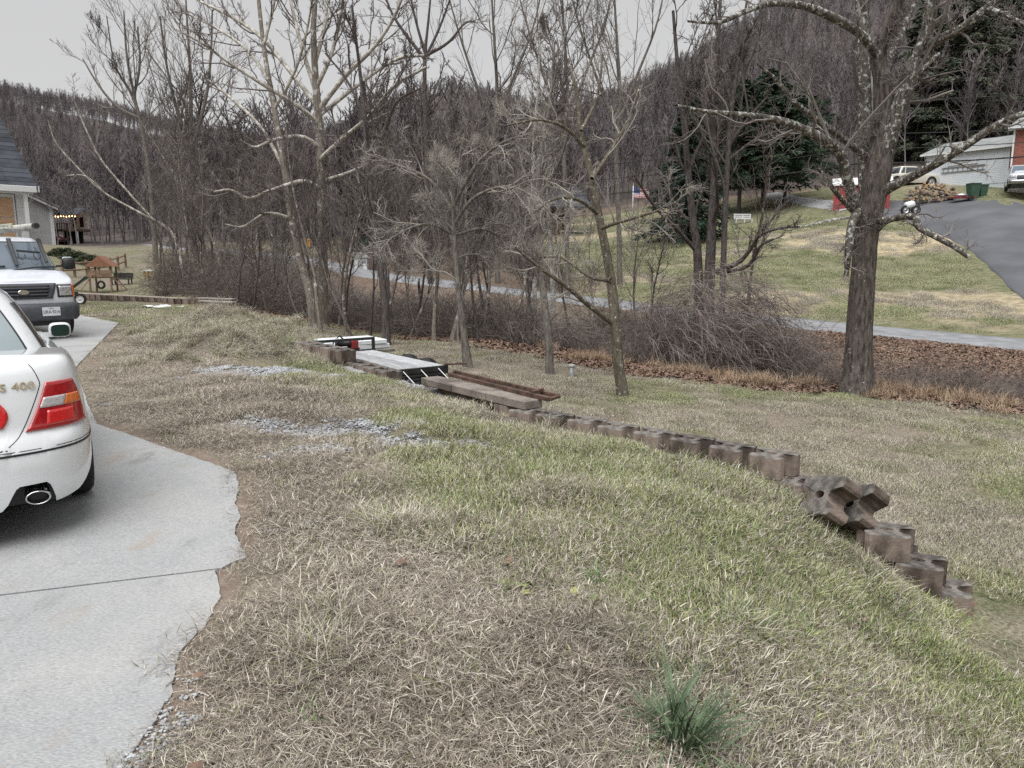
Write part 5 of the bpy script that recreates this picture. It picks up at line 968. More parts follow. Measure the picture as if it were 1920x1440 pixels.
MB().lathe([(0, -.16), (.075, -.16), (.08, -.12), (.055, -.11), (.055, .11), (.08, .12), (.075, .16), (0, .16)], 14, Matrix.Translation((0, 0, .11)) @ Matrix.Rotation(math.pi / 2, 4, 'X')).build('drum', m_blkmet, wn, True); MB().rbox(-.1, .1, -.3, -.16, 0, .16, .01).build('motor', m_red, wn); MB().rbox(-.1, .1, -.32, .2, -.02, .02, .005).build('base', m_blkmet, wn); MB().tube([(0, -.05, .16), (.05, .02, .26), (.08, .1, .2)], .02, 6).build('lever', m_blkmet, wn); MB().tube([(0, .05, .17), (.02, .1, .24), (-.05, .2, .05)], .012, 5).build('strap', m_white, wn)
# rusty channel frame on the cap slabs
rs = empty('steel_rails', tuple(PZ(845, 704, .03))); tag(rs, 'pair of long rusty steel rails lying on the wall cap', 'rails')
def rel(o, par): o.matrix_parent_inverse = Matrix.Translation(-Vector(par.location)); return o
a0 = PZ(842, 702, .04); a1 = PZ(1030, 749, .035); b0 = PZ(852, 697, .035); b1 = PZ(1048, 743, .03)
rel(beam('rail', a0, a1, .045, .05, m_rust, parent=rs), rs); rel(beam('rail', b0, b1, .045, .05, m_rust, parent=rs), rs); rel(beam('crossbar', a1, b1, .05, .035, m_rust, parent=rs), rs); rel(beam('crossbar', a0, b0, .05, .035, m_rust, parent=rs), rs)
q0 = a0 + (a1 - a0) * .86; q1 = b0 + (b1 - b0) * .86; rel(beam('bracket', q0 + [0, 0, .03], q1 + [0, 0, .03], .06, .05, m_rust, parent=rs), rs)
# capped pipe on the lawn
pp = PZ(1072, 708, -.82); gp = H1(pp[0], pp[1]); wp = empty('well_pipe', (pp[0], pp[1], gp)); tag(wp, 'short grey capped well pipe standing on the lower lawn', 'pipe')
m_pipe = M('galvanised_pipe', (.30, .31, .32), (.5, .51, .52), 14, .45, metal=.6); m_cap2 = M('pipe_cap', (.36, .37, .38), (.46, .47, .48), 9, .6)
MB().lathe([(.055, -.1), (.055, .235), (.05, .24), (.0, .24)], 18).build('pipe', m_pipe, wp, True); MB().lathe([(.061, .225), (.068, .23), (.068, .272), (.06, .282), (0, .284)], 18).build('cap', m_cap2, wp, True)
# white tarp scrap on the far grass
tv = PZ(305, 577, 0.0); n_ = 14; gx, gy = np.meshgrid(np.linspace(-1.2, 1.2, 20), np.linspace(-.45, .45, n_)); X = tv[0] + gx * .42 + gy * .3; Y = tv[1] + gy * 1.1 - gx * .25; Z = height(X, Y) + .03 + .09 * fbm(X * 5, Y * 5, 12, 3)
i_, j_ = np.meshgrid(np.arange(n_ - 1), np.arange(19), indexing='ij'); msk = fbm((gx * 1.7 + 5)[:-1, :-1], (gy * 3)[:-1, :-1], 33, 3) > .47; Qt = np.stack([i_ * 20 + j_, i_ * 20 + j_ + 1, (i_ + 1) * 20 + j_ + 1, (i_ + 1) * 20 + j_], -1)[msk]
o = link('tarp', npmesh('tarp', np.stack([X, Y, Z], -1), Qt.reshape(-1, 4)), m_white); sm = o.modifiers.new('thick', 'SOLIDIFY'); sm.thickness = .01; tag(o, 'crumpled white plastic sheet on the grass near the far wall', 'tarp')
# ================================================================== VEHICLES
class Skin:
    def __init__(s, P): s.P = P; s.nr, s.nc = P.shape[:2]
    def at(s, r, c):
        r = np.clip(np.asarray(r, float), 0, s.nr - 1.0001); c = np.asarray(c, float) % s.nc; i = r.astype(int); j = c.astype(int); fr = (r - i)[..., None]; fc = (c - j)[..., None]; j2 = (j + 1) % s.nc
        return (s.P[i, j] * (1 - fc) + s.P[i, j2] * fc) * (1 - fr) + (s.P[i + 1, j] * (1 - fc) + s.P[i + 1, j2] * fc) * fr
    def nrm(s, r, c):
        e = .35; a = s.at(r, np.asarray(c) + e) - s.at(r, np.asarray(c) - e); b = s.at(np.asarray(r) + e, c) - s.at(np.asarray(r) - e, c); return nrmz(np.cross(a, b))
    def mesh(s, name, caps=()):
        nr_, nc_ = s.nr, s.nc; i, j = np.meshgrid(np.arange(nr_ - 1), np.arange(nc_), indexing='ij'); j2 = (j + 1) % nc_
        Q = np.stack([i * nc_ + j, i * nc_ + j2, (i + 1) * nc_ + j2, (i + 1) * nc_ + j], -1).reshape(-1, 4); return npmesh(name, s.P, Q)
def cat1(pts, n):
    p = np.asarray(pts, float); d = np.concatenate([[0], np.cumsum(np.linalg.norm(np.diff(p, axis=0), axis=1))]); P = np.vstack([2 * p[0] - p[1], p, 2 * p[-1] - p[-2]]); o = []
    for u in np.linspace(0, len(p) - 1 - 1e-6, 600):
        i = int(u); f = u - i; a, b, c, e = P[i:i + 4]; o.append(.5 * (2 * b + (c - a) * f + (2 * a - 5 * b + 4 * c - e) * f * f + (3 * b - a - 3 * c + e) * f ** 3))
    o = np.array(o); s = np.concatenate([[0], np.cumsum(np.linalg.norm(np.diff(o, axis=0), axis=1))]); q = np.linspace(0, s[-1], n); return np.stack([np.interp(q, s, o[:, k]) for k in range(2)], -1)
class Body:
    """perimeter skin from plan outline x rows of height, plus the deck on top"""
    def __init__(s, plan, rows, zbot, ztop, wheels, rarch, zw, K=110, notch=None, crown=.03, skirt=0.):
        h = cat1(plan, K); s.K = K; ring = np.vstack([np.c_[h[:, 0], -h[:, 1]], np.c_[h[1:-1, 0], h[1:-1, 1]][::-1]]); s.nc = len(ring); x0, x1 = h[:, 0].min(), h[:, 0].max(); hw = h[:, 1].max(); s.ring = ring
        seg = np.linalg.norm(np.diff(h, axis=0), axis=1); s.arc = np.concatenate([[0], np.cumsum(seg)])
        zt = np.interp(ring[:, 0], *np.array(sorted(ztop)).T); zb = np.full(s.nc, zbot); side = np.abs(ring[:, 1]) > hw * .86
        for xw in wheels:
            dx = ring[:, 0] - xw; m = (np.abs(dx) < rarch) & side; zb = np.where(m, np.maximum(zb, zw + np.sqrt(np.clip(rarch ** 2 - dx ** 2, 0, None))), zb)
        if notch:
            for s0, s1, zz in notch:
                sa = np.concatenate([s.arc, -s.arc[1:-1][::-1]]); m = (sa > s0) & (sa < s1); t = np.clip(np.minimum(sa - s0, s1 - sa) / .09, 0, 1); zb = np.where(m, zb + (zz - zb) * sstep(0, 1, t), zb)
        inn = np.zeros(s.nc)
        if notch:
            sa = np.concatenate([s.arc, -s.arc[1:-1][::-1]])
            for s0, s1, zz in notch: inn = np.maximum(inn, ((sa > s0 - .03) & (sa < s1 + .03)) * 1.)
        if skirt: zb = np.maximum(zb, zbot + skirt * sstep(.10, .50, ring[:, 0] - x0) * sstep(1.25, .85, ring[:, 0] - x0))
        wr = 1 - sstep(0, .55, ring[:, 0] - x0); wf = 1 - sstep(0, .7, x1 - ring[:, 0]); P = []
        RW = np.array(rows)
        for v, *_ in rows:
            z = zb + (zt - zb) * v; vv = (z - zbot) / (zt - zbot); dr, df, dy = (np.interp(vv, RW[:, 0], RW[:, k]) for k in (1, 2, 3))
            P.append(np.stack([ring[:, 0] + dr * wr - df * wf, ring[:, 1] - np.sign(ring[:, 1]) * dy * np.abs(ring[:, 1]) / hw, z], -1))
        s.P = np.array(P); s.skin = Skin(s.P)
        top = s.P[-1]; R = top[:K]; L = np.vstack([top[0:1], top[K:][::-1], top[K - 1:K]]); m = 15; t = np.linspace(0, 1, m); u = 2 * t - 1
        D = R[:, None] * (1 - t)[None, :, None] + L[:, None] * t[None, :, None]; wdt = np.abs(R[:, 1] - L[:, 1])[:, None]; D[..., 2] += crown * (1 - np.abs(u) ** 2.6)[None] * np.clip(wdt / hw / 1.6, 0, 1); s.deck = D
    def meshes(s, root, m, name='body'):
        nr_, nc_ = s.P.shape[:2]; i, j = np.meshgrid(np.arange(nr_ - 1), np.arange(nc_), indexing='ij'); j2 = (j + 1) % nc_
        Q = np.stack([i * nc_ + j, i * nc_ + j2, (i + 1) * nc_ + j2, (i + 1) * nc_ + j], -1).reshape(-1, 4); n0 = nr_ * nc_; K, mm = s.deck.shape[:2]; a, b = np.meshgrid(np.arange(K - 1), np.arange(mm - 1), indexing='ij')
        Q2 = n0 + np.stack([a * mm + b, (a + 1) * mm + b, (a + 1) * mm + b + 1, a * mm + b + 1], -1).reshape(-1, 4)
        V = np.concatenate([s.P.reshape(-1, 3), s.deck.reshape(-1, 3)]); me = npmesh(name, V, np.concatenate([Q, Q2])); bm = bmesh.new(); bm.from_mesh(me); bmesh.ops.remove_doubles(bm, verts=bm.verts, dist=.0005); bmesh.ops.dissolve_degenerate(bm, edges=bm.edges, dist=.0002); bmesh.ops.recalc_face_normals(bm, faces=bm.faces)
        for f in bm.faces: f.smooth = True
        bm.to_mesh(me); bm.free(); return link(name, me, m, root)
    def col(s, arc, front=False):
        arc = np.asarray(arc, float); L = s.arc[-1]
        if front: arc = L + arc          # from the front centre, positive to the left side
        c = np.where(arc <= L, np.interp(np.clip(arc, 0, L), s.arc, np.arange(s.K)), 2 * (s.K - 1) - np.interp(np.clip(2 * L - arc, 0, L), s.arc, np.arange(s.K)))
        c = np.where(arc < 0, -np.interp(np.clip(-arc, 0, L), s.arc, np.arange(s.K)), c); return c
    def patch(s, name, zs, lo, hi, nu, off, m, root, front=False, rim=.003, nv=None, flip=False):
        """zs (z0,z1); lo/hi arcs as functions or numbers of t in 0..1 (bottom to top)"""
        nv = nv or 8; t = np.linspace(0, 1, nv); f = lambda q: np.array([q(k) if callable(q) else q for k in t]); A = f(lo); B = f(hi); z = f(zs) if callable(zs) else zs[0] + (zs[1] - zs[0]) * t
        u = np.linspace(0, 1, nu); arc = A[:, None] + (B - A)[:, None] * u[None]; c = s.col(arc, front); Z = np.repeat(z[:, None], nu, 1) if z.ndim == 1 else z
        zc = np.stack([s.skin.at(np.full(c.shape, r), c)[..., 2] for r in range(s.skin.nr)], 0); r = np.zeros(c.shape)
        for k in range(s.skin.nr - 1):
            a, b = zc[k], zc[k + 1]; mk = (Z >= a) & (Z <= b + 1e-9); r = np.where(mk, k + (Z - a) / np.maximum(b - a, 1e-6), r)
        P = s.skin.at(r, c); N = s.skin.nrm(r, c); G = P + N * off
        # rim goes back to the body so the piece has thickness
        big = np.empty((nv + 2, nu + 2, 3)); big[1:-1, 1:-1] = G; base = P - N * rim
        big[0, 1:-1] = base[0]; big[-1, 1:-1] = base[-1]; big[1:-1, 0] = base[:, 0]; big[1:-1, -1] = base[:, -1]; big[0, 0] = base[0, 0]; big[0, -1] = base[0, -1]; big[-1, 0] = base[-1, 0]; big[-1, -1] = base[-1, -1]
        a, b = np.meshgrid(np.arange(nv + 1), np.arange(nu + 1), indexing='ij'); w_ = nu + 2; Q = np.stack([a * w_ + b, a * w_ + b + 1, (a + 1) * w_ + b + 1, (a + 1) * w_ + b], -1).reshape(-1, 4)
        o = link(name, npmesh(name, big, Q), m, root); return o
def house_skin(cx, a, b, zt_fn, cx2, a2, b2, z2, zr, n1=4.5, n2=4.5, N=160, ng=9, bulge=1.15):
    t = np.arange(N) * 2 * np.pi / N; g = np.linspace(0, 1, ng)[:, None]
    def sup(c, s_): return np.sign(c) * np.abs(c) ** (2 / s_)
    X0 = cx - a * sup(np.cos(t), n1); Y0 = -b * sup(np.sin(t), n1); X1 = cx2 - a2 * sup(np.cos(t), n2); Y1 = -b2 * sup(np.sin(t), n2); Z0 = zt_fn(X0)
    q = g ** bulge; X = X0 + (X1 - X0) * q; Y = Y0 + (Y1 - Y0) * q; Z = Z0 + (z2 - Z0) * np.sin(g * np.pi / 2) ** .9 if False else Z0 + (z2 - Z0) * (1 - (1 - g) ** 1.12)
    P = [np.stack([X[k], Y[k], Z[k]], -1) for k in range(ng)]
    for f, h in ((.93, .55), (.75, .85), (.45, .97), (.1, 1.0)): P.append(np.stack([cx2 + (X1 - cx2) * f, Y1 * f, np.full(N, z2 + (zr - z2) * h)], -1))
    return Skin(np.array(P)), ng
def spatch(sk, ng, name, t0, t1, g0, g1, off, m, root, nu=24, nv=10, thick=.004):
    N = sk.nc; v = np.linspace(0, 1, nv); A = np.array([t0(k) if callable(t0) else t0 for k in v]); B = np.array([t1(k) if callable(t1) else t1 for k in v])
    c = (A[:, None] + (B - A)[:, None] * np.linspace(0, 1, nu)[None]) / 360 * N; r = np.repeat(((g0 + (g1 - g0) * v) * (ng - 1))[:, None], nu, 1); P = sk.at(r, c); Nn = sk.nrm(r, c); G = P + Nn * off
    a, b = np.meshgrid(np.arange(nv - 1), np.arange(nu - 1), indexing='ij'); Q = np.stack([a * nu + b, a * nu + b + 1, (a + 1) * nu + b + 1, (a + 1) * nu + b], -1).reshape(-1, 4); return link(name, npmesh(name, G, Q), m, root)
m_paint = M('white_car_paint', (.74, .765, .785), rough=.22, spec=.5, coat=1.0); m_vpaint = M('white_van_paint', (.66, .685, .74), rough=.3, coat=.7)
m_glass = M('rear_glass', (.20, .255, .275), (.27, .33, .35), .8, .04, spec=.8, coat=1); m_seal = M('black_seal', (.01, .01, .011), rough=.4); m_dglass = M('dark_glass', (.03, .04, .045), rough=.03, spec=.9, coat=1)
m_lens = M('red_lens', (.42, .006, .010), (.30, .004, .008), 40, .12, coat=1); m_lens2 = M('bright_red_lens', (.72, .018, .016), (.50, .01, .01), 60, .15, coat=1, stretch=(1, 1, 4)); m_amb = M('amber_lens', (.80, .20, .02), (.62, .12, .015), 60, .15, coat=1, stretch=(1, 1, 5)); m_clr = M('clear_lens', (.62, .60, .60), (.35, .33, .34), 60, .12, coat=1, stretch=(1, 1, 5)); m_chr = M('chrome', (.62, .63, .64), rough=.12, metal=1); m_blkp = M('black_plastic', (.018, .019, .021), (.03, .031, .034), 20, .55); m_dgrey = M('dark_grey_plastic', (.055, .06, .07), (.085, .09, .105), 8, .6); m_gold = M('gold_badge', (.62, .50, .30), rough=.25, metal=.8)
def wheel(root, x, y, r, wd, out, m_r=None):
    mt = Matrix.Translation((x, y, r)) @ Matrix.Rotation(math.pi / 2 * (1 if out < 0 else -1), 4, 'X'); h = wd / 2
    t = MB().lathe([(r * .66, -h), (r * .9, -h), (r * .975, -h * .8), (r, -h * .5), (r, h * .5), (r * .975, h * .8), (r * .9, h), (r * .66, h)], 40, mt, True).build('wheel', m_tyre, root, True)
    MB().lathe([(0, h * .45), (r * .18, h * .6), (r * .2, h * .35), (r * .56, h * .5), (r * .62, h * .85), (r * .665, h * .9), (r * .665, -h)], 28, mt).build('rim', m_r or m_hub, t, True)
    return t
# ------------------------------------------------------------------ the white sedan
CAR = (-3.16, 3.93); CTH = math.radians(34.2)
sedan = empty('white_sedan', (CAR[0], CAR[1], .022), CTH + math.pi / 2); tag(sedan, 'white four-door sedan with red tail lights parked on the concrete', 'car')
zt = [(0, 1.035), (.3, 1.06), (.9, 1.055), (1.5, .99), (2.8, .97), (3.3, .97), (3.8, .92), (4.4, .80), (4.8, .70)]
plan = [(0, 0), (.010, .25), (.035, .47), (.10, .65), (.22, .785), (.42, .860), (.8, .892), (1.6, .90), (2.6, .90), (3.5, .893), (4.1, .865), (4.45, .78), (4.66, .6), (4.76, .35), (4.8, 0)]
rows = [(0, .016, .10, .05), (.04, .010, .04, .02), (.14, .005, .01, .005), (.30, 0, 0, 0), (.40, .003, .01, 0), (.445, .012, .03, .002), (.475, .035, .05, .006), (.50, .062, .07, .010), (.54, .080, .08, .014), (.62, .092, .10, .02), (.74, .108, .13, .03), (.84, .125, .16, .042), (.91, .142, .19, .056), (.955, .158, .22, .072), (.985, .182, .25, .092), (1.0, .215, .30, .118)]
sb = Body(plan, rows, .225, zt, (1.08, 3.88), .355, .315, 300, [(.37, .69, .36), (-.69, -.37, .36)], .028, .16)
sb.meshes(sedan, m_paint)
ztf = lambda x: np.interp(x, *np.array(sorted(zt)).T) - .02
gs, gn = house_skin(2.02, 1.47, .735, ztf, 2.18, .70, .535, 1.37, 1.425, 4.4, 4.0)
me = gs.mesh('cabin'); link('cabin', me, m_paint, sedan)
sgl = spatch(gs, gn, 'rear_window_seal', lambda v: -39 + v * 2, lambda v: 39 - v * 2, .03, .93, .003, m_seal, sedan); spatch(gs, gn, 'rear_window', lambda v: -36.5 + v * 2, lambda v: 36.5 - v * 2, .075, .885, .006, m_glass, sedan)
for sg in (1, -1):
    spatch(gs, gn, 'side_window', sg * 58, sg * 88, .06, .84, .004, m_dglass, sedan); spatch(gs, gn, 'side_window', sg * 91, sg * 120, .06, .84, .004, m_dglass, sedan)
spatch(gs, gn, 'windshield', 180 - 38, 180 + 38, .05, .9, .004, m_dglass, sedan)
# trunk lid seam, badge and lights
for sg in (-1, 1):
    fl = (lambda a, sg=sg: (lambda t: sg * a(t)))
    lo = lambda t: .525 + .16 * t ** .9; hi = lambda t: 1.00 - .09 * t ** 1.5
    zz = lambda t: .655 + .265 * t
    tl_ = sb.patch('tail_light', zz, fl(lo if sg > 0 else hi), fl(hi if sg > 0 else lo), 22, .012, m_lens, sedan, nv=14)
    ql = lambda t: lo(.47 + .22 * t) + .012; qm = lambda t: lo(.47 + .22 * t) + .165; qh = lambda t: hi(.47 + .22 * t) - .012; zb_ = lambda t: .655 + .265 * (.47 + .22 * t)
    sb.patch('reverse_lens', zb_, fl(ql if sg > 0 else qm), fl(qm if sg > 0 else ql), 10, .0150, m_clr, tl_, nv=6); sb.patch('indicator_lens', zb_, fl((lambda t: qm(t) + .004) if sg > 0 else qh), fl(qh if sg > 0 else (lambda t: qm(t) + .004)), 14, .0150, m_amb, tl_, nv=6)
    rl = lambda t: .64 + .02 * t; rh = lambda t: .85; zr_ = lambda t: .675 + .085 * t
    sb.patch('reflector', zr_, fl(rl if sg > 0 else rh), fl(rh if sg > 0 else rl), 12, .0148, m_lens2, tl_, nv=6)
    il = lambda t: .17; ih = lambda t: .415 + .035 * math.sin(math.pi * t); sb.patch('inner_light', lambda t: .69 + .145 * t, fl(il if sg > 0 else ih), fl(ih if sg > 0 else il), 14, .011, m_lens2, sedan, nv=10)
    # lid shut line: along the deck edge then down inside the lamp
    s0 = lambda t: float(np.interp(.575 + .455 * t, [.575, .60, .64, .70, .92, 1.03], [.38, .445, .49, .53, .655, .64])); sb.patch('shut_line', lambda t: .575 + .455 * t, fl(s0 if sg > 0 else (lambda t: s0(t) + .006)), fl((lambda t: s0(t) + .006) if sg > 0 else s0), 2, .0012, m_seal, sedan, nv=24)
    tip = MB(); mt = Matrix.Translation((.03, -sg * .54, .285)) @ Matrix.Rotation(math.pi / 2, 4, 'Y') @ Matrix.Diagonal((.78, 1.25, 1, 1))
    ex = tip.lathe([(.040, .25), (.043, 0), (.048, -.012), (.052, 0), (.052, .25)], 22, mt).build('exhaust_tip', m_chr, sedan, True); MB().lathe([(.0, .04), (.040, .04)], 18, mt).build('exhaust_bore', m_seal, ex)
sb.patch('bumper_strip', lambda t: .538 + .012 * t, -1.55, 1.55, 60, .004, m_seal, sedan, nv=3); sb.patch('bumper_seam', lambda t: .560 + .004 * t, -1.15, 1.15, 50, .0012, m_seal, sedan, nv=2); sb.patch('lid_seam', lambda t: .573 + .005 * t, -.42, .42, 20, .0012, m_seal, sedan, nv=2)
# badge on the lid
def on_body(b, arc, z, off):
    c = b.col(np.array([[arc]])); zc = np.array([b.skin.at(np.array([[float(r)]]), c)[0, 0, 2] for r in range(b.skin.nr)]); r = np.array([[float(np.interp(z, zc, np.arange(len(zc))))]]); p = b.skin.at(r, c)[0, 0]; n_ = b.skin.nrm(r, c)[0, 0]; return Vector(p + n_ * off), Vector(n_)
p, n_ = on_body(sb, .495, .915, .004); zax = n_; xax = Vector((0, 0, 1)).cross(zax).normalized(); yax = zax.cross(xax); mw = Matrix((xax, yax, zax)).transposed().to_4x4(); mw.translation = p
text_mesh('badge', 'GS 400', .062, .003, m_gold, sedan, mw, sx=1.32)
MB().lathe([(.27, .0), (.27, .02)], 4, Matrix.Translation((.0, 0, 0))).v
for xw, sy in ((1.08, -1), (1.08, 1), (3.88, -1), (3.88, 1)): wheel(sedan, xw, sy * .79, .322, .225, sy)
# underside
MB().box(.25, 4.5, -.72, .72, .20, .34).build('underbody', m_seal, sedan)
for sg in (-1, 1):
    def shell(sc, z): return [(3.0 + x_ * sc, sg * (.97 + y_ * sc), z) for x_, y_ in ((0, 0),)]
    bm = bmesh.new(); bmesh.ops.create_uvsphere(bm, u_segments=18, v_segments=12, radius=1)
    for v in bm.verts:
        c = v.co; sp = lambda a, e: math.copysign(abs(a) ** e, a); v.co = Vector((2.96 + (.045 if c.x < 0 else .10) * sp(c.x, .8), sg * (.915 + .088 * sp(c.y, .6)), 1.005 + .066 * sp(c.z, .6)))
    me = bpy.data.meshes.new('mirror'); bm.to_mesh(me); bm.free(); [setattr(f, 'use_smooth', True) for f in me.polygons]; mo = link('mirror', me, m_paint, sedan)
    n_ = 20; an = [2 * math.pi * k / n_ for k in range(n_)]; sp = lambda a: math.copysign(abs(a) ** .55, a); MB().add([(2.908, sg * (.915 + .072 * sp(math.cos(a))), 1.003 + .052 * sp(math.sin(a))) for a in an], [tuple(range(n_))]).build('mirror_glass', M('mirror_glass', (.035, .075, .07), rough=.02, metal=.7) if sg < 0 else m_dglass, mo)
    MB().box(2.93, 3.02, sg * .74 if sg > 0 else -.88, sg * .88 if sg > 0 else -.74, .945, .985).build('mirror_stalk', m_paint, mo)
    for xh in (1.95, 2.75): MB().rbox(xh, xh + .17, sg * .905 - .012, sg * .905 + .012, .83, .86, .008).build('door_handle', m_paint, sedan)
# ------------------------------------------------------------------ the white work van
VAN = (-9.52, 15.05); VTH = math.radians(226)
van = empty('work_van', (VAN[0], VAN[1], .03), VTH + math.pi / 2); tag(van, 'white work van with a ladder rack facing the camera', 'van')
vzt = [(-5.5, 1.36), (-1.2, 1.36), (-.75, 1.335), (-.35, 1.23), (-.1, 1.165), (0, 1.14)]
vplan = [(-5.5, 0), (-5.5, .5), (-5.48, .85), (-5.38, .97), (-5.1, 1.0), (-4, 1.01), (-2, 1.01), (-.9, 1.0), (-.45, .985), (-.2, .95), (-.08, .86), (-.03, .6), (-.005, .3), (0, 0)]
vrows = [(0, .05, .10, .06), (.06, .0, .03, .02), (.16, 0, .01, .005), (.3, 0, 0, 0), (.5, 0, .0, 0), (.7, 0, .004, 0), (.85, .0, .012, .004), (.93, 0, .03, .01), (.975, .005, .065, .02), (1, .02, .12, .045)]
vb = Body(vplan, vrows, .42, vzt, (-.80, -4.3), .42, .36, 150, None, .05); vb.meshes(van, m_vpaint)
vs_, vn = house_skin(-3.05, 2.33, .955, lambda x: np.interp(x, *np.array(sorted(vzt)).T) - .02, -3.32, 1.98, .80, 1.96, 2.07, 7.5, 6.5, 200)
link('cabin', vs_.mesh('cabin'), m_vpaint, van)
m_wind = M('windshield_glass', (.10, .13, .165), (.16, .195, .235), .9, .03, spec=.8, coat=1)
spatch(vs_, vn, 'windshield_seal', 180 - 38, 180 + 38, .02, .97, .004, m_seal, van); wsh = spatch(vs_, vn, 'windshield', 180 - 36, 180 + 36, .06, .93, .008, m_wind, van)
for sg in (1, -1): spatch(vs_, vn, 'side_window', 180 - sg * 45, 180 - sg * 70, .06, .85, .005, m_dglass, van)
gr = vb.patch('grille', lambda t: .815 + .29 * t, lambda t: -.50 - .10 * t, lambda t: .50 + .10 * t, 26, .02, m_dgrey, van, True); vb.patch('grille_opening', lambda t: .855 + .215 * t, lambda t: -.40 - .07 * t, lambda t: .40 + .07 * t, 20, .024, m_seal, gr, True)
for q in range(3): vb.patch('grille_bar', lambda t, q=q: .885 + q * .062 + .026 * t, -.43 - .02 * q, .43 + .02 * q, 16, .034, m_dgrey, gr, True, nv=3)
MB().lathe([(0, .0), (.09, .0), (.10, .01), (.09, .02), (0, .02)], 20, Matrix.Translation((.03, 0, .95)) @ Matrix.Rotation(math.pi / 2, 4, 'Y') @ Matrix.Diagonal((.5, 1, 1, 1))).build('emblem', m_chr, gr)
for sg in (1, -1):
    a = lambda l, h: (l, h) if sg > 0 else (-h, -l)
    hb_ = vb.patch('headlight', (.835, 1.085), *a(.60, .905), 14, .012, m_blkp, van, True); vb.patch('reflector', (.865, 1.055), *a(.64, .885), 12, .016, M('headlamp', (.42, .43, .44), (.75, .76, .77), 18, .08, metal=.5, coat=1) if sg > 0 else m_clr, hb_, True); vb.patch('indicator', (.83, 1.09), *a(.90, 1.045), 10, .014, m_amb, van, True)
bp_ = MB(); bpl = [(-.55, 1.03), (-.25, 1.02), (-.02, .93), (.07, .72), (.10, .4), (.11, 0), (.10, -.4), (.07, -.72), (-.02, -.93), (-.25, -1.02), (-.55, -1.03)]
V = []; 
for z_, ins in ((.40, .05), (.44, .01), (.62, 0), (.68, .02), (.70, .06)): V += [(x - ins, y * (1 - ins * .6), z_) for x, y in bpl]
n_ = len(bpl); bp_.add(V, [(r * n_ + k, r * n_ + k + 1, (r + 1) * n_ + k + 1, (r + 1) * n_ + k) for r in range(4) for k in range(n_ - 1)][::-1]); bo = bp_.build('bumper', m_dgrey, van, True); bo.modifiers.new('thick', 'SOLIDIFY').thickness = .03
MB().box(-.5, -.05, -.8, .8, .28, .42).build('valance', m_blkp, van)
m_plate = M('licence_plate', (.66, .68, .72), (.74, .76, .79), 6, .4); m_ink = M('plate_ink', (.02, .03, .10), rough=.5)
pm = Matrix.Translation((.135, .42, .565)) @ Matrix.Rotation(.12, 4, 'Z') @ Matrix.Rotation(math.pi / 2, 4, 'Z') @ Matrix.Rotation(math.pi / 2, 4, 'X')
plate = MB().rbox(-.165, .165, -.085, .085, 0, .008, .003, pm).build('licence_plate', m_plate, van); text_mesh('plate_number', 'UKA-9216', .088, .001, m_ink, plate, pm @ Matrix.Translation((0, -.008, .0095)), sx=.80); text_mesh('plate_state', 'VIRGINIA', .022, .0008, m_ink, plate, pm @ Matrix.Translation((0, .062, .0095)))
for xw, sy in ((-.80, 1), (-.80, -1), (-4.3, 1), (-4.3, -1)): wheel(van, xw, sy * .87, .37, .24, sy)
MB().box(-5.2, -.3, -.8, .8, .30, .45).build('underbody', m_seal, van)
for sg in (1, -1):
    mo = MB().rbox(-1.10, -.93, sg * 1.02 if sg > 0 else -1.26, sg * 1.26 if sg > 0 else -1.02, 1.37, 1.62, .05).build('mirror', m_blkp, van, True); MB().rbox(-1.105, -1.03, sg * 1.04 if sg > 0 else -1.24, sg * 1.24 if sg > 0 else -1.04, 1.56, 1.632, .03).build('mirror_cap', m_vpaint, mo, True); MB().box(-1.03, -.98, sg * .90 if sg > 0 else -1.04, sg * 1.04 if sg > 0 else -.90, 1.42, 1.46).build('mirror_arm', m_blkp, mo)
for a, b in (((-.70, .02, 1.36), (-.80, .85, 1.43)), ((-.70, -.85, 1.37), (-.78, -.08, 1.45))): MB().tube([a, ((a[0] + b[0]) / 2 + .02, (a[1] + b[1]) / 2, (a[2] + b[2]) / 2 + .03), b], .016, 5).build('wiper', m_blkp, van)
# roof rack with drop-down ladder hooks in front of the windshield
m_alu = M('aluminium', (.45, .46, .47), (.58, .59, .60), 10, .35, metal=.85); rk = MB()
for xr in (-1.75, -3.2, -4.7): rk.box(xr, xr + .06, -.86, .86, 2.17, 2.21); rk.box(xr, xr + .05, .80, .85, 1.95, 2.18); rk.box(xr, xr + .05, -.85, -.80, 1.95, 2.18)
rk.build('roof_rack', m_alu, van)
hk = MB()
for yb, ln in ((.12, .56), (.66, .50)): hk.add([(-1.40, yb - .035, 2.00), (-1.40, yb + .05, 2.00), (-.92, yb + .03, 2.02 - ln), (-.92, yb - .025, 2.02 - ln)], [(0, 1, 2, 3)]); hk.add([(-1.38, yb - .035, 2.01), (-1.38, yb + .05, 2.01), (-.90, yb + .03, 2.03 - ln), (-.90, yb - .025, 2.03 - ln)], [(3, 2, 1, 0)]); hk.tube([(-1.39, yb, 2.0), (-.91, yb, 2.025 - ln)], .03, 4)
hk.tube([(-1.10, .18, 1.76), (-1.06, .60, 1.72)], .022, 6)
for yb in (.24, .52): hk.tube([(-1.02, yb - .06, 1.72), (-.98, yb - .06, 1.62), (-.96, yb, 1.575), (-.98, yb + .06, 1.62), (-1.0, yb + .06, 1.68)], .011, 5)
hk.v = [(a + .16, b, c) for a, b, c in hk.v]
hk.build('windshield_ladder_hook', m_blkp, van)
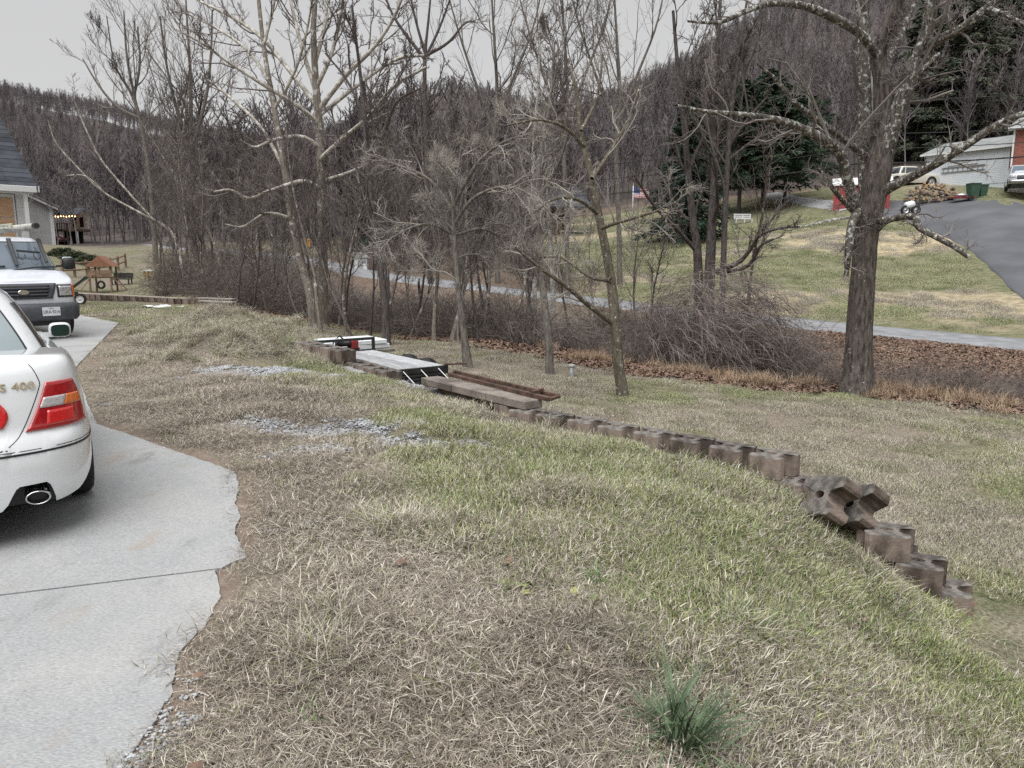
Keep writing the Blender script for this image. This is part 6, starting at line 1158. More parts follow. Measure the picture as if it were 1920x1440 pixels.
# the ladder and the conduit tube carried on the rack: things of their own
def on_van(name, label, cat, parts, group=None):
    t = empty(name, van.location, van.rotation_euler.z); tag(t, label, cat, group)
    for nm, mb, m in parts: mb.build(nm, m, t, nm == 'tube')
    return t
m_fg = M('fibreglass_rail', (.50, .50, .38), (.62, .61, .48), 5, .6); la = []
for yb in (-.35, .20):
    la.append(('rail', MB().rbox(-5.3, -1.15, yb - .02, yb + .02, 2.215, 2.305, .005), m_fg))
for k in range(12): la.append(('rung', MB().tube([(-5.1 + k * .34, -.335, 2.26), (-5.1 + k * .34, .185, 2.26)], .016, 6), m_alu))
on_van('ladder', 'pale fibreglass ladder strapped on the van roof rack', 'ladder', la)
m_pvc = M('dirty_white_pipe', (.38, .37, .33), (.58, .57, .53), 7, .6)
on_van('conduit_tube', 'grey-white conduit tube with black end beside the ladder on the van roof', 'tube', [('tube', MB().lathe([(.055, 0), (.055, 3.4), (.0, 3.4)], 14, Matrix.Translation((-4.5, .62, 2.27)) @ Matrix.Rotation(math.pi / 2, 4, 'Y')), m_pvc), ('end_cap', MB().lathe([(.0, 3.46), (.058, 3.46), (.062, 3.36), (.062, 3.30)], 14, Matrix.Translation((-4.5, .62, 2.27)) @ Matrix.Rotation(math.pi / 2, 4, 'Y')), m_blkp)])
# ------------------------------------------------------------------ vehicles up the hill: same builder, simpler
def car_far(name, label, cat, L, W, H, bel, nose, tail, paint, loc, rz, gh, wheels, rw):
    """gh=(x0,x1,top x0,top x1) of the glasshouse"""
    t = empty(name, loc, rz); tag(t, label, cat); hw = W / 2; pl = [(0, 0), (.0, hw * .6), (.08, hw * .9), (.4, hw), (L * .5, hw), (L - .5, hw * .99), (L - .12, hw * .86), (L - .02, hw * .5), (L, 0)]
    b = Body(pl, [(0, .06, .06, .04), (.1, .01, .02, .01), (.4, 0, 0, 0), (.7, .0, .01, .0), (.9, .02, .05, .02), (1, .06, .12, .05)], rw * .8, [(0, tail), (gh[0], bel), (gh[1], bel), (L * .93, nose + .05), (L, nose)], wheels, rw * 1.15, rw, 60, None, .03); b.meshes(t, paint)
    sk, ng = house_skin((gh[0] + gh[1]) / 2, (gh[1] - gh[0]) / 2, hw * .92, lambda x: np.full(np.shape(x), bel - .02), (gh[2] + gh[3]) / 2, (gh[3] - gh[2]) / 2, hw * .76, H - .05, H, 6, 5, 80); link('cabin', sk.mesh('cabin'), paint, t)
    spatch(sk, ng, 'windshield', 180 - 36, 180 + 36, .1, .9, .006, m_wind, t, 12, 5); spatch(sk, ng, 'rear_window', -36, 36, .1, .9, .006, m_dglass, t, 12, 5)
    for sg in (1, -1):
        for a0, a1 in ((50, 78), (82, 128)): spatch(sk, ng, 'side_window', sg * a0, sg * a1, .12, .86, .006, m_dglass, t, 10, 5)
        b.patch('headlight', (nose * .72, nose * .92), *((hw * .55, hw * .95) if sg > 0 else (-hw * .95, -hw * .55)), 6, .01, m_clr, t, True, nv=4); b.patch('tail_light', (tail * .7, tail * .9), *((hw * .6, hw * .95) if sg > 0 else (-hw * .95, -hw * .6)), 6, .01, m_lens, t, nv=4)
        for xw in wheels: wheel(t, xw, sg * (hw - .11), rw, .22, sg)
    b.patch('grille', (nose * .55, nose * .88), -hw * .45, hw * .45, 8, .012, m_dgrey, t, True, nv=4); b.patch('bumper', (rw * .95, nose * .55), -hw * .98, hw * .98, 16, .03, m_alu if 'silver' in label else m_dgrey, t, True, nv=3)
    return t
m_silver = M('silver_paint', (.52, .55, .60), rough=.25, coat=.8); m_cream = M('cream_paint', (.62, .60, .54), rough=.3, coat=.6); m_maroon = M('maroon_paint', (.25, .02, .03), rough=.25, coat=.8); m_blue = M('blue_paint', (.09, .17, .42), rough=.3, coat=.8)
def gp_(px, py, d):
    p = PD(px, py, d); return (p[0], p[1], H1(p[0], p[1]) + .04)
car_far('silver_suv', 'silver sport utility vehicle parked nose-on at the right edge', 'car', 4.8, 1.85, 1.80, 1.12, .98, 1.05, m_silver, gp_(1906, 376, 60.5), math.radians(-119), (.1, 3.35, .35, 2.6), (.95, 3.85), .37)
car_far('white_truck', 'cream white pickup truck parked beside the white garage', 'truck', 5.2, 1.9, 1.75, 1.08, 1.0, .98, m_cream, gp_(1648, 346, 68), math.radians(8), (1.2, 3.7, 1.5, 3.1), (1.0, 4.25), .42)
car_far('red_car', 'dark red car with a pale roof by the grey house', 'car', 4.5, 1.8, 1.45, .95, .75, .95, m_maroon, gp_(58, 462, 95), math.radians(-8), (.6, 3.4, 1.1, 2.6), (.9, 3.6), .32)
car_far('blue_car', 'small blue car half hidden by the dark spruce', 'car', 4.2, 1.75, 1.5, .95, .75, .95, m_blue, gp_(1243, 390, 88), math.radians(10), (.5, 3.1, .8, 2.4), (.8, 3.4), .32)
# ================================================================== HOUSES, YARD THINGS
m_side = M('white_siding', (.62, .665, .72), (.70, .74, .79), 1.5, .6); m_trim = M('white_trim', (.72, .73, .74), rough=.5); m_greys = M('grey_siding', (.36, .36, .355), (.44, .44, .43), 1.5, .7); m_shing = M('dark_shingle', (.022, .026, .034), (.055, .062, .075), 2.2, .9, .4, 30, rand=1.0); m_gshing = M('grey_shingle', (.20, .215, .215), (.30, .315, .31), 1.2, .95, .3, 14, rand=.5); m_tan = M('tan_wood_door', (.45, .28, .16), (.55, .36, .22), 3, .6, stretch=(1, 6, 6))
def frame(o2, dx, dy, z): return Matrix(((dx[0], dy[0], 0, o2[0]), (dx[1], dy[1], 0, o2[1]), (0, 0, 1, z), (0, 0, 0, 1)))
def bx(name, m, t, x0, x1, y0, y1, z0, z1, bev=0): return MB().box(x0, x1, y0, y1, z0, z1, None, bev).build(name, m, t)
# --- near house at the left edge: x along the eave (to the left), y into the house
h1 = empty('near_house', (0, 0, 0)); tag(h1, 'house corner with dark shingle roof and tan garage door behind the van', 'house')
e1 = np.array([-.66, -.75]); n1_ = np.array([-.75, .66]); c1 = PD(64, 360, 24.5); h1.matrix_world = frame(c1, e1, n1_, c1[2] - 3.0); h1z = 3.0
bx('wall', m_greys, h1, .15, 9, .50, 7, -1.0, h1z + .15); bx('corner_board', m_trim, h1, .12, .40, .44, .75, -1.0, h1z - .02); bx('gutter', m_trim, h1, -.05, 9.2, -.10, .06, h1z - .02, h1z + .16, .01); bx('soffit', m_trim, h1, .0, 9.1, .065, .6, h1z - .06, h1z - .01)
bx('downspout', m_trim, h1, .18, .29, .05, .16, 1.9, h1z - .03)
dr_ = bx('garage_door', m_trim, h1, .44, 4.4, .42, .49, -.6, h1z - .08)
for q in range(5): bx('door_panel', m_tan, dr_, .50, 4.25, .39, .418, -.3 + q * .63, .30 + q * .63, .01)
sl_ = math.radians(40); nco = 26; cw = .235
for q in range(nco):
    y0 = -.04 + q * cw * math.cos(sl_); z0 = h1z + .14 + q * cw * math.sin(sl_); mt = Matrix.Translation((0, y0, z0)) @ Matrix.Rotation(sl_ - .035, 4, 'X')
    for k in range(12):
        xs_ = -.1 + k * .80 + (q % 2) * -.0; MB().box(xs_ + .004, xs_ + .796, -.02, cw + .05, 0, .022 + .006 * random.random(), mt).build('shingle', m_shing, h1)
MB().prism([(0.1, .5), (7.0, .5), (3.4, 2.6)], .56, .60, Matrix(((0, 0, 1, 0), (1, 0, 0, 0.4), (0, 1, 0, h1z - .35), (0, 0, 0, 1)))).build('gable_wall', m_greys, h1)
bx('rake_board', m_trim, h1, -.14, -.105, -.05, .1, h1z, h1z + .18)
# --- grey house with lit deck
h2 = empty('grey_house', (0, 0, 0)); tag(h2, 'grey sided house with white trim and a raised porch hung with lights', 'house'); c2 = PD(104, 455, 92); g2 = H1(c2[0], c2[1]); h2.matrix_world = frame(c2, (-.86, -.51), (-.51, .86), g2) @ Matrix.Scale(1.5, 4)
bx('wall', m_greys, h2, 0, 8, 0, 7, -1, 3.1); bx('corner_board', m_trim, h2, -.03, .22, -.03, .2, -1, 3.2)
MB().prism([(-.4, 2.75), (-.4, 2.95), (4, 5.2), (8.4, 2.95), (8.4, 2.75), (4, 5.0)], -.4, .0, Matrix(((1, 0, 0, 0), (0, 0, 1, -.0), (0, 1, 0, 0), (0, 0, 0, 1)))).build('rake_board', m_trim, h2)
MB().prism([(0, 3.1), (8, 3.1), (4, 5.05)], .01, .2, Matrix(((1, 0, 0, 0), (0, 0, 1, 0), (0, 1, 0, 0), (0, 0, 0, 1)))).build('gable_wall', m_greys, h2)
rf = MB().prism([(-.5, 2.95), (4, 5.25), (8.5, 2.95), (8.5, 3.05), (4, 5.36), (-.5, 3.05)], -.5, 7.3, Matrix(((1, 0, 0, 0), (0, 0, 1, 0), (0, 1, 0, 0), (0, 0, 0, 1)))).build('roof', m_gshing, h2)
wd_ = bx('window', m_trim, h2, 2.2, 3.4, -.04, -.005, .9, 2.3); bx('pane', m_dglass, wd_, 2.3, 3.3, -.06, -.045, 1.0, 2.2)
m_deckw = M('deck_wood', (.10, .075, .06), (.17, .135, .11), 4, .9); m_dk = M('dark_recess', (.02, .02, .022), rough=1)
po = empty('porch', (0, 0, 0)); tag(po, 'raised wooden porch with blue-grey roof and a string of warm bulbs', 'porch'); c3 = PD(108, 461, 95); g3 = H1(c3[0], c3[1]); po.matrix_world = frame(c3, (1, -.12), (.12, 1), g3) @ Matrix.Scale(1.5, 4)
bx('back_wall', m_trim, po, 0, 1.75, 1.6, 1.7, 1.35, 2.7); bx('under_shade_panel', m_dk, po, 0, 1.6, .9, 1.0, -.3, 1.1); bx('floor', m_deckw, po, -.1, 1.85, 0, 1.6, 1.1, 1.28)  # near-black panel below the floor stands in for the shade under the porch
for xp in (.0, .85, 1.72): bx('post', m_trim if xp > 1 else m_deckw, po, xp, xp + .1, .02, .12, -.4, 1.1)
MB().add([(-.2, -.1, 2.35), (1.9, -.1, 2.35), (1.9, 1.7, 3.0), (-.2, 1.7, 3.0), (-.2, -.1, 2.42), (1.9, -.1, 2.42), (1.9, 1.7, 3.07), (-.2, 1.7, 3.07)], [(3, 2, 1, 0), (4, 5, 6, 7), (0, 1, 5, 4), (1, 2, 6, 5), (2, 3, 7, 6), (3, 0, 4, 7)]).build('roof', m_shing, po)
for xp in (0, .45, .9, 1.35, 1.75): bx('rail_post', m_deckw, po, xp, xp + .06, .02, .08, 1.28, 1.75)
bx('handrail', m_deckw, po, -.05, 1.85, .0, .1, 1.72, 1.78)
for q in range(9): bx('baluster', m_deckw, po, .08 + q * .19, .12 + q * .19, .03, .06, 1.28, 1.72)
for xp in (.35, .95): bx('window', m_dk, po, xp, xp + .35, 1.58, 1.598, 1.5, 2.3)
m_bulb, nn, bb = nodes('warm_bulb'); bb.inputs['Emission Color'].default_value = (1, .55, .2, 1); bb.inputs['Emission Strength'].default_value = 5; bb.inputs['Base Color'].default_value = (1, .7, .4, 1)
for q in range(9):
    xx = -.1 + q * .24; MB().lathe([(0, -.05), (.035, -.03), (.04, 0), (.03, .04), (0, .05)], 8, Matrix.Translation((xx, -.12, 2.30 - .05 * math.sin(q * .9) ** 2))).build('bulb', m_bulb, po, True)
# --- white garage up the hill
gL = PD(1733, 346, 69); gR = PD(1889, 333, 63); dx = (gR - gL)[:2]; gw = float(np.linalg.norm(dx)); dx /= gw; dy = np.array([-dx[1], dx[0]]); gg = gL[2]
ga = empty('garage', (0, 0, 0)); tag(ga, 'long white garage with grey roof and ladders hung on its wall', 'garage'); ga.matrix_world = frame(gL, dx, dy, gg)
hgt = 2.45; bx('wall', m_side, ga, 0, gw, 0, 6, -1.6, hgt)
for q in range(20): bx('siding_board', m_side, ga, .02, gw - .02, -.035, -.008, -.35 + q * .14, -.35 + q * .14 + .132)
MB().add([(-.35, -.35, hgt - .02), (gw + .35, -.35, hgt - .02), (gw + .35, 3, hgt + 1.15), (-.35, 3, hgt + 1.15), (-.35, -.35, hgt + .06), (gw + .35, -.35, hgt + .06), (gw + .35, 3, hgt + 1.23), (-.35, 3, hgt + 1.23)], [(3, 2, 1, 0), (4, 5, 6, 7), (0, 1, 5, 4), (1, 2, 6, 5), (2, 3, 7, 6), (3, 0, 4, 7)]).build('roof', m_gshing, ga)
MB().add([(-.35, 3, hgt + 1.15), (gw + .35, 3, hgt + 1.15), (gw + .35, 6.35, hgt - .02), (-.35, 6.35, hgt - .02), (-.35, 3, hgt + 1.23), (gw + .35, 3, hgt + 1.23), (gw + .35, 6.35, hgt + .06), (-.35, 6.35, hgt + .06)], [(3, 2, 1, 0), (4, 5, 6, 7), (0, 1, 5, 4), (1, 2, 6, 5), (2, 3, 7, 6), (3, 0, 4, 7)]).build('roof', m_gshing, ga)
bx('fascia', m_trim, ga, -.37, gw + .37, -.39, -.355, hgt - .10, hgt + .05); bx('corner_board', m_trim, ga, -.03, .1, -.05, .12, -1.6, hgt - .03); bx('corner_board', m_trim, ga, gw - .1, gw + .03, -.05, .12, -1.6, hgt - .03)
for z0 in (0,): MB().prism([(0, hgt), (6, hgt), (3, hgt + 1.1)], 0, .1, Matrix(((0, 0, 1, 0), (1, 0, 0, 0), (0, 1, 0, 0), (0, 0, 0, 1)))).build('gable_wall', m_side, ga)
def hung_ladder(label, x0, x1, z0, z1, n, m):
    t = empty('hanging_ladder', (0, 0, 0)); tag(t, label, 'ladder'); t.matrix_world = frame(gL, dx, dy, gg)
    for z in (z0, z1): MB().box(x0, x1, -.11, -.06, z - .035, z + .035).build('rail', m, t)
    for q in range(n): xr = x0 + .15 + (x1 - x0 - .3) * q / (n - 1); MB().box(xr - .02, xr + .02, -.10, -.07, z0 + .035, z1 - .035).build('rung', m, t)
hung_ladder('white ladder hung higher on the garage wall', 2.0, 4.5, 1.40, 1.72, 8, m_trim); hung_ladder('grey aluminium ladder hung lower on the garage wall', 1.5, 5.1, .82, 1.20, 9, m_alu)
# --- brick house at the right edge
def brick_mat():
    m, n, b = nodes('red_brick'); t = n.nodes.new('ShaderNodeTexCoord'); mp = n.nodes.new('ShaderNodeMapping'); mp.inputs['Rotation'].default_value = (math.pi / 2, 0, 0); n.links.new(t.outputs['Object'], mp.inputs[0]); k = n.nodes.new('ShaderNodeTexBrick'); k.inputs['Scale'].default_value = 2.6; k.inputs['Color1'].default_value = (.30, .085, .055, 1); k.inputs['Color2'].default_value = (.21, .06, .04, 1); k.inputs['Mortar'].default_value = (.34, .27, .23, 1); k.inputs['Mortar Size'].default_value = .015; n.links.new(mp.outputs[0], k.inputs[0]); n.links.new(k.outputs[0], b.inputs['Base Color']); b.inputs['Roughness'].default_value = .9; return m
bh = empty('brick_house', (0, 0, 0)); tag(bh, 'red brick house corner with white downspout and grey roof at the right edge', 'house'); cb = PD(1893, 345, 61); gb = H1(cb[0], cb[1]); bh.matrix_world = frame(cb, (.82, -.572), (.572, .82), gb); bt = PD(1893, 243, 61)[2] - gb
bx('wall', brick_mat(), bh, .05, 9, .05, 8, 1.6, bt); bx('foundation', M('painted_brick', (.55, .53, .51), (.68, .66, .64), 3, .8, .4, 20), bh, .03, 9, .03, 8, -2, 1.59); bx('downspout', m_trim, bh, -.08, .04, -.10, .02, -1, bt); bx('gutter', m_trim, bh, -.45, 9.4, -.45, -.30, bt - .02, bt + .14)
MB().add([(-.45, -.42, bt + .08), (9.4, -.42, bt + .08), (9.4, 4, bt + 2.1), (.9, 4, bt + 2.1), (-.45, -.42, bt + .14), (9.4, -.42, bt + .14), (9.4, 4, bt + 2.2), (.9, 4, bt + 2.2)], [(3, 2, 1, 0), (4, 5, 6, 7), (0, 1, 5, 4), (1, 2, 6, 5), (2, 3, 7, 6), (3, 0, 4, 7)]).build('roof', m_gshing, bh)
bx('soffit', m_trim, bh, -.44, 9.3, -.29, .5, bt + .0, bt + .05)
# --- red shed
sL = PD(1561, 396, 60); sR = PD(1668, 384, 58.5); dx = (sR - sL)[:2]; sw = float(np.linalg.norm(dx)); dx /= sw; dy = np.array([-dx[1], dx[0]]); sh = empty('red_shed', (0, 0, 0)); tag(sh, 'small red wooden shed with a white roof edge behind the walnut trunk', 'shed'); sz = min(H1(sL[0], sL[1]), H1(sR[0], sR[1])); sh.matrix_world = frame(sL, dx, dy, sz - .05)
m_redw = M('red_boards', (.30, .055, .055), (.38, .08, .078), 4, .85, rand=.5)
for q in range(18): bx('board', m_redw, sh, q * sw / 18 + .006, (q + 1) * sw / 18 - .006, -.02, .01, .1, 1.95)
bx('wall', m_redw, sh, .01, sw - .01, .02, 3, .1, 1.95); MB().add([(-.15, -.2, 1.93), (sw + .15, -.2, 1.93), (sw + .15, 1.5, 2.55), (-.15, 1.5, 2.55), (-.15, -.2, 2.0), (sw + .15, -.2, 2.0), (sw + .15, 1.5, 2.62), (-.15, 1.5, 2.62)], [(3, 2, 1, 0), (4, 5, 6, 7), (0, 1, 5, 4), (1, 2, 6, 5), (2, 3, 7, 6), (3, 0, 4, 7)]).build('roof', m_trim, sh)
MB().add([(-.15, 1.5, 2.55), (sw + .15, 1.5, 2.55), (sw + .15, 3.2, 1.93), (-.15, 3.2, 1.93), (-.15, 1.5, 2.62), (sw + .15, 1.5, 2.62), (sw + .15, 3.2, 2.0), (-.15, 3.2, 2.0)], [(3, 2, 1, 0), (4, 5, 6, 7), (0, 1, 5, 4), (1, 2, 6, 5), (2, 3, 7, 6), (3, 0, 4, 7)]).build('roof', m_trim, sh)
for q in range(3): bx('step', m_plank, sh, 1.1, 1.9, -.25 - q * .25, -.03 - q * .25, .32 - q * .16, .42 - q * .16)
# --- firewood, bins, cart
fw = empty('firewood_pile', gp_(1745, 379, 60)); tag(fw, 'heap of split firewood logs on the asphalt lot', 'firewood'); m_log = M('log_end', (.30, .20, .11), (.55, .40, .24), 4, .9, rand=1.6); lg = []
for q in range(230):
    u = random.uniform(-1, 1); top = 1.25 * math.sqrt(max(0, 1 - u * u)) * (.85 + .3 * random.random()); z = random.uniform(0, 1) * top; y_ = -random.uniform(0, .9) * (1 - z / 1.4); a = random.uniform(-.6, .6); r = random.uniform(.06, .11); dv = Vector((math.sin(a), -math.cos(a), random.uniform(-.2, .3))) * .22; lg.append((Vector((u * 2.1, y_, z + .08)), dv, r))
for ix, mm in enumerate((m_log, M('grey_log', (.11, .095, .085), (.27, .24, .22), 4, .9, rand=1.5))):
    mb = MB()
    for q, (p, dv, r) in enumerate(lg):
        if (q % 5 < 3) == (ix == 0): mb.tube([p - dv, p + dv], r, 6)
    tag(mb.build('logs', mm, fw), kind='stuff')
m_gbin = M('green_plastic', (.035, .085, .06), (.05, .11, .075), 3, .6)
for q, (px, lab, s_) in enumerate([(1823, 'taller dark green wheeled bin beside the firewood heap', 1.0), (1840, 'smaller green bin to the right of the taller one', .8)]):
    t = empty('wheeled_bin', gp_(px, 374, 59)); tag(t, lab, 'bin'); t.scale = (s_, s_, s_); MB().add([(-.28, -.3, .05), (.28, -.3, .05), (.28, .3, .05), (-.28, .3, .05), (-.36, -.38, 1.0), (.36, -.38, 1.0), (.36, .38, 1.0), (-.36, .38, 1.0)], [(3, 2, 1, 0), (4, 5, 6, 7), (0, 1, 5, 4), (1, 2, 6, 5), (2, 3, 7, 6), (3, 0, 4, 7)]).build('body', m_gbin, t); MB().rbox(-.38, .38, -.42, .40, 1.004, 1.08, .02).build('lid', m_gbin, t)
    for sx in (-.3, .3): MB().lathe([(0, -.04), (.13, -.04), (.13, .04), (0, .04)], 12, Matrix.Translation((sx, .32, .12)) @ Matrix.Rotation(math.pi / 2, 4, 'Y')).build('wheel', m_tyre, t)
t = empty('red_flat_trailer', gp_(1806, 377, 58.4)); tag(t, 'low red flat cart beside the green bins', 'cart'); MB().rbox(-.9, .7, -.4, .4, .22, .32, .02).build('deck', m_maroon, t); MB().lathe([(0, -.08), (.2, -.08), (.2, .08), (0, .08)], 14, Matrix.Translation((.3, -.42, .2)) @ Matrix.Rotation(math.pi / 2, 4, 'X')).build('wheel', m_tyre, t); MB().lathe([(0, 0), (.45, 0), (.42, .12), (.2, .22), (0, .24)], 18, Matrix.Translation((-.2, 0, .36))).build('dish', m_alu, t, True)
t = empty('sprayer_cart', gp_(1706, 392, 57)); tag(t, 'white tank cart with two big black wheels in front of the firewood', 'cart'); MB().lathe([(0, -.34), (.22, -.32), (.27, -.2), (.27, .2), (.22, .32), (0, .34)], 18, Matrix.Translation((-.05, 0, .68)) @ Matrix.Rotation(1.3, 4, 'Y')).build('tank', m_white, t, True)
for sx in (-.42, .42): wheel(t, sx * .9, -.12, .33, .2, -1)
MB().tube([(-.4, 0, .33), (.4, 0, .33)], .04, 6).build('axle', m_blkmet, t); MB().tube([(0, 0, .4), (-.9, -.2, .3)], .03, 6).build('drawbar', m_blkmet, t)
# --- stones edging the hill lawn
m_rock = M('field_stone', (.20, .19, .18), (.42, .40, .38), 3, .95, .4, 12, rand=1.4)
for q in range(46):
    f = q / 45; p = PD(1478 + f * 215, 440 - f * 24 + random.uniform(-5, 5), 57 - f * 1.5); o = link('edging_stone', stone_mesh(2000 + q), None); 
    if not o.data.materials: o.data.materials.append(m_rock)
    s_ = random.uniform(.12, .28); o.location = (p[0], p[1], H1(p[0], p[1]) + s_ * .3); o.scale = (s_ * 1.3, s_, s_); o.rotation_euler = (0, 0, random.random() * 6); tag(o, 'grey field stone in the row edging the hillside lawn', 'stone', 'stones edging the hillside lawn')
# --- flag and pole
fp = gp_(1184, 482, 50); top = PD(1181, 352, 50)[2]; t = empty('flagpole', fp); tag(t, 'grey flagpole on the upper lawn', 'pole'); fh = top - fp[2] + .15; MB().lathe([(.05, -.2), (.045, fh * .5), (.03, fh), (0, fh + .02)], 10).build('pole', m_alu, t, True); MB().lathe([(0, fh + .0), (.06, fh + .05), (0, fh + .11)], 10).build('finial', m_gold, t, True)
fl = empty('flag', (fp[0], fp[1], top)); tag(fl, 'American flag with stars and stripes hanging from the flagpole', 'flag'); FW, FH = 1.0, .62; nx = 18
def cloth(x0, x1, z0, z1, off, m, name, par):
    xs_ = np.linspace(x0, x1, nx); V = []
    for z in (z0, z1):
        for x in xs_: V.append((.04 + x * .97, off + .07 * math.sin(x * 6.5) * x / FW + .02 * math.sin(z * 9), -z - .10 * x * x - .02 * math.sin(x * 7)))
    return link(name, npmesh(name, np.array(V), np.array([[k, k + 1, nx + k + 1, nx + k] for k in range(nx - 1)])), m, par)
m_fr = M('flag_red', (.45, .05, .07), rough=.8); m_fw = M('flag_white', (.75, .75, .77), rough=.8); m_fb = M('flag_blue', (.04, .08, .26), rough=.8)
for q in range(13): cloth(0, FW, FH * q / 13, FH * (q + 1) / 13, 0, m_fr if q % 2 == 0 else m_fw, 'stripe', fl)
can = cloth(0, FW * .40, -.002, FH * 7 / 13, -.006, m_fb, 'canton', fl); st = MB()
for r in range(9):
    for c in range(6 if r % 2 == 0 else 5):
        x = FW * .40 * (c + (.5 if r % 2 == 0 else 1)) / 6; z = FH * 7 / 13 * (r + .5) / 9; yy = -.012 + .07 * math.sin(x * 6.5) * x / FW + .02 * math.sin(z * 9); zz_ = -z - .10 * x * x - .02 * math.sin(x * 7); k5 = []
        for a in range(10): rr_ = .017 if a % 2 == 0 else .007; k5.append((.04 + x * .97 + rr_ * math.sin(a * math.pi / 5), yy, zz_ + rr_ * math.cos(a * math.pi / 5)))
        st.add(k5, [tuple(range(10))])
st.build('stars', m_fw, can)
# --- log cabin behind the birches
lc = empty('log_cabin', (0, 0, 0)); tag(lc, 'log cabin with pale chinking between brown logs, half hidden by trees', 'house'); cl = PD(985, 452, 64); lz = H1(cl[0], cl[1]); lc.matrix_world = frame(cl, (.98, .2), (-.2, .98), lz - .2); m_lg = M('cabin_log', (.17, .085, .045), (.26, .14, .075), 3, .8, stretch=(1, 5, 5)); m_ch = M('chinking', (.55, .50, .42), (.64, .59, .51), 5, .9)
bx('chinking', m_ch, lc, .05, 3.15, .10, 5, .3, 2.9)
for q in range(10): MB().tube([(-.15, .06, .45 + q * .27), (3.35, .06, .45 + q * .27)], .10, 8).build('log', m_lg, lc, True)
bx('door', m_dk, lc, 3.2, 3.8, .12, .3, .4, 2.3); bx('porch_post', m_plank, lc, 4.6, 4.72, -1.2, -1.1, -.5, 2.6)
for q in range(3): bx('porch_rail', m_plank, lc, 2.6, 5.2, -1.2, -1.12, .0 + q * .42, .08 + q * .42 + .04)
MB().add([(-.6, -1.5, 2.75), (5.2, -1.5, 2.75), (5.2, 2.5, 4.6), (-.6, 2.5, 4.6), (-.6, -1.5, 2.85), (5.2, -1.5, 2.85), (5.2, 2.5, 4.7), (-.6, 2.5, 4.7)], [(3, 2, 1, 0), (4, 5, 6, 7), (0, 1, 5, 4), (1, 2, 6, 5), (2, 3, 7, 6), (3, 0, 4, 7)]).build('roof', m_shing, lc)
# --- white slatted bench, marker sign, white box, snag, stake
b0_ = gp_(1393, 420, 62); t = empty('white_bench', b0_, .25); t.scale = (.8, .8, .7); tag(t, 'white slatted garden bench under the pines', 'bench')
for z in (.42, .62, .82): bx('back_slat', m_trim, t, -.95, .95, .18, .22, z + .1, z + .22)
for y_ in (-.2, -.05, .1): bx('seat_slat', m_trim, t, -.95, .95, y_, y_ + .11, .42, .46)
for sx in (-.9, 0, .82): bx('leg', m_trim, t, sx, sx + .08, -.22, -.14, 0, .42); bx('leg', m_trim, t, sx, sx + .08, .12, .178, 0, 1.05)
sgp = gp_(579, 482, 50); t = empty('marker_sign', sgp); tag(t, 'small orange marker sign on a post beside the lane', 'sign'); zt_ = PD(578, 455, 50)[2] - sgp[2]; bx('post', m_plank, t, -.03, .03, .0, .05, -.2, zt_ + .3); bx('panel', M('orange_panel', (.62, .27, .03), (.72, .34, .05), 6, .6), t, -.14, .14, -.02, -.002, zt_ - .28, zt_ + .28)
sbp = gp_(676, 486, 52); t = empty('well_house', sbp); tag(t, 'tiny white gabled well house above the lane in the wood', 'shed'); bx('wall', m_trim, t, -.42, .42, 0, .8, -.2, .75); MB().prism([(-.5, .74), (.5, .74), (0, 1.1)], -.1, .9, Matrix(((1, 0, 0, 0), (0, 0, 1, 0), (0, 1, 0, 0), (0, 0, 0, 1)))).build('roof', m_greys, t); bx('door', m_greys, t, -.15, .15, -.02, -.003, -.1, .55)
spn = PZ(788, 588, -.9); t = MB(); g_ = H1(spn[0], spn[1]); zt_ = PD(786, 522, float(spn[1]))[2]; hh = zt_ - g_; t.tube([(0, 0, -.1), (.02, 0, hh * .4), (-.02, 0, hh * .75), (-.05, .02, hh * .9), (-.02, .02, hh)], [.085, .08, .07, .05, .045], 9); o = t.build('dead_snag', m_seal, None, True); o.location = (spn[0], spn[1], g_); tag(o, 'black charred stub of a tree in the thicket', 'snag')
stp = PZ(692, 585, -.55); o = MB().rbox(-.025, .025, -.01, .01, -.1, .52, .003).build('white_stake', m_trim); o.location = (stp[0], stp[1], H1(stp[0], stp[1])); o.rotation_euler = (.05, -.12, .3); tag(o, 'small white marker stake at the edge of the leaves', 'stake')
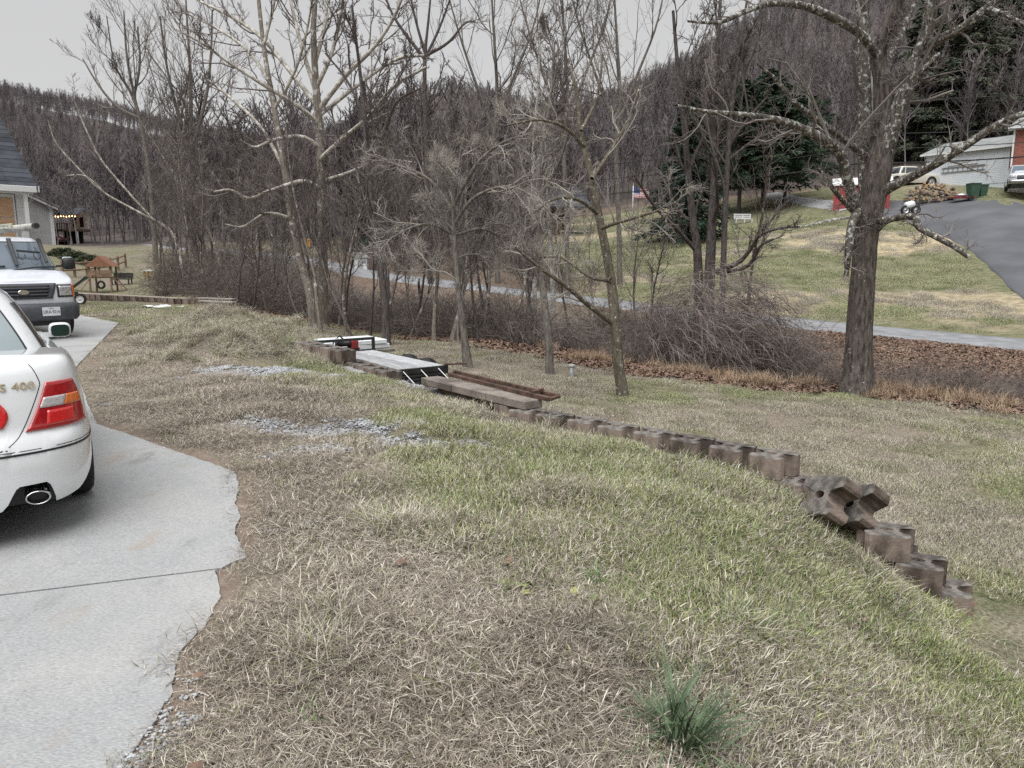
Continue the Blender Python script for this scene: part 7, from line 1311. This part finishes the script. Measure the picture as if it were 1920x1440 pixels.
# --- play set, fence, tables in the far left yard
pw = M('playset_wood', (.17, .11, .075), (.29, .20, .14), 4, .9); ps = gp_(196, 549, 40); t = empty('play_set', ps, .2); tag(t, 'small wooden play set with gable roof and dark green slide', 'play set')
for sx in (-.55, .45):
    for sy in (-.5, .5): MB().rbox(sx, sx + .08, sy, sy + .08, -.2, 1.35, .005).build('leg', pw, t)
bx('platform', pw, t, -.58, .56, -.5, .58, .72, .78)
for q in range(6): bx('board', pw, t, -.56 + q * .19, -.56 + q * .19 + .175, -.53, -.505, .78, 1.12)
MB().prism([(-.66, 1.30), (.66, 1.30), (0, 1.84)], -.6, .65, Matrix(((1, 0, 0, 0), (0, 0, 1, 0), (0, 1, 0, 0), (0, 0, 0, 1)))).build('roof', M('playset_roof', (.22, .10, .06), (.30, .15, .095), 5, .85), t)
m_slide = M('green_slide', (.02, .05, .04), (.03, .07, .055), 3, .45); MB().add([(-.55, -.2, .80), (-.55, .2, .80), (-1.0, .2, .55), (-1.0, -.2, .55), (-1.5, .2, .18), (-1.5, -.2, .18), (-1.75, .2, .08), (-1.75, -.2, .08), (-.55, -.2, .90), (-.55, .2, .90), (-1.0, .2, .65), (-1.0, -.2, .65), (-1.5, .2, .28), (-1.5, -.2, .28), (-1.75, .2, .18), (-1.75, -.2, .18)], [(0, 1, 2, 3), (3, 2, 4, 5), (5, 4, 6, 7), (8, 0, 3, 11), (11, 3, 5, 13), (13, 5, 7, 15), (1, 9, 10, 2), (2, 10, 12, 4), (4, 12, 14, 6)]).build('slide', m_slide, t)
MB().tube([(.55, -.3, .78), (1.15, -.6, 0)], .03, 6).build('ladder_rail', pw, t); MB().tube([(.55, .1, .78), (1.15, .1, 0)], .03, 6).build('ladder_rail', pw, t)
for q in range(4): f = (q + .5) / 4; MB().tube([(.55 + .6 * f, -.3 - .3 * f, .78 * (1 - f)), (.55 + .6 * f, .1, .78 * (1 - f))], .02, 6).build('rung', pw, t)
MB().tube([(-.3, -.5, .95), (-.9, -1.0, 0)], .03, 6).build('brace', pw, t); MB().lathe([(.12, -.06), (.2, -.05), (.22, 0), (.2, .05), (.12, .06)], 16, Matrix.Translation((0, -.45, .38)) @ Matrix.Rotation(math.pi / 2, 4, 'X'), True).build('tyre_swing', m_tyre, t, True); MB().tube([(0, -.45, .58), (0, -.45, .75)], .01, 4).build('rope', pw, t)
fe = empty('rail_fence', gp_(128, 517, 44)); tag(fe, 'split-rail wooden fence behind the play set', 'fence'); FP = [(118, 519, 44), (140, 512, 45), (163, 507, 46.5), (185, 502, 48), (207, 497, 49.5), (221, 493, 51), (235, 489, 53)]; pts = []
for q, (a, b, d) in enumerate(FP):
    p = PD(a, b, d); z = H1(p[0], p[1]); pts.append(Vector((p[0], p[1], z))); o = MB().rbox(-.06, .06, -.06, .06, -.2, .95, .01).build('post', pw, fe); o.location = pts[-1] - fe.location
for a, b in zip(pts[:-1], pts[1:]):
    for z in (.38, .78): o = MB().tube([a + Vector((0, -.07, z)), b + Vector((0, -.07, z + .03))], .05, 6).build('rail', pw, fe); o.location = -fe.location
t = empty('toy_table', gp_(285, 524, 46)); tag(t, 'yellow-brown picnic table with a white top in the far yard', 'table'); m_ylw = M('yellow_wood', (.38, .22, .06), (.48, .30, .10), 4, .8); bx('top', m_trim, t, -.36, .36, -.35, .35, .46, .52); bx('apron', m_ylw, t, -.38, .38, -.30, .30, .22, .36)
for sx in (-.33, .27): bx('leg', m_ylw, t, sx, sx + .06, -.28, -.2, -.1, .46); bx('leg', m_ylw, t, sx, sx + .06, .2, .28, -.1, .46)
t = empty('black_bench', gp_(229, 532, 44)); tag(t, 'black metal bench between the play set and the yellow table', 'bench'); bx('seat', m_blkmet, t, -.55, .55, -.25, .2, .26, .32); bx('back', m_blkmet, t, -.55, .55, .2, .25, .33, .62)
for sx in (-.5, .44): bx('leg', m_blkmet, t, sx, sx + .06, -.22, -.16, -.1, .26); bx('leg', m_blkmet, t, sx, sx + .06, .14, .19, -.1, .26)
ct = empty('garden_cart', gp_(152, 576, 26), .3); tag(ct, 'black cart wheel with a white hub poking out behind the van', 'cart')
for sx in (-.35, .0): wheel(ct, sx, -.02 + sx * .1, .19, .13, -1, m_white)
MB().tube([(-.6, 0, .19), (.02, 0, .19)], .03, 6).build('axle', m_blkmet, ct); MB().rbox(-1.4, -.2, .05, .75, .24, .42, .02).build('tray', m_blkmet, ct); MB().tube([(-.5, 0, .22), (-.2, -.1, .55), (.25, -.12, .95)], .025, 6).build('handle', m_blkmet, ct)
# juniper bed by the red car
m_jun = M('juniper', (.04, .058, .032), (.10, .115, .065), 3, .8); 
for q, (px, py, d, lab) in enumerate([(118, 476, 54, 'low spreading juniper nearest the red car'), (142, 478, 53, 'low spreading juniper in the middle of the bed'), (166, 480, 52, 'low spreading juniper at the right end of the bed')]):
    c = gp_(px, py, d); r2 = np.random.default_rng(60 + q); n_ = 900; a = r2.random(n_) * 6.283; rr_ = np.sqrt(r2.random(n_)); P = np.stack([np.cos(a) * rr_ * 1.0, np.sin(a) * rr_ * .8, (.55 * (1 - rr_ ** 2) + .05) * r2.uniform(.4, 1, n_)], -1); dv = nrmz(np.stack([np.cos(a), np.sin(a), r2.uniform(.1, .9, n_)], -1) + r2.normal(size=(n_, 3)) * .4) * .24; sd_ = nrmz(np.cross(dv, r2.normal(size=(n_, 3)))) * .05
    V = np.stack([P - sd_, P + sd_, P + dv], 1).reshape(-1, 3); o = link('juniper_bush', npmesh('juniper_bush', V, None, False, np.arange(len(V)).reshape(-1, 3)), m_jun); o.location = c; tag(o, lab, 'shrub', 'juniper bed')
# --- utility pole and wires
up_ = PD(1604, 660, 22.5); ug = H1(up_[0], up_[1]); t = empty('utility_pole', (up_[0], up_[1], ug)); tag(t, 'grey wooden utility pole right behind the walnut tree', 'pole'); ph = PD(1611, 70, 22.5)[2] - ug; MB().lathe([(.17, -.3), (.16, ph * .4), (.135, ph), (0, ph + .01)], 14).build('pole', BARK('pole_wood', (.12, .11, .105), (.24, .225, .215), vs=(14, 14, .8)), t, True); MB().rbox(-.26, -.15, -.08, .06, ph * .80, ph * .86, .01).build('meter_box', m_alu, t); MB().tube([(-.14, -.1, .3), (-.145, -.1, ph * .95)], .02, 6).build('conduit', m_greys, t)
for q, (yy, dz) in enumerate([(186, 'uppermost thin overhead wire crossing in front of the hemlocks'), (250, 'second overhead wire, passing above the garage roof'), (278, 'third overhead wire, level with the garage roof edge'), (306, 'lowest thick overhead cable crossing the garage wall')]):
    A = Vector(PD(1611, yy, 22.3)); Bp = Vector(PD(2150, yy - 30 - q * 2, 20)); Cp = Vector(PD(820, yy + 62, 46)); mb = MB()
    def sag(a, b, s_): return [a + (b - a) * k / 14 + Vector((0, 0, -s_ * 4 * (k / 14) * (1 - k / 14))) for k in range(15)]
    mb.tube(sag(Cp, A, .45)[:-1] + sag(A, Bp, .12), .011 if q < 3 else .02, 5); tag(mb.build('overhead_wire', m_blkp), dz, 'wire', 'overhead wires')
# water in the creek
cw_ = []
for a, b in ((1010, 1200), (1300, 1520)):
    pts2 = [PZ(px, 640 + (px - 1090) * .165, -1.65) for px in np.linspace(a, b, 9)]; L = []
    for k, p in enumerate(pts2): ww = .55 + .3 * math.sin(k * 1.7); z = H1(p[0], p[1]) + .06; L += [(p[0], p[1] - ww, z), (p[0], p[1] + ww, z)]
    o = MB().add(L, [(2 * k, 2 * k + 2, 2 * k + 3, 2 * k + 1) for k in range(8)]).build('creek_water', M('creek_water', (.08, .09, .09), (.14, .15, .15), 4, .08, .3, 18, spec=.8), None, True); tag(o, 'shallow creek water glinting under the brush', 'water', kind='structure')
